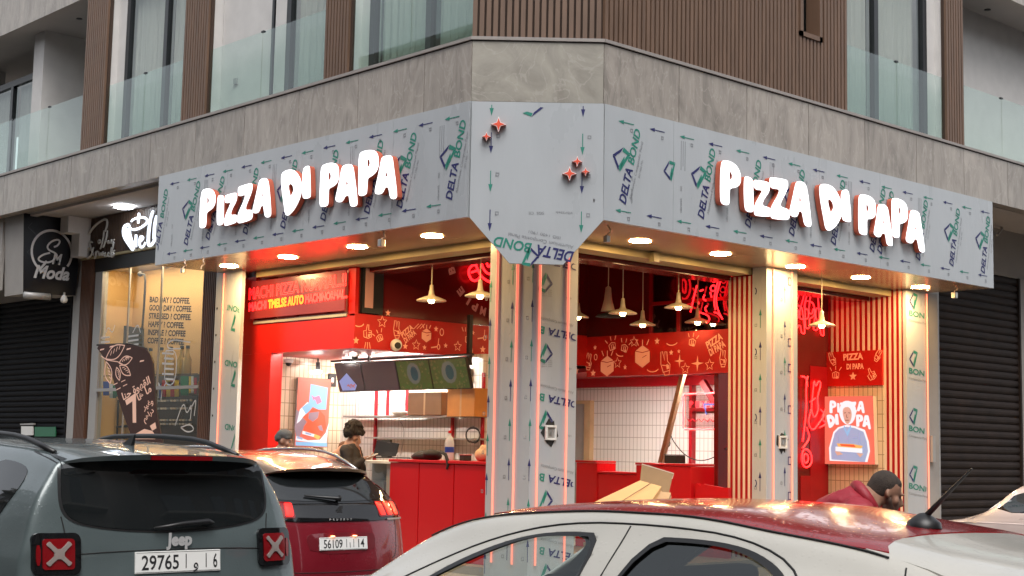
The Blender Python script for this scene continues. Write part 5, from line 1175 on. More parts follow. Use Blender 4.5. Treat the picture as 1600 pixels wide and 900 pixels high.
a = MB(); a.lathe([(.061, .10), (.0615, .10), (.0615, .17), (.061, .17)], c, mat('blue_label', (.02, .06, .35), .4), 20); a.build('label', t); a = MB(); a.lathe([(.02, .345), (.022, .345), (.022, .375), (.001, .378)], c, M['red'], 16); a.build('cap', t)
t = thing('paper_bag', 'crumpled beige paper bag on the counter beside the corner pillar', 'bag', HU(752, 716, 1.7)); c = HU(754, 705, 1.7)
link('bag', blobmesh([('e', (1.7, c.y, 1.53), (.09, .11, .09)), ('e', (1.7, c.y - .02, 1.60), (.05, .06, .06))], .012, 1, 'bag', mat('kraft_paper', (.55, .38, .24), .8, bump=.8, bscale=22)), t)
t = thing('small_box', 'small dark box on the counter between the bottle and the paper bag', 'box', HU(729, 716, 1.7)); c = HU(729, 716, 1.7); part('case', t, lambda m: m.box(1.62, 1.74, c.y - .05, c.y + .05, 1.452, 1.52, M['matblack']), bevel=.006); part('lid', t, lambda m: m.box(1.615, 1.745, c.y - .055, c.y + .055, 1.521, 1.53, M['red_deep']))
# ladder behind the band, its leg coming down into the room
t = thing('step_ladder', 'tall raw timber step ladder standing behind the doodle band, top by the pizza neon', 'ladder', HU(1032, 725, 5.9))
def lad(m):
    a = Vector((5.7, 3.08, .22)); T = HU(1104, 428, 5.86); b1 = HU(1032, 727, 5.6)
    dd = (T - b1).normalized(); foot = b1 - dd * ((b1.z - FLR) / dd.z)
    m.tube([foot, T], .045, M['woodpole'], 4)
ladm = lambda m: None
P0 = HU(1106, 430, 6.16)
b1 = HU(1032, 727, 6.16); d1 = (P0 - b1).normalized(); f1 = b1 - d1 * ((b1.z - FLR) / d1.z)
b2 = HU(1152, 590, 6.16); d2 = (HU(1118, 430, 6.16) - b2).normalized(); f2 = b2 - d2 * ((b2.z - FLR) / d2.z)
part('leg', t, lambda m: m.tube([f1, P0], .05, M['woodpole'], 4)); part('leg', t, lambda m: m.tube([f2, HU(1116, 430, 6.16)], .05, M['woodpole'], 4)); part('top_block', t, lambda m: m.tube([P0 + Vector((0, .06, 0)), HU(1120, 430, 6.16)], .045, M['woodpole'], 4))
def rungs(m):
    for k in (.55, .68, .30, .42): m.tube([f1.lerp(P0, k), f2.lerp(HU(1116, 430, 6.16), k)], .018, M['woodpole'], 6)
t = thing('hanging_cable', 'black cable sagging from the ladder leg to the right across the tiles', 'cable', HU(1045, 680, 6.3)); part('cable', t, lambda m: m.tube([HU(x, y, 6.3) for x, y in chaikin([(1046, 675), (1052, 690), (1070, 712), (1092, 721), (1115, 716), (1136, 700)], 2, False)], .008, M['black'], 6)); part('loose_end', t, lambda m: m.tube([HU(x, y, 6.3) for x, y in chaikin([(1043, 686), (1048, 692), (1044, 700), (1040, 694), (1044, 688)], 2, False)], .008, M['black'], 6))
# cardboard waste leaning by the corner
Fcb = Fr((2.2, .35, 0), (1, -.92, 0))
def card(name, pts, off, th, label, tilt=.25, mt='cardboard'):
    F = Fr(Fcb.o - Fcb.n * off, Fcb.ex); t = thing(name, label, 'cardboard', F.p(*F.px(*pts[0]), 0), group='cardboard pieces by the corner')
    P = [tuple(F.px(*p)) for p in pts]; part('sheet', t, lambda m: m.poly(F, P, [], 0, M[mt], th, M['cardboard'])); 
    part('torn_edge', t, lambda m: m.ribbon(F, P[:3], .012, .003, M['cream'])); return t
card('cardboard_sheet', [(1003, 725), (1053, 740), (1050, 748), (1045, 772), (1030, 768), (1000, 755), (1001, 742)], .12, .01, 'upright torn piece of cardboard behind the flattened boxes', mt='cardboard')
def flatbox(z0, dz, quad, label, k='cardboard'):
    P = [HZ(*q, z0) for q in quad]; t = thing('flattened_box', label, 'cardboard', P[0], group='cardboard pieces by the corner')
    def f(m):
        n = len(P); vs = [p for p in P] + [p - Vector((0, 0, dz)) for p in P]; m.add(vs, [tuple(range(n)), tuple(range(2 * n - 1, n - 1, -1))] + [(i, (i + 1) % n, (i + 1) % n + n, i + n) for i in range(n)], M[k])
    part('box', t, f)
def slope_card(pts, label, th=.05, k='cardboard'):
    """stiff sheet leaning on the stack: given by points with their own distance along the view"""
    P = [CP + ray(x, y) * D for x, y, D in pts]; n = (P[1] - P[0]).cross(P[2] - P[0]).normalized()
    if n.z < 0: n = -n
    t = thing('flattened_box', label, 'cardboard', P[0], group='cardboard pieces by the corner')
    def f(m):
        N = len(P); vs = P + [p - n * th for p in P]; m.add(vs, [tuple(range(N)), tuple(range(2 * N - 1, N - 1, -1))] + [(i, (i + 1) % N, (i + 1) % N + N, i + N) for i in range(N)], M[k])
    part('box', t, f, bevel=.004)
    def g(m):
        a = P[0].lerp(P[1], .5) + n * .003; b = P[-1].lerp(P[2], .5) + n * .003; m.tube([a, b], .004, M['woodpole'], 4)
    part('crease', t, g)
M['card2'] = mat('bright_cardboard', (.62, .36, .15), .8, var=.08, vscale=2)
slope_card([(890, 803, 14.2), (1012, 790, 14.2), (1033, 760, 14.9), (1000, 751, 15.0)], 'long bright flattened box sloping down towards the corner pillar', .05, 'card2')
slope_card([(965, 800, 14.4), (1040, 790, 14.4), (1048, 770, 14.8), (1010, 766, 14.9)], 'darker folded cardboard under the long flattened box', .04)
t = thing('cardboard_stack', 'stack of folded boxes hidden under the leaning cardboard at the corner', 'cardboard', HZ(985, 800, .13))
_c = CP + ray(985, 800) * 14.6
part('boxes', t, lambda m: [m.box(_c.x - .35 + .03 * (i % 2), _c.x + .35 + .03 * (i % 3), _c.y - .3, _c.y + .3 - .03 * (i % 2), .125 + i * .085, .205 + i * .085, M['cardboard']) for i in range(9)], bevel=.004)

# ================================================================== coffee shop next door
cof = thing('coffee_shop_front', 'brown coffee shop front with lit script sign and large window', 'shop front', (1.3, 10.3, .12))
Fk = FRU(1.30)
M['brownboard'] = mat('fluted_brown_board', (.075, .045, .03), .45, var=.1)
def flute(m, F, x0, x1, z0, z1, d0, mt, pitch=.05):
    n = max(1, int((x1 - x0) / pitch)); p = (x1 - x0) / n; m.fbox(F, x0, x1, z0, z1, d0 - .06, d0, mt)
    for i in range(n): m.fbox(F, x0 + i * p, x0 + i * p + p * .6, z0, z1, d0 + .001, d0 + .016, mt)
part('sign_board', cof, lambda m: flute(m, Fk, -12.9, -8.0, 4.80, ZB + .01, .0, M['brownboard'], .055))
part('cornice', cof, lambda m: (m.fbox(Fk, -12.9, -8.0, 4.76, 4.80, -.06, .03, M['pelmet']), m.fbox(Fk, -12.44, -8.34, 4.52, 4.76, -.08, -.02, M['black'])))
M['brownpier'] = mat('brown_fluted_pier', (.11, .052, .032), .5, var=.1)
part('pier', cof, lambda m: flute(m, Fk, -12.87, -12.46, .12, 4.76, .0, M['brownpier'])); part('pier', cof, lambda m: flute(m, Fk, -8.73, -8.36, .12, 4.76, .0, M['brownpier']))
part('jamb', cof, lambda m: m.fbox(Fk, -12.38, -12.12, .12, 4.52, -.12, -.01, M['alu'])); part('jamb', cof, lambda m: m.fbox(Fk, -8.36, -8.0, .12, 4.76, -.12, .012, M['concrete'])); part('jamb', cof, lambda m: m.fbox(Fk, -13.14, -12.88, .12, 4.3, -.05, .01, M['alu']))
M['cofpane'] = glass('shop_window_glass', (.93, .94, .92), .0); part('pane', cof, lambda m: m.fbox(Fk, -12.12, -8.74, .5, 4.52, -.06, -.05, M['cofpane']))
M['cofwall'] = mat('warm_ochre_wall', (.56, .36, .15), .7, emit=(1, .62, .28), es=.0, var=.05, vscale=1.0)
Fw3 = FRU(1.95)
part('inner_wall', cof, lambda m: (m.fbox(Fw3, -13.3, -8.0, .12, 4.7, -.05, 0, M['cofwall']), m.box(1.36, 2.0, 8.0, 8.05, .12, 4.7, M['cofwall']), m.box(1.36, 2.0, 12.2, 12.25, .12, 4.7, M['cofwall']), m.box(1.36, 2.0, 8.0, 12.3, 4.56, 4.6, M['ceiling'])))
part('mullion', cof, lambda m: [m.fbox(Fk, x, x + .02, .5, 4.52, -.07, -.04, M['concrete']) for x in (Fk.px(196, 480).x, Fk.px(246, 480).x)])
M['ledgelow'] = mat('dark_wood_ledge', (.05, .03, .02), .5)
zs = Fw3.px(250, 590).y
part('shelf', cof, lambda m: (m.fbox(Fw3, -12.3, -8.3, zs - .12, zs - .0, .02, .28, M['ledgelow']), m.fbox(Fk, -12.1, -8.74, zs - .25, zs - .20, -.04, .02, M['alu'])))
M['cofl'] = mat('cool_white_tube', (1, 1, 1), .5, emit=(.85, .92, 1), es=5)
t = thing('ceiling_light', 'bright white light under the overhang in front of the coffee shop sign', 'ceiling light', (.75, 10.8, ZB)); _p = HZ(193, 324, ZB - .01)
part('diffuser', t, lambda m: m.lathe([(0, -.02), (.12, -.016), (.15, .0)], _p, mat('bright_cool_light', (1, 1, 1), .5, emit=(.85, .92, 1), es=22), 24)); part('ring', t, lambda m: m.lathe([(.15, .0), (.17, -.01), (.18, .01)], _p, M['white'], 24))
part('window_light', cof, lambda m: m.box(1.38, 1.46, 8.8, 11.9, 4.54, 4.55, mat('warm_strip_light', (1, .9, .7), .5, emit=(1, .78, .5), es=38)))  # added fill strip, hidden behind the board to brighten the coffee window
# script sign
def script(name, label, F, strokes, r, mt, d=.05, group='lit script signs of the coffee shop'):
    t = thing(name, label, 'sign', F.p(*F.px(*strokes[0][0][0]), 0), group=group)
    m = MB()
    for pts, w in strokes:
        q = chaikin([F.px(*p) for p in pts], 2, False); n = len(q)
        m.tube([F.p(p.x, p.y, d) for p in q], [w * r * (.75 + .35 * math.sin(3.14 * i / max(1, n - 1))) for i in range(n)], mt, 8)
    m.build('letters', t, smooth=True); return t
def K(P): return [(120 + x / 6.43, 300 + y / 6.43) for x, y in P]
M['signdim'] = mat('unlit_white_letters', (.55, .53, .50), .4); M['signlit'] = mat('lit_blue_white_letters', (.9, .95, 1), .5, emit=(.80, .88, 1), es=.75)
script('script_sign', 'grey white script lettering Coffee & sweets on the brown sign board', Fk, [(K([(160, 560), (130, 580), (108, 560), (112, 500), (150, 420), (200, 350), (260, 300), (310, 275), (335, 290), (330, 350), (310, 400)]), 1), (K([(300, 390), (295, 460), (275, 550), (262, 575)]), .8), (K([(335, 390), (325, 460), (300, 545), (290, 560)]), .8), (K([(240, 500), (255, 480), (268, 500), (250, 525), (242, 505)]), .7),
   (K([(330, 505), (345, 490), (350, 505), (335, 520), (360, 515)]), .7), (K([(365, 500), (375, 480), (380, 500), (365, 520), (405, 515)]), .7), (K([(405, 480), (385, 500), (400, 515), (380, 600), (365, 640)]), .7), (K([(185, 510), (160, 500), (155, 530), (175, 590), (195, 640)]), .9), (K([(195, 560), (175, 640), (140, 670), (115, 650), (125, 600), (165, 580)]), .9),
   (K([(235, 600), (215, 605), (225, 640), (205, 670)]), .9), (K([(245, 600), (255, 650), (270, 610), (280, 650), (290, 600)]), .8), (K([(300, 630), (315, 610), (300, 650), (330, 650)]), .8), (K([(335, 630), (350, 605), (335, 650), (360, 650)]), .8), (K([(375, 560), (368, 640), (385, 655)]), .8), (K([(410, 590), (390, 600), (402, 630), (385, 655), (370, 650)]), .9)], .020, M['signdim'])
script('script_sign', 'brightly lit blue white cup and script lettering beside the canopy edge', Fk, [(K([(655, 215), (650, 260), (645, 320)]), 1.3), (K([(575, 300), (600, 275), (660, 258), (720, 262), (742, 295), (720, 330), (650, 375), (590, 385), (560, 365), (550, 330)]), 1.2), (K([(545, 330), (510, 345), (498, 390), (505, 450), (540, 510), (590, 585)]), 1.9), (K([(555, 380), (560, 450), (585, 520), (600, 575)]), 1.6), (K([(530, 370), (535, 430), (560, 500)]), 1.8), (K([(625, 430), (620, 500), (625, 555)]), 1.3),
   (K([(655, 510), (690, 480), (695, 455), (670, 450), (655, 500), (665, 565), (700, 550), (715, 510)]), 1.2), (K([(795, 190), (770, 260), (750, 400), (742, 540), (775, 540), (810, 490), (815, 450)]), 1.5), (K([(830, 240), (810, 330), (805, 420), (800, 480)]), 1.5)], .017, M['signlit'])
# Moda projecting sign
t = thing('projecting_sign', 'black projecting box sign with a circled SM emblem and the word Moda', 'sign', (.7, 13.2, 4.1))
Fm = FRV(12.98)
mo = [tuple(Fm.px(*p)) for p in ((36, 459), (118, 462), (122, 420), (120, 362), (110, 346), (92, 334), (68, 331), (37, 331))]
part('box', t, lambda m: m.poly(Fm, mo, [], 0, mat('black_sign_face', (.005, .005, .007), .4, spec=.3), .75, M['concrete']))
def moda(m):
    c = Fm.px(81, 394); r = (Fm.px(112, 394) - c).length
    q = [(c.x + r * math.cos(a), c.y + r * 1.03 * math.sin(a)) for a in [-.62 + k * .17 for k in range(29)]]; q.append(tuple(Fm.px(73, 408)))
    m.ribbon(Fm, q, .042, .004, M['signdim2'])
    m.ribbon(Fm, [tuple(p) for p in chaikin([Fm.px(*p) for p in ((84, 386), (90, 384), (94, 377), (90, 374), (80, 377), (73, 385), (76, 391), (86, 395), (90, 400), (80, 410), (66, 410), (58, 405), (66, 398), (78, 395))], 2, False)], .032, .005, M['signdim2'])
    put_text(m, Fm, 'M', Fm.px(81, 412), Fm.px(96, 414), M['signdim2'], .006, .19, bold=.03, shear=.2)
    put_text(m, Fm, 'Moda', Fm.px(52, 433), Fm.px(108, 438), M['signdim2'], .006, .22, bold=.035, shear=.3)
    m.ribbon(Fm, [Fm.px(58, 368), Fm.px(44, 355), Fm.px(50, 348)], .012, .003, M['frame']); m.ribbon(Fm, [Fm.px(52, 402), Fm.px(42, 394), Fm.px(52, 386)], .012, .003, M['frame'])
M['signdim2'] = mat('white_emblem', (.62, .62, .62), .5)
part('emblem', t, moda)
part('side_panel', t, lambda m: m.fbox(FRU(.19), -20, -13.75, 4.2, 5.42, -.06, 0, M['concrete']))
t = thing('awning_box', 'grey shutter motor housing under the Moda sign', 'housing', HV(60, 462, 12.9)); 
part('housing', t, lambda m: m.tube([HV(38, 461, 12.9), HV(78, 464, 12.9)], .06, M['alu'], 10), smooth=True); part('end_cap', t, lambda m: m.tube([HV(78, 464, 12.9), HV(79, 464, 12.9)], .065, M['matblack'], 10))
t = thing('dome_lamp', 'small white bulkhead lamp right of the grey housing under the Moda sign', 'lamp', HV(100, 465, 12.9)); part('bulb', t, lambda m: m.lathe([(.0, -.09), (.05, -.07), (.065, -.02), (.04, .04), (.02, .06)], HV(100, 466, 12.9), M['white'], 16), smooth=True); part('bracket', t, lambda m: m.tube([HV(100, 461, 12.9), HV(101, 457, 12.9)], .02, M['alu'], 6))
t = thing('notice_board', 'green and white notices fixed on the black shutter above the grey car', 'notice', HU(60, 680, 1.25)); Fnb = FRU(1.26)
part('green_notice', t, lambda m: m.poly(Fnb, [tuple(Fnb.px(*p)) for p in ((54, 682), (86, 682), (86, 667), (54, 667))], [], 0, mat('green_notice', (.02, .14, .07), .5), .02)); part('white_notice', t, lambda m: m.poly(Fnb, [tuple(Fnb.px(*p)) for p in ((33, 680), (51, 680), (51, 666), (33, 666))], [], 0, M['white'], .02)); part('cover', t, lambda m: m.poly(Fnb, [tuple(Fnb.px(*p)) for p in ((32, 664), (53, 664), (53, 661), (32, 662))], [], .01, M['alu'], .04))
# lettering on the inner wall
t = thing('wall_lettering', 'black slogan lettering about coffee on the ochre wall in the coffee shop window', 'lettering', Fw3.p(-9.8, 3.2, 0))
def slog(m):
    for i, s in enumerate(('BAD DAY ? COFFEE.', 'GOOD DAY ? COFFEE.', 'STRESSED ? COFFEE.', 'HAPPY ? COFFEE.', 'INSPIRE ? COFFEE', 'COFFEE ? COFFEE.')):
        x0 = 234 - i * .7; x1 = [297, 300, 299, 288, 290, 288][i]; y = 472 + i * 12.8 - (0.0)
        put_text(m, Fw3, s, Fw3.px(x0, y), Fw3.px(x1, y + 2.5), M['matblack'], .004, .098, bold=.03)
part('letters', t, slog)
M['glassb'] = mat('amber_bottle', (.30, .20, .05), .2); M['shelfwhite'] = M['white']
for i, x in enumerate((231, 247, 264, 279, 296, 305)):
    lb = ['amber bottle at the left end of the coffee shop shelf', 'second amber bottle on the coffee shop shelf', 'third amber bottle on the coffee shop shelf, behind the white window drawing', 'fourth amber bottle on the coffee shop shelf', 'fifth amber bottle on the coffee shop shelf', 'amber bottle at the right end of the coffee shop shelf'][i]
    c = Fw3.p(Fw3.px(x, 570).x, zs + .002, .15); t = thing('bottle', lb, 'bottle', c, group='amber bottles on the coffee shop shelf')
    a = MB(); a.lathe([(.001, 0), (.065, 0), (.07, .02), (.07, .26), (.03, .36), (.025, .44)], c, M['glassb'], 14); a.build('bottle', t, smooth=True); a = MB(); a.lathe([(.03, .44), (.032, .44), (.032, .49), (.001, .49)], c, M['matblack'], 12); a.build('cap', t)
t = thing('window_drawing', 'white line drawings and lettering stuck on the coffee shop window', 'decal', Fk.p(-9.6, 2.8, 0)); Fkw = FRU(1.345)
def wd(m):
    for L in ([(300, 535), (268, 530), (262, 545), (285, 545)], [(262, 548), (258, 600), (276, 603), (280, 548), (262, 548)], [(210, 520), (218, 505), (222, 520)], [(168, 520), (172, 510), (178, 522), (182, 508)], [(276, 665), (290, 625), (294, 650), (303, 628), (300, 655)], [(300, 640), (310, 620), (306, 650)], [(285, 668), (300, 662), (307, 672), (295, 676), (285, 668)], [(250, 598), (256, 610), (262, 598)], [(256, 610), (254, 625)]):
        m.ribbon(Fkw, [tuple(p) for p in chaikin([Fkw.px(*p) for p in L], 2, False)], .022, .03, M['signdim2'])
    for k in range(6): m.ribbon(Fkw, [Fkw.px(256 + (k % 2) * 3, 552 + k * 8), Fkw.px(274, 553 + k * 8)], .03, .03, M['signdim2'])
    for k in range(3): m.ribbon(Fkw, [Fkw.px(160, 528 + k * 7), Fkw.px(174, 527 + k * 7)], .03, .03, M['signdim2']); m.ribbon(Fkw, [Fkw.px(203, 526 + k * 7), Fkw.px(219, 524 + k * 7)], .03, .03, M['signdim2'])
part('drawing', t, wd)
t = thing('menu_board', 'dark menu board standing in the coffee shop window', 'board', HU(203, 520, 1.8)); Fmb = FRU(1.8)
part('board', t, lambda m: m.poly(Fmb, [tuple(Fmb.px(*p)) for p in ((160, 545), (222, 543), (223, 513), (187, 508), (160, 518))], [], 0, mat('slate_board', (.045, .05, .05), .6), .03)); part('shelf_boards', t, lambda m: [m.fbox(Fmb, Fmb.px(160, 525).x, Fmb.px(184, 525).x, Fmb.px(170, 523 + 9 * k).y, Fmb.px(170, 521 + 9 * k).y, .0, .08, M['matblack']) for k in range(3)])
# string of small flags
t = thing('flag_bunting', 'row of small national flags under the coffee shop shelf', 'bunting', HU(230, 600, 1.4), group=None)
fcol = {k: mat('flag_' + k, c, .7) for k, c in (('green', (.01, .16, .06)), ('red', (.45, .02, .02)), ('yellow', (.65, .45, .03)), ('blue', (.02, .06, .3)), ('white', (.6, .6, .58)), ('black', (.02, .02, .02)))}
def bunt(m):
    F = FRU(1.42); q = F.px
    def fl(x, w, cols, y=588, h=32):
        n = len(cols)
        for i, c in enumerate(cols): m.poly(F, [tuple(q(x + w * i / n, y + h)), tuple(q(x + w * (i + 1) / n, y + h)), tuple(q(x + w * (i + 1) / n, y)), tuple(q(x + w * i / n, y))], [], .01, fcol[c], .004)
    fl(145, 10, ['red', 'red']); fl(153, 8, ['yellow', 'yellow'], 602, 16); fl(162, 9, ['blue', 'blue'], 596, 22); fl(172, 10, ['white', 'green'], 600, 22); fl(182, 10, ['green', 'green'], 590, 30)
    fl(244, 8, ['green', 'white', 'blue'], 600, 22); fl(254, 26, ['red', 'yellow', 'red', 'yellow'], 594, 26); fl(262, 10, ['yellow'], 596, 10); fl(283, 12, ['green', 'green'], 588, 30); fl(296, 7, ['yellow', 'white'], 588, 26); fl(304, 4, ['red'], 590, 26)
part('flags', t, bunt); part('cord', t, lambda m: m.tube([HU(143, 588, 1.43), HU(309, 584, 1.43)], .006, M['matblack'], 5))
# chairs / furniture silhouettes inside
t = thing('bar_table', 'tall dark framed table inside the coffee shop window', 'table', HU(185, 680, 1.7)); 
part('frame', t, lambda m: [m.tube([HU(a, b, 1.7), HU(c, d, 1.7)], .018, M['matblack'], 6) for a, b, c, d in ((172, 600, 168, 700), (185, 625, 182, 700), (182, 667, 200, 665), (150, 600, 150, 700))]); part('tabletop', t, lambda m: m.tube([HU(182, 667, 1.7), HU(235, 664, 1.7)], .02, M['matblack'], 6))
t = thing('dark_cabinet', 'dark glazed cabinet with small goods behind the coffee shop window on the right', 'cabinet', HU(285, 660, 1.8)); Fdc = FRU(1.8)
part('carcass', t, lambda m: m.poly(Fdc, [tuple(Fdc.px(*p)) for p in ((243, 700), (309, 700), (309, 618), (243, 618))], [], 0, M['ledgelow'], .1)); part('goods', t, lambda m: [m.fbox(Fdc, Fdc.px(x, 640).x, Fdc.px(x + 3, 640).x, Fdc.px(250, y + 3).y, Fdc.px(250, y).y, .005, .03, M['cream'] if (x + y) % 3 else M['alu']) for x in range(248, 300, 5) for y in (625, 637, 655, 661)])
# black curved rail in window
t = thing('hanging_pole', 'thin black pole with a ball top hanging in the coffee shop window', 'pole', HU(218, 430, 1.5)); part('pole', t, lambda m: m.tube([HU(x, y, 1.5) for x, y in ((220, 428), (226, 429), (227, 440), (225, 480), (222, 516))], .018, M['matblack'], 6)); part('ball', t, lambda m: m.lathe([(0, -.05), (.045, -.02), (.045, .02), (0, .05)], HU(219, 428, 1.5), M['matblack'], 12), smooth=True)
# feather flag on the pavement
Ff = Fr((.55, 9.2, 0), (.25, -1, 0))
t = thing('feather_flag', 'dark brown feather flag with coffee beans and Arabic lettering before the coffee shop', 'flag', Ff.p(*Ff.px(228, 690), 0))
fo = [(148, 539), (175, 538), (200, 538), (222, 542), (233, 550), (238, 562), (240, 590), (243, 640), (251, 676), (255, 700), (213, 702), (203, 676), (188, 635), (175, 585), (163, 560)]
M['flagbrown'] = mat('dark_brown_fabric', (.045, .022, .020), .6, bump=.5, bscale=7, stretch=(1, 1, .3)); M['flagpink'] = mat('pale_pink_print', (.80, .52, .42), .6)
FO = [Ff.px(*p) for p in fo]
def flagcloth(m):
    vs = [(p.x, p.y) for p in chaikin(FO, 1)]; m.poly(Ff, vs[::-1], [], .0, M['flagbrown'], .008)
part('cloth', t, flagcloth)
part('pole', t, lambda m: m.tube([Ff.p(*Ff.px(*p), -.02) for p in ((150, 539), (200, 537), (228, 545), (238, 570), (243, 640), (256, 705), (262, 740))], .014, M['matblack'], 8), smooth=True)
def W(x, y): return Ff.px(120 + x / 5.296, 520 + y / 5.296)
def flagprint(m):
    def leafs(cx, cy, L, a, w=.35):
        P = []
        for k in range(16):
            s = k / 15; P.append((s * L, w * L * math.sin(math.pi * s)))
        P += [(x, -y) for x, y in P[::-1]]
        ca, sa = math.cos(a), math.sin(a); c = W(cx, cy)
        Q = [(c.x + x * ca - y * sa, c.y + x * sa + y * ca) for x, y in P]; m.ribbon(Ff, Q, .016, .002, M['flagpink'], closed=True)
        for q in (.25, .4, .55, .7): m.ribbon(Ff, [(c.x + (q * L) * ca, c.y + q * L * sa), (c.x + (q + .12) * L * ca - .12 * L * sa, c.y + (q + .12) * L * sa + .12 * L * ca)], .012, .002, M['flagpink'])
    leafs(240, 215, .46, .45, .22); leafs(245, 240, .36, -1.25, .22); leafs(350, 250, .30, .25, .22); leafs(355, 270, .30, -.55, .22); leafs(330, 285, .22, -1.2, .22)
    m.ribbon(Ff, [W(200, 190), W(250, 225), W(340, 240), W(380, 260)], .014, .002, M['flagpink'])
    for x, y in ((420, 205), (540, 235), (430, 135), (290, 115), (210, 140)): c = W(x, y); m.poly(Ff, [(c.x - .05, c.y - .015), (c.x + .04, c.y + .0), (c.x + .05, c.y + .02), (c.x - .04, c.y + .01)], [], .002, M['flagpink'])
    ar = lambda s: s[::-1]
    put_text(m, Ff, ar('\uFE8D\uFEDF\uFED8\uFEEC\uFEEE\uFE93\u0020\uFEA3\uFEE8\uFE8E'), W(385, 560), W(612, 415), M['flagpink'], .002, bold=.02)
    put_text(m, Ff, ar('\uFEE3\uFE8E\u0020\uFEEB\uFE8E'), W(510, 565), W(622, 480), M['flagpink'], .002, bold=.02)
    put_text(m, Ff, ar('\uFEED\uFECF\uFEF4\uFEAE'), W(555, 640), W(635, 580), M['flagpink'], .002, bold=.02)
    put_text(m, Ff, '7', W(458, 752), W(548, 690), M['flagpink'], .002, .40, bold=.03)
    put_text(m, Ff, ar('\uFEA9\uFEAD\uFE8D\uFEEB\uFEE2'), W(560, 740), W(640, 650), M['flagpink'], .002, bold=.02)
    c = W(635, 775); m.poly(Ff, [tuple(W(*p)) for p in ((605, 770), (650, 740), (660, 790), (625, 810))], [], .002, M['flagpink']); m.poly(Ff, [tuple(W(*p)) for p in ((480, 840), (560, 795), (625, 812), (640, 830), (650, 880), (480, 880))], [], .003, M['flagpink'])
    for x, y in ((320, 430), (345, 470), (385, 405), (400, 440)): c = W(x, y); m.poly(Ff, [(c.x - .045, c.y - .01), (c.x + .045, c.y + .02), (c.x + .045, c.y + .035), (c.x - .045, c.y + .005)], [], .002, M['flagpink'])
part('print', t, flagprint)
part('base', t, lambda m: m.lathe([(0, 0), (.22, 0), (.20, .04), (.04, .06), (.03, .12)], (Ff.p(*Ff.px(262, 740), 0).x, Ff.p(*Ff.px(262, 740), 0).y, .12), M['matblack'], 16))
# ================================================================== cars
def paint(name, col, rough=.25, metal=.0, drops=.25, coat=.9):
    m = mat(name, col, rough, metal, coat=coat, spec=.5 if coat > .5 else .3, var=.10, vscale=2.2); nt = m.node_tree; b = nt.nodes['Principled BSDF']
    if drops:                                  # rain drops standing on the paint
        tc = nt.nodes.new('ShaderNodeTexCoord'); vo = nt.nodes.new('ShaderNodeTexVoronoi'); vo.inputs['Scale'].default_value = 46; vo.inputs['Randomness'].default_value = 1
        nt.links.new(tc.outputs['Object'], vo.inputs['Vector']); mr = nt.nodes.new('ShaderNodeMapRange'); mr.inputs['From Min'].default_value = .10; mr.inputs['From Max'].default_value = .30; mr.inputs['To Min'].default_value = 1; mr.inputs['To Max'].default_value = 0
        nt.links.new(vo.outputs['Distance'], mr.inputs[0]); bp = nt.nodes.new('ShaderNodeBump'); bp.inputs['Strength'].default_value = drops; bp.inputs['Distance'].default_value = .003
        nt.links.new(mr.outputs[0], bp.inputs['Height']); nt.links.new(bp.outputs[0], b.inputs['Coat Normal']); nt.links.new(bp.outputs[0], b.inputs['Normal'])
    return m
M['paint_grey'] = paint('grey_green_paint', (.10, .128, .132), .34, .25, .14); M['paint_maroon'] = paint('maroon_paint', (.20, .006, .016), .30, .2, .25); M['paint_white'] = paint('white_paint', (.50, .48, .43), .32, .0, .15)
M['paint_bronze'] = paint('wet_bronze_roof', (.10, .055, .03), .30, .2, .25); M['paint_redroof'] = paint('dark_red_roof', (.24, .006, .010), .16, .0, .16, .35); M['carglass'] = mat('dark_car_glass', (.010, .012, .013), .03, spec=.9); M['gloss_black'] = mat('gloss_black', (.006, .006, .007), .06, spec=.7)
M['rubber'] = mat('tyre_rubber', (.015, .015, .015), .85); M['rim'] = mat('alloy_rim', (.35, .35, .36), .3, .8); M['badge'] = mat('bright_badge', (.72, .72, .72), .25, .35); M['chrome'] = mat('chrome', (.75, .75, .75), .12, 1.0); M['platew'] = mat('plate_white', (.72, .72, .70), .35, emit=(1, .95, .9), es=.05); M['platek'] = mat('plate_black', (.02, .02, .022), .5)  # the plate white has a little glow mixed in, without being a lamp
M['redlens'] = mat('red_lens', (.20, .004, .007), .12, spec=.7); M['redlens_on'] = mat('lit_red_lens', (.25, .008, .006), .3, emit=(1, .016, .010), es=1.25); M['xsilver'] = mat('pale_lamp_reflector', (.34, .28, .26), .35, .3)
M['clearglass'] = glass('windscreen_glass', (.86, .90, .89), .03); M['tintglass'] = glass('car_side_glass', (.72, .80, .78), .03); M['darktint'] = glass('tinted_side_glass', (.20, .22, .22), .05); M['seam'] = mat('panel_seam', (.01, .01, .01), .7); M['interior'] = mat('dark_cabin', (.03, .03, .032), .8); M['chromeline'] = mat('satin_trim', (.5, .5, .5), .25, .9)

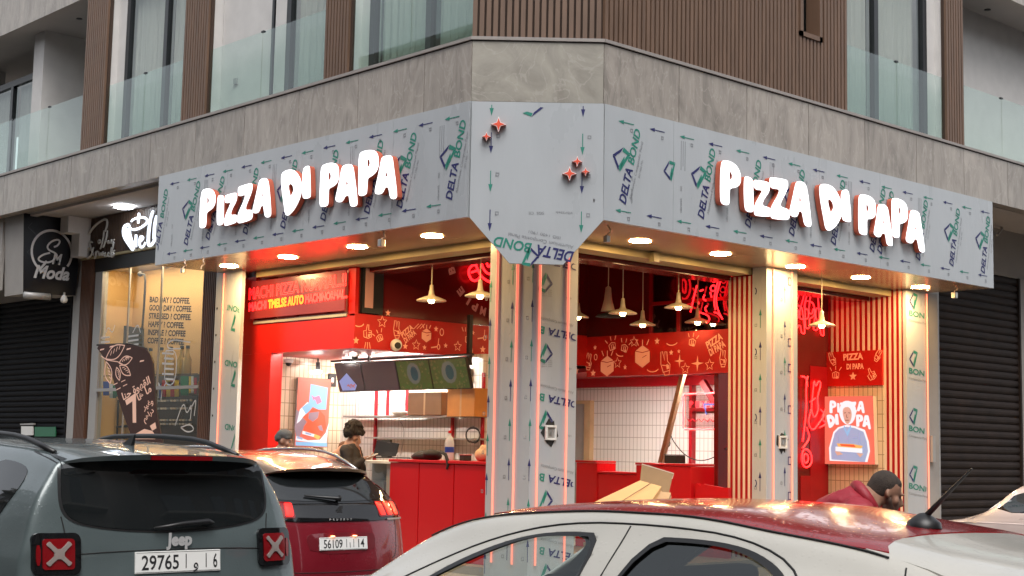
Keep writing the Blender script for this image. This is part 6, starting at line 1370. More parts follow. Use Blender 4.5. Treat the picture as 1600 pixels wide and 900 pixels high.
class Car:
    """lofted body: heights and half widths along the length, origin under the rear bumper, nose along +Y"""
    def __init__(s, name, label, loc, rz, L, belt, wbelt, roof, wroof, tail, plan, paint, sill=.28, cat='car', group=None, solid=0.0, level=3, sidecurve=.04):
        s.t = thing(name, label, cat, loc, rz, group); s.L = L
        def I(tab, y):
            if y <= tab[0][0]: return tab[0][1]
            for (a, b), (c, d) in zip(tab[:-1], tab[1:]):
                if y <= c:
                    k = (y - a) / (c - a); k = k * k * (3 - 2 * k) * .35 + k * .65; return b + (d - b) * k
            return tab[-1][1]
        s.I = I; s.belt, s.wbelt, s.roof, s.wroof = belt, wbelt, roof, wroof
        def ring(y):
            wb, zb, zr, wr = I(wbelt, y), I(belt, y), I(roof, y), I(wroof, y)
            wg = wb * .965; zm = (zb + zr) / 2
            return [(wb * .90, sill), (wb * .985, sill + .14), (wb, .62), (wb * .992, zb - .10), (wb * .975, zb - .02), (wg - .01, zb + .03), ((wg * .5 + wr * .5) + sidecurve * min(1, (zr - zb) / .4), zm), (wr + .045, zr - .11 * min(1, (zr - zb) / .3)), (wr + .01, zr - .035), (wr * .86, zr - .010), (wr * .5, zr - .001), (0, zr + .004)]
        ys = [0, .04, .10, .20, .36, .56] + [.8 + i * (L - 1.3) / 13 for i in range(14)] + [L - .30, L - .12, L - .03, L]
        G = []
        for j, y in enumerate(ys):
            rg = ring(y); row = []
            for i, (x, z) in enumerate(rg):
                dec = max(0, 1 - y / 1.3); decf = max(0, 1 - (L - y) / .9)
                w0 = rg[2][0]
                yy = y + dec * (I(tail, z) + plan * (abs(x) / w0) ** 4) - decf * (.10 * (abs(x) / w0) ** 3 + .10 * abs(z - .5))
                row.append((x, yy, z))
            G.append(row)
        bm = bmesh.new(); V = {}
        def vert(p):
            k = (round(p[0], 4), round(p[1], 4), round(p[2], 4))
            if k not in V: V[k] = bm.verts.new(p)
            return V[k]
        def face(*ps):
            vs = []
            for p in ps:
                v = vert(p)
                if v not in vs: vs.append(v)
            if len(vs) > 2:
                try: bm.faces.new(vs)
                except ValueError: pass
        mir = lambda p: (-p[0], p[1], p[2])
        for a, b in zip(G[:-1], G[1:]):
            for i in range(len(a) - 1):
                face(a[i], b[i], b[i + 1], a[i + 1]); face(mir(a[i + 1]), mir(b[i + 1]), mir(b[i]), mir(a[i]))
            face(mir(a[0]), mir(b[0]), b[0], a[0])
        # tail and nose caps: rows are ring heights, columns fractions of the width
        for row, front in ((G[0], False), (G[-1], True)):
            fr = [1, .86, .5, 0, -.5, -.86, -1]; rows = []; w0 = row[2][0]
            for i in range(0, 9):
                x, y, z = row[i]; r = []
                for f in fr:
                    if i == 8:
                        k = [row[8], row[9], row[10], row[11], mir(row[10]), mir(row[9]), mir(row[8])][fr.index(f)]; r.append(k)
                    else:
                        xx = x * f; dx = (abs(x) / w0) ** 4 - (abs(xx) / w0) ** 4
                        r.append((xx, y - plan * dx if not front else y + .10 * dx, z + (0 if i < 7 else .004 * (1 - abs(f)))))
                rows.append(r)
            for a, b in zip(rows[:-1], rows[1:]):
                for k in range(6):
                    q = (a[k], a[k + 1], b[k + 1], b[k]); face(*(q if front else q[::-1]))
        bmesh.ops.recalc_face_normals(bm, faces=bm.faces)
        me = bpy.data.meshes.new('cage'); bm.to_mesh(me); bm.free()
        o = bpy.data.objects.new('cage', me); COL.objects.link(o); m1 = o.modifiers.new('s', 'SUBSURF'); m1.levels = level; m1.render_levels = level
        if solid:
            m2 = o.modifiers.new('t', 'SOLIDIFY'); m2.thickness = solid; m2.offset = -1
        s.me = ap(o); bpy.data.objects.remove(o); s.me.materials.clear(); s.me.materials.append(paint)
        s.bvh = BVHTree.FromPolygons([v.co for v in s.me.vertices], [tuple(p.vertices) for p in s.me.polygons])
    def finish(s, cutters=()):
        me = s.me
        if cutters:
            o = bpy.data.objects.new('b', me); COL.objects.link(o); cs = []
            for c in cutters:
                cm = MB(); 
                P = c; n = len(P); wx = 1.2
                if len(P[0]) == 3: wx = P[0][2]; P = [q[:2] for q in P]
                cm.add([(-wx, y, z) for y, z in P] + [(wx, y, z) for y, z in P], [tuple(range(n))[::-1], tuple(range(n, 2 * n))] + [(i, (i + 1) % n, (i + 1) % n + n, i + n) for i in range(n)], M['interior'])
                co = cm.build('cut', None); cs.append(co)
                bmx = bmesh.new(); bmx.from_mesh(co.data); bmesh.ops.recalc_face_normals(bmx, faces=bmx.faces); bmx.to_mesh(co.data); bmx.free()
                b = o.modifiers.new('b', 'BOOLEAN'); b.operation = 'DIFFERENCE'; b.object = co; b.solver = 'EXACT'
            me = ap(o); bpy.data.objects.remove(o)
            for c in cs: bpy.data.objects.remove(c)
        me.shade_smooth(); s.body = link('body', me, s.t, local=True); return s.body
    def shoot(s, a, b, axis):
        if axis == 'R': o, d = Vector((a, -1.5, b)), Vector((0, 1, 0))
        elif axis == 'T': o, d = Vector((a, b, 3)), Vector((0, 0, -1))
        elif axis == 'L': o, d = Vector((-2, a, b)), Vector((1, 0, 0))
        elif axis == 'F': o, d = Vector((a, s.L + 1.5, b)), Vector((0, -1, 0))
        else: o, d = Vector((2, a, b)), Vector((-1, 0, 0))
        h = s.bvh.ray_cast(o, d)
        return (h[0], h[1] if h[1].dot(d) < 0 else -h[1]) if h[0] is not None else (None, None)
    def decal(s, name, outline, axis, mt, off=.004, parent=None, grid=.05, lip=.012, smooth=2, holes=(), bulge=0.0):
        """a panel lying on the body: outline in (x,z) from the rear 'R', (y,z) from a side 'L'/'S', (x,y) from the top 'T'"""
        P = chaikin(outline, smooth)
        Q = []
        for i, p in enumerate(P):
            q = P[(i + 1) % len(P)]; n = max(1, int((q - p).length / grid)); Q += [p.lerp(q, k / n) for k in range(n)]
        x0, x1 = min(p.x for p in Q), max(p.x for p in Q); y0, y1 = min(p.y for p in Q), max(p.y for p in Q)
        def inside(x, y):
            c = False; j = len(Q) - 1
            for i in range(len(Q)):
                if (Q[i].y > y) != (Q[j].y > y) and x < (Q[j].x - Q[i].x) * (y - Q[i].y) / (Q[j].y - Q[i].y) + Q[i].x: c = not c
                j = i
            return c
        nb = len(Q); pts = [Vector((p.x, p.y)) for p in Q]; ed = [(i, (i + 1) % nb) for i in range(nb)]
        y = y0 + grid * .5
        while y < y1:
            x = x0 + grid * .5
            while x < x1:
                if inside(x, y) and min((Vector((x, y)) - q).length for q in Q) > grid * .35: pts.append(Vector((x, y)))
                x += grid
            y += grid
        hs = []
        for h in holes:
            H = chaikin(h, smooth); k = len(pts); pts += [Vector((p.x, p.y)) for p in H]; ed += [(k + i, k + (i + 1) % len(H)) for i in range(len(H))]; hs.append(H)
        r = delaunay_2d_cdt(pts, ed, [], 1, 1e-5)
        v2, f2 = r[0], r[2]; vs = []; ok = []
        for p in v2:
            h, n = s.shoot(p.x, p.y, axis)
            if h is None: vs.append(Vector((0, 0, 0))); ok.append(False)
            else:
                e = min(1, min((Vector((p.x, p.y)) - q).length for q in Q) / (grid * 1.5)) if bulge else 0
                vs.append(h + n * (off + bulge * e)); ok.append(True)
        fs = [tuple(f) for f in f2 if all(ok[i] for i in f)]
        if hs:
            def inh(f):
                c = sum((v2[i] for i in f), Vector((0, 0))) / len(f)
                for H in hs:
                    k = False; j = len(H) - 1
                    for i in range(len(H)):
                        if (H[i].y > c.y) != (H[j].y > c.y) and c.x < (H[j].x - H[i].x) * (c.y - H[i].y) / (H[j].y - H[i].y) + H[i].x: k = not k
                        j = i
                    if k: return True
                return False
            fs = [f for f in fs if not inh(f)]
        me = bpy.data.meshes.new(name); bm = bmesh.new(); bv = [bm.verts.new(v) for v in vs]; 
        for f in fs:
            try: bm.faces.new([bv[i] for i in f])
            except ValueError: pass
        bmesh.ops.delete(bm, geom=[v for v in bm.verts if not v.link_faces], context='VERTS')
        be = [e for e in bm.edges if len(e.link_faces) == 1]
        if lip and be:
            r = bmesh.ops.extrude_edge_only(bm, edges=be); nv = [g for g in r['geom'] if isinstance(g, bmesh.types.BMVert)]
            d = {'R': Vector((0, 1, 0)), 'T': Vector((0, 0, -1)), 'L': Vector((1, 0, 0)), 'S': Vector((-1, 0, 0)), 'F': Vector((0, -1, 0))}[axis]
            for v in nv: v.co += d * lip
        bmesh.ops.recalc_face_normals(bm, faces=bm.faces); bm.to_mesh(me); bm.free()
        me.materials.append(mt); me.shade_smooth()
        try: me.set_sharp_from_angle(angle=R(50))
        except Exception: pass
        return link(name, me, parent or s.t, local=True)
    def line(s, name, pts, axis, w, mt, off=.002, n=24, smooth=2, parent=None):
        q = chaikin(pts, smooth, False); m = MB(); P = []
        for i in range(len(q) - 1):
            k = max(1, int((q[i + 1] - q[i]).length / .03)); P += [q[i].lerp(q[i + 1], j / k) for j in range(k)]
        P.append(q[-1]); W = []
        for p in P:
            h, nn = s.shoot(p.x, p.y, axis)
            if h is not None: W.append(h + nn * off)
        if len(W) > 1: m.tube(W, w, mt, 6); return m.build(name, parent or s.t, smooth=True, local=True)
    def wheel(s, x, y, r=.33):
        sg = 1 if x > 0 else -1
        w = MB(); n = 28
        w.tube([(x - sg * .20, y, r), (x, y, r)], r, M['rubber'], n); o = w.build('wheel', s.t, local=True); o.modifiers.new('b', 'BEVEL').width = .02
        a = MB(); a.tube([(x - .02 * sg, y, r), (x + .008 * sg, y, r)], r * .62, M['rim'], 20); a.build('rim', o, local=True); b = MB()
        for k in range(5): b.tube([(x + .012 * sg, y, r), (x + .012 * sg, y + r * .56 * math.cos(k * 1.257), r + r * .56 * math.sin(k * 1.257))], .03, M['interior'], 5)
        b.build('spokes', o, local=True)
    def arch(s, y, r=.40, mt=None):
        P = [(y + r * math.cos(a * .26), .33 + r * math.sin(a * .26)) for a in range(-1, 14)] + [(y - r, .16), (y + r, .16)]
        for ax in ('L', 'S'):
            s.decal('wheel_arch', [(y + r * math.cos(k * .2618), .36 + r * math.sin(k * .2618)) for k in range(24)], ax, mt or M['rubber'], .003, smooth=0, grid=.08)
def plate(car, x0, x1, z, h, parts, y_off=.012):
    """number plate hung on the tail of a car; parts = (text, start, end) in plate fractions"""
    xc = (x0 + x1) / 2; hpt, n = car.shoot(xc, z, 'R'); n = Vector((0, -1, n.z * .6)).normalized()
    F = Fr(hpt + n * y_off, (1, 0, 0), Vector((1, 0, 0)).cross(-n) * -1 if False else (Vector((0, 0, 1)) - n * n.z)); w = x1 - x0
    if F.n.dot(n) < 0: F = Fr(F.o, F.ex, F.ey)
    m = MB(); m.fbox(F, -w / 2, w / 2, -h / 2, h / 2, -.012, 0, M['platew']); o = m.build('number_plate', car.t, local=True, bevel=.003)
    m = MB()
    for t, a, b in parts:
        if t == '|': m.fbox(F, -w / 2 + w * a, -w / 2 + w * a + .005, -h * .32, h * .34, .0005, .0015, M['platek'])
        else: put_text(m, F, t, (-w / 2 + w * a, -h * .33), (-w / 2 + w * b, -h * .33), M['platek'], .0012, h * .66 if len(t) > 1 or t.isdigit() else None, bold=.012)
    for a, b, c, d in ((-w / 2 + .005, w / 2 - .005, h / 2 - .007, h / 2 - .005), (-w / 2 + .005, w / 2 - .005, -h / 2 + .005, -h / 2 + .007)): m.fbox(F, a, b, c, d, .0004, .001, M['platek'])
    m.build('plate_lettering', o, local=True); return F
def rr(x0, x1, z0, z1, r, sl=0.0):
    P = []
    for cx, cz, a in ((x1 - r, z1 - r, 0), (x0 + r, z1 - r, 90), (x0 + r, z0 + r, 180), (x1 - r, z0 + r, 270)):
        for k in range(5): b = R(a + k * 22.5); P.append((cx + r * math.cos(b) + sl * (cz + r * math.sin(b) - z0), cz + r * math.sin(b)))
    return P
# ---------------------------------------------------------------- grey-green boxy SUV, near left
X0 = -6.375
j = Car('parked_suv', 'grey green boxy SUV at the lower left, unlit tail lamps with pale crosses', (X0, -4.10, 0), 0, 4.23,
    [(0, 1.04), (2.6, 1.0), (3.2, 1.0), (4.23, .92)], [(0, .845), (.5, .88), (3.6, .88), (4.23, .80)],
    [(0, 1.525), (.25, 1.56), (.6, 1.59), (1.3, 1.615), (2.0, 1.61), (2.55, 1.55), (3.15, 1.06), (3.4, 1.02), (4.23, .95)], [(0, .62), (.6, .615), (2.4, .60), (2.6, .62), (3.2, .70), (4.23, .60)],
    [(.2, .06), (.45, .0), (.66, .0), (.78, .06), (1.03, .08), (1.14, .10), (1.5, .205), (1.6, .24)], .10, M['paint_grey'])
j.finish()
jg = [(-.62, 1.27), (-.615, 1.40), (-.60, 1.515), (-.57, 1.535), (.57, 1.535), (.60, 1.515), (.615, 1.40), (.62, 1.27), (.59, 1.205), (.50, 1.165), (.25, 1.135), (0, 1.128), (-.25, 1.135), (-.50, 1.165), (-.59, 1.205)]
w = j.decal('rear_window', jg, 'R', M['carglass'], .006, grid=.05)
j.decal('window_seal', [(x * 1.025, 1.315 + (z - 1.315) * 1.06) for x, z in jg], 'R', M['black'], .003, parent=w)
# roof spoiler over the rear window
def lip_spoiler(car, name, half, y0, y1, drop, mt, th=.03, n=16, cut=0.0):
    """roof continued backwards over the rear window: follows the roof, ends in a thin lip"""
    m = MB(); vs = []
    for i in range(n + 1):
        x = -half + 2 * half * i / n; e = (abs(x) / half) ** 6; a, _ = car.shoot(x * .995, y1, 'T'); b, _ = car.shoot(x * .985, (y0 + y1) / 2 + .06, 'T')
        yr = y0 + .05 * (x / half) ** 2 + .12 * e; sl = (a.z - b.z) / max(.05, (y1 - (y0 + y1) / 2 - .06)); zr = b.z - drop * (1 + .3 * (x / half) ** 2) - e * .01
        vs += [a + Vector((0, 0, .003)), b + Vector((0, 0, .004 + .006 * (1 - e))), Vector((x, yr, zr)), Vector((x, yr + .012, zr - th * (1 - .6 * e))), Vector((x * .98, yr + .16, zr - th - .004)), Vector((x * .97, y1, a.z - .10))]
    k = 6; fs = []
    for i in range(n):
        for q in range(k): fs.append((k * i + q, k * i + (q + 1) % k, k * (i + 1) + (q + 1) % k, k * (i + 1) + q))
    fs += [tuple(range(k)), tuple(k * n + q for q in range(k))[::-1]]
    m.add(vs, fs, mt); o = m.build(name, car.t, smooth=True, local=True); bm = bmesh.new(); bm.from_mesh(o.data); bmesh.ops.recalc_face_normals(bm, faces=bm.faces); bm.to_mesh(o.data); bm.free()
    o.data.set_sharp_from_angle(angle=R(40)); return o
def sp(car, name, pts_top, y0, y1, z0, z1, mt, th=.035):
    m = MB(); n = len(pts_top); vs = []
    for (x, f) in pts_top: vs += [(x, y1 + f * .5, z1), (x, y0 + f, z0), (x, y0 + f + .015, z0 - th), (x, y1 + f * .5, z1 - th * 1.6)]
    fs = []
    for i in range(n - 1):
        for k in range(4): fs.append((4 * i + k, 4 * i + (k + 1) % 4, 4 * (i + 1) + (k + 1) % 4, 4 * (i + 1) + k))
    fs += [(0, 1, 2, 3), tuple(4 * (n - 1) + k for k in (3, 2, 1, 0))]
    m.add(vs, fs, mt); o = m.build(name, car.t, smooth=False, local=True, bevel=.012); return o
ssp = lip_spoiler(j, 'roof_spoiler', .60, .07, .58, .018, M['paint_grey'], .028)
ssp_z = min(v.co.z for v in ssp.data.vertices if abs(v.co.x) < .05 and v.co.y < .09) + .028; sb = MB(); sb.fbox(Fr((0, .082, 0), (1, 0, 0)), -.17, .20, ssp_z - .030, ssp_z - .008, -.03, .016, M['redlens']); sb.build('brake_light', ssp, local=True)

# lamps
def jlamp(sx):
    c = (sx * .66, 1.02); f = lambda pts: [(c[0] + sx * a * -1, c[1] + b) for a, b in pts]
    o = j.decal('tail_light', f(rr(-.112, .125, -.105, .105, .035)), 'R', M['gloss_black'], .018, lip=.03, smooth=0, grid=.04)
    j.decal('lens', f(rr(-.066, .092, -.078, .075, .016)), 'R', M['redlens'], .024, parent=o, lip=.01, smooth=0, grid=.03)
    x = []
    for q in range(4):
        b = R(45 + 90 * q); e = Vector((math.cos(b), math.sin(b))); nn = Vector((-e.y, e.x)); g = R(90 * q)
        x += [tuple(Vector((math.cos(g), math.sin(g))) * .026), tuple(e * .085 - nn * .014), tuple(e * .112 - nn * .020), tuple(e * .118 + nn * .0), tuple(e * .112 + nn * .020), tuple(e * .085 + nn * .014)]
    j.decal('cross', f([(a * .68 + .013, b * .66) for a, b in x]), 'R', M['xsilver'], .031, parent=o, lip=.006, smooth=1, grid=.03, bulge=.004)
    j.decal('side_lens', [(sx * .735, .965), (sx * .735, 1.065), (sx * .755, 1.065), (sx * .755, .965)], 'R', M['redlens'], .024, parent=o, smooth=1)
jlamp(-1); jlamp(1)
F = plate(j, -.24, .276, .965, .115, (('29765', .07, .50), ('|', .58, 0), ('\u0648', .67, .73), ('|', .82, 0), ('6', .91, .96)))
pl_ = MB()
def emb(m): put_text(m, F2, 'Jeep', (-.078, 0), (.078, .0), M['badge'], .006, .066, bold=.05)
hp, hn = j.shoot(.02, 1.075, 'R'); F2 = Fr(hp + Vector((0, -.014, -.022)), (1, 0, 0)); m = MB(); emb(m); emb_ = m.build('emblem', j.t, local=True)
wp = MB(); A, _ = j.shoot(-.13, 1.145, 'R'); B, _ = j.shoot(.20, 1.175, 'R'); A = A + Vector((0, -.03, 0)); B = B + Vector((0, -.035, 0)); wp.tube([A, A.lerp(B, .5) + Vector((0, -.01, .006)), B, B + Vector((.03, 0, -.01))], [.006, .013, .016, .012], M['black'], 8); wp.build('wiper', j.t, smooth=True, local=True)
j.line('panel_seam', [(-.625, 1.21), (-.615, 1.16), (-.61, 1.12)], 'R', .0035, M['seam'], .0005); j.line('panel_seam', [(.625, 1.21), (.615, 1.16), (.61, 1.12)], 'R', .0035, M['seam'], .0005)
j.line('panel_seam', [(-.62, 1.015), (-.3, 1.03), (.3, 1.03), (.62, 1.015)], 'R', .003, M['seam'], .0005); j.line('panel_seam', [(-.70, .76), (.70, .76)], 'R', .006, M['seam'], .001)
j.decal('bumper', [(-.82, .30), (-.82, .52), (-.5, .66), (.5, .66), (.82, .52), (.82, .30)], 'R', M['black'], .012, smooth=1, grid=.08)
for ax, nm in (('L', 'rear_quarter_window'), ('S', 'rear_quarter_window')): j.decal(nm, [(.52, 1.20), (.42, 1.38), (.50, 1.47), (.95, 1.50), (1.0, 1.14), (.60, 1.13)], ax, M['carglass'], .004)
for ax in ('L', 'S'): j.decal('side_window', [(1.06, 1.13), (1.03, 1.50), (1.95, 1.50), (1.98, 1.10)], ax, M['carglass'], .004); j.decal('side_window', [(2.05, 1.10), (2.02, 1.50), (2.38, 1.48), (2.9, 1.10)], ax, M['carglass'], .004)
def rail(car, x, y0, y1, h=.055, mt='black', r=.016, name='roof_rail'):
    m = MB(); P = []
    for k in range(13):
        y = y0 + (y1 - y0) * k / 12; hh, _ = car.shoot(x, y, 'T'); up = h * min(1, 1.6 * math.sin(math.pi * k / 12)) if hh else 0
        if hh is not None: P.append(hh + Vector((0, 0, up + .004)))
    m.tube(P, r, M[mt], 8); return m.build(name, car.t, smooth=True, local=True)
rail(j, -.565, .40, 2.4, .045); rail(j, .565, .40, 2.4, .045)
m = MB(); hh, _ = j.shoot(.0, .62, 'T'); m.add([hh + Vector(v) for v in ((-.012, .10, 0), (.012, .10, 0), (.012, -.02, 0), (-.012, -.02, 0), (-.004, -.04, .06), (.004, -.04, .06))], [(0, 1, 5, 4), (1, 2, 5), (0, 4, 3), (2, 3, 4, 5)], M['black']); m.build('antenna', j.t, local=True)
for x, y in ((-.89, .78), (.89, .78), (-.88, 3.35), (.88, 3.35)): j.wheel(x, y, .34)
j.arch(.78, .42, M['black']); j.arch(3.35, .42, M['black'])
for sx in (-1, 1): j.decal('headlight', [(sx * .56, .80), (sx * .56, .92), (sx * .76, .92), (sx * .76, .80)], 'F', M['white'], .006, smooth=2)
# ---------------------------------------------------------------- maroon SUV, lamps lit
k_ = Car('waiting_suv', 'dark red SUV with lit claw-shaped tail lamps, gloss black tail band and wet orange-lit roof', (-2.65, -.52, 0), 0, 4.45,
    [(0, 1.06), (.5, 1.06), (2.6, 1.0), (3.2, .98), (4.45, .86)], [(0, .88), (.6, .92), (3.7, .90), (4.45, .78)],
    [(0, 1.38), (.3, 1.445), (.8, 1.505), (1.5, 1.545), (2.2, 1.53), (2.7, 1.46), (3.3, 1.06), (3.6, 1.0), (4.45, .88)], [(0, .56), (.6, .58), (2.6, .58), (3.3, .70), (4.45, .60)],
    [(.2, .08), (.35, .0), (.60, .0), (.70, .05), (.90, .05), (1.0, .10), (1.10, .18), (1.38, .48), (1.45, .52)], .26, M['paint_maroon'])
k_.finish()
kw = [(-.66, 1.13), (-.62, 1.23), (-.52, 1.365), (.52, 1.365), (.62, 1.23), (.66, 1.13), (.3, 1.105), (-.3, 1.105)]
w = k_.decal('rear_window', kw, 'R', M['carglass'], .006)
k_.decal('window_seal', [(-.80, 1.10), (-.70, 1.23), (-.56, 1.39), (.56, 1.39), (.70, 1.23), (.80, 1.10), (.3, 1.075), (-.3, 1.075)], 'R', M['gloss_black'], .003, parent=w, smooth=1)
k_.decal('tail_band', [(-.80, .935), (-.84, 1.02), (-.80, 1.085), (.80, 1.085), (.84, 1.02), (.80, .935)], 'R', M['gloss_black'], .010, lip=.02, smooth=1)
ks = lip_spoiler(k_, 'roof_spoiler', .56, .30, .80, .018, M['paint_bronze'], .026)  # bronze on the maroon car: orange light on the roof put into the paint
for sx in (-1, 1):
    lt = k_.decal('tail_light', rr(min(sx * .455, sx * .80), max(sx * .455, sx * .80), .965, 1.10, .02), 'R', M['redlens'], .014, lip=.01, smooth=0, grid=.04)
    for i in range(3):
        xa = sx * (.475 + i * .105)
        k_.decal('lit_claw', rr(min(xa, xa + sx * .068), max(xa, xa + sx * .068), .978, 1.088, .014, sx * -.18), 'R', M['redlens_on'], .020, parent=lt, smooth=0, grid=.03, lip=.005)
    k_.decal('reversing_lamp', [(sx * .56, .935), (sx * .56, .95), (sx * .83, .95), (sx * .83, .935)], 'R', M['xsilver'], .015, smooth=0)
k_.decal('plate_recess', [(-.34, .66), (-.38, .80), (-.32, .84), (.32, .84), (.38, .80), (.34, .66)], 'R', mat('maroon_recess', (.13, .004, .010), .35, coat=.6), .003, smooth=1)  # flush panel; the shade of the recess is put into a darker maroon
F = plate(k_, -.26, .26, .745, .112, (('56109', .08, .47), ('|', .55, 0), ('\u0627', .62, .635), ('|', .70, 0), ('14', .80, .93)))
m = MB(); m.lathe([(0, -.006), (.018, -.005), (.02, 0)], F.p(-.12, .068, .004), mat('plate_lamp', (1, .6, .3), .4, emit=(1, .40, .18), es=4), 12); m.lathe([(0, -.006), (.018, -.005), (.02, 0)], F.p(.12, .068, .004), bpy.data.materials['plate_lamp'], 12); m.build('plate_lamps', k_.t, local=True)
hp, hn = k_.shoot(0, 1.02, 'R'); F2 = Fr(hp + Vector((0, -.014, 0)), (1, 0, 0)); m = MB()
m.poly(F2, [(x * .75, y * .75) for x, y in ((-.045, -.05), (-.03, -.02), (-.045, .0), (-.02, .02), (-.04, .035), (-.02, .045), (-.01, .065), (.03, .07), (.045, .05), (.02, .045), (.045, .02), (.015, .02), (.04, -.01), (.01, -.005), (.025, -.03), (.05, -.04), (.03, -.055), (.0, -.03), (-.01, -.06))], [], .003, M['chrome'], .004); m.build('lion_emblem', k_.t, local=True)
hp, hn = k_.shoot(0, .955, 'R'); F2 = Fr(hp + Vector((0, -.014, -.008)), (1, 0, 0)); m = MB()
for i, ch in enumerate('PEUGEOT'): put_text(m, F2, ch, (-.13 + i * .038, 0), (-.13 + i * .038 + .016, 0), M['badge'], .002, .016, bold=.03)
m.build('badge_lettering', k_.t, local=True)
wp = MB(); A, _ = k_.shoot(.02, 1.135, 'R'); B, _ = k_.shoot(-.30, 1.16, 'R'); wp.tube([A + Vector((.02, -.05, 0)), A + Vector((0, -.05, 0)), B + Vector((0, -.03, 0))], [.03, .016, .008], M['black'], 8); wp.build('wiper', k_.t, smooth=True, local=True)
k_.line('bumper_trim', [(-.82, .46), (-.5, .455), (.5, .455), (.82, .46)], 'R', .008, M['chromeline'], .008); k_.decal('bumper', [(-.84, .26), (-.84, .44), (.84, .44), (.84, .26)], 'R', M['black'], .006, smooth=1, grid=.08)
k_.line('panel_seam', [(-.80, .52), (-.4, .50), (.4, .50), (.80, .52)], 'R', .003, M['seam'], .0005); k_.line('panel_seam', [(.70, .93), (.69, .8), (.66, .62), (.60, .60)], 'R', .003, M['seam'], .0005)
rail(k_, .55, .62, 2.7, .05, 'chromeline', .015); rail(k_, -.55, .62, 2.7, .05, 'chromeline', .015)
k_.line('window_trim', [(.62, 1.13), (.72, 1.22), (1.05, 1.40), (1.5, 1.49), (2.4, 1.48)], 'S', .007, M['chromeline'], .006)
for ax in ('L', 'S'): k_.decal('side_window', [(.72, 1.12), (.95, 1.36), (1.3, 1.46), (2.5, 1.45), (3.05, 1.06), (1.5, 1.10)], ax, M['carglass'], .004)
for x, y in ((-.90, .80), (.90, .80), (-.90, 3.48), (.90, 3.48)): k_.wheel(x, y, .35)
k_.arch(.80, .43, M['black']); k_.arch(3.48, .43, M['black'])
for sx in (-1, 1): k_.decal('headlight', [(sx * .50, .72), (sx * .52, .82), (sx * .74, .84), (sx * .74, .74)], 'F', M['white'], .006)
# ---------------------------------------------------------------- white hatchback with dark red roof, nearest
XW, YW = -6.40, -9.30
def yl(v): return v - YW
wr = [(0, 1.24), (.12, 1.32), (.35, 1.365), (.70, 1.395), (1.15, 1.438), (1.6, 1.440), (2.05, 1.405), (2.35, 1.35), (3.02, 1.0), (3.2, .95), (3.75, .78)]
w_ = Car('white_hatchback', 'white hatchback with a wet dark red roof and short aerial in the foreground', (XW, YW, 0), 0, 3.75,
    [(0, .98), (2.4, .93), (3.0, .92), (3.75, .74)], [(0, .78), (.5, .82), (3.1, .82), (3.75, .70)], wr, [(0, .50), (.6, .535), (2.2, .54), (2.5, .56), (3.1, .68), (3.75, .55)],
    [(.2, .05), (.4, .0), (.8, .02), (1.0, .08), (1.3, .22), (1.4, .25)], .16, M['paint_white'], solid=.022, sidecurve=.035)
def WL(pts): return [(yl(y), z) for y, z in [(HU(a, b, XW - .68).y, HU(a, b, XW - .68).z) for a, b in pts]]
fw = [(yl(-7.80), 1.33), (yl(-7.62), 1.328), (yl(-7.45), 1.31), (yl(-7.28), 1.26), (yl(-7.08), 1.17), (yl(-6.80), 1.00), (yl(-6.74), .95), (yl(-7.70), .965)]
rw = [(yl(-7.97), 1.33), (yl(-8.18), 1.335), (yl(-8.34), 1.322), (yl(-8.47), 1.28), (yl(-8.56), 1.22), (yl(-8.60), 1.12), (yl(-8.56), 1.02), (yl(-7.86), .97)]
fwc = chaikin(fw, 2); rwc = chaikin(rw, 2)
w_.finish([[(p.x, p.y) for p in fwc], [(p.x, p.y) for p in rwc], [(2.44, 1.42, .47), (2.50, 1.25, .47), (2.92, 1.0, .47), (3.10, 1.10, .47), (2.65, 1.45, .47)]])
def seal(name, O, g, tm, gname):
    c = Vector((sum(p[0] for p in O) / len(O), sum(p[1] for p in O) / len(O)))
    big = [(p[0] + (.007 if p[0] > c.x else -.007), p[1] + (.006 if p[1] > c.y else -.006)) for p in O]
    sm = [(p[0] - (.008 if p[0] > c.x else -.008), p[1] - (.007 if p[1] > c.y else -.007)) for p in O]
    for ax in ('L', 'S'):
        o = w_.decal('side_window', O, ax, tm, -.006, lip=0, smooth=2); w_.decal('window_seal', big, ax, M['black'], .003, parent=o, smooth=2, holes=[sm], lip=.02, grid=.06)
seal('f', fw, 0, M['tintglass'], ''); seal('r', rw, 0, M['darktint'], '')
cab = MB(); cab.box(-.62, .62, .45, 2.9, .50, .90, M['interior']); cab.box(-.55, -.10, 1.75, 1.87, .9, 1.18, M['interior']); cab.box(.10, .55, 1.75, 1.87, .9, 1.18, M['interior']); cab.box(-.58, .58, .62, .74, .9, 1.05, M['interior']); cab.build('cabin', w_.t, local=True, bevel=.03)
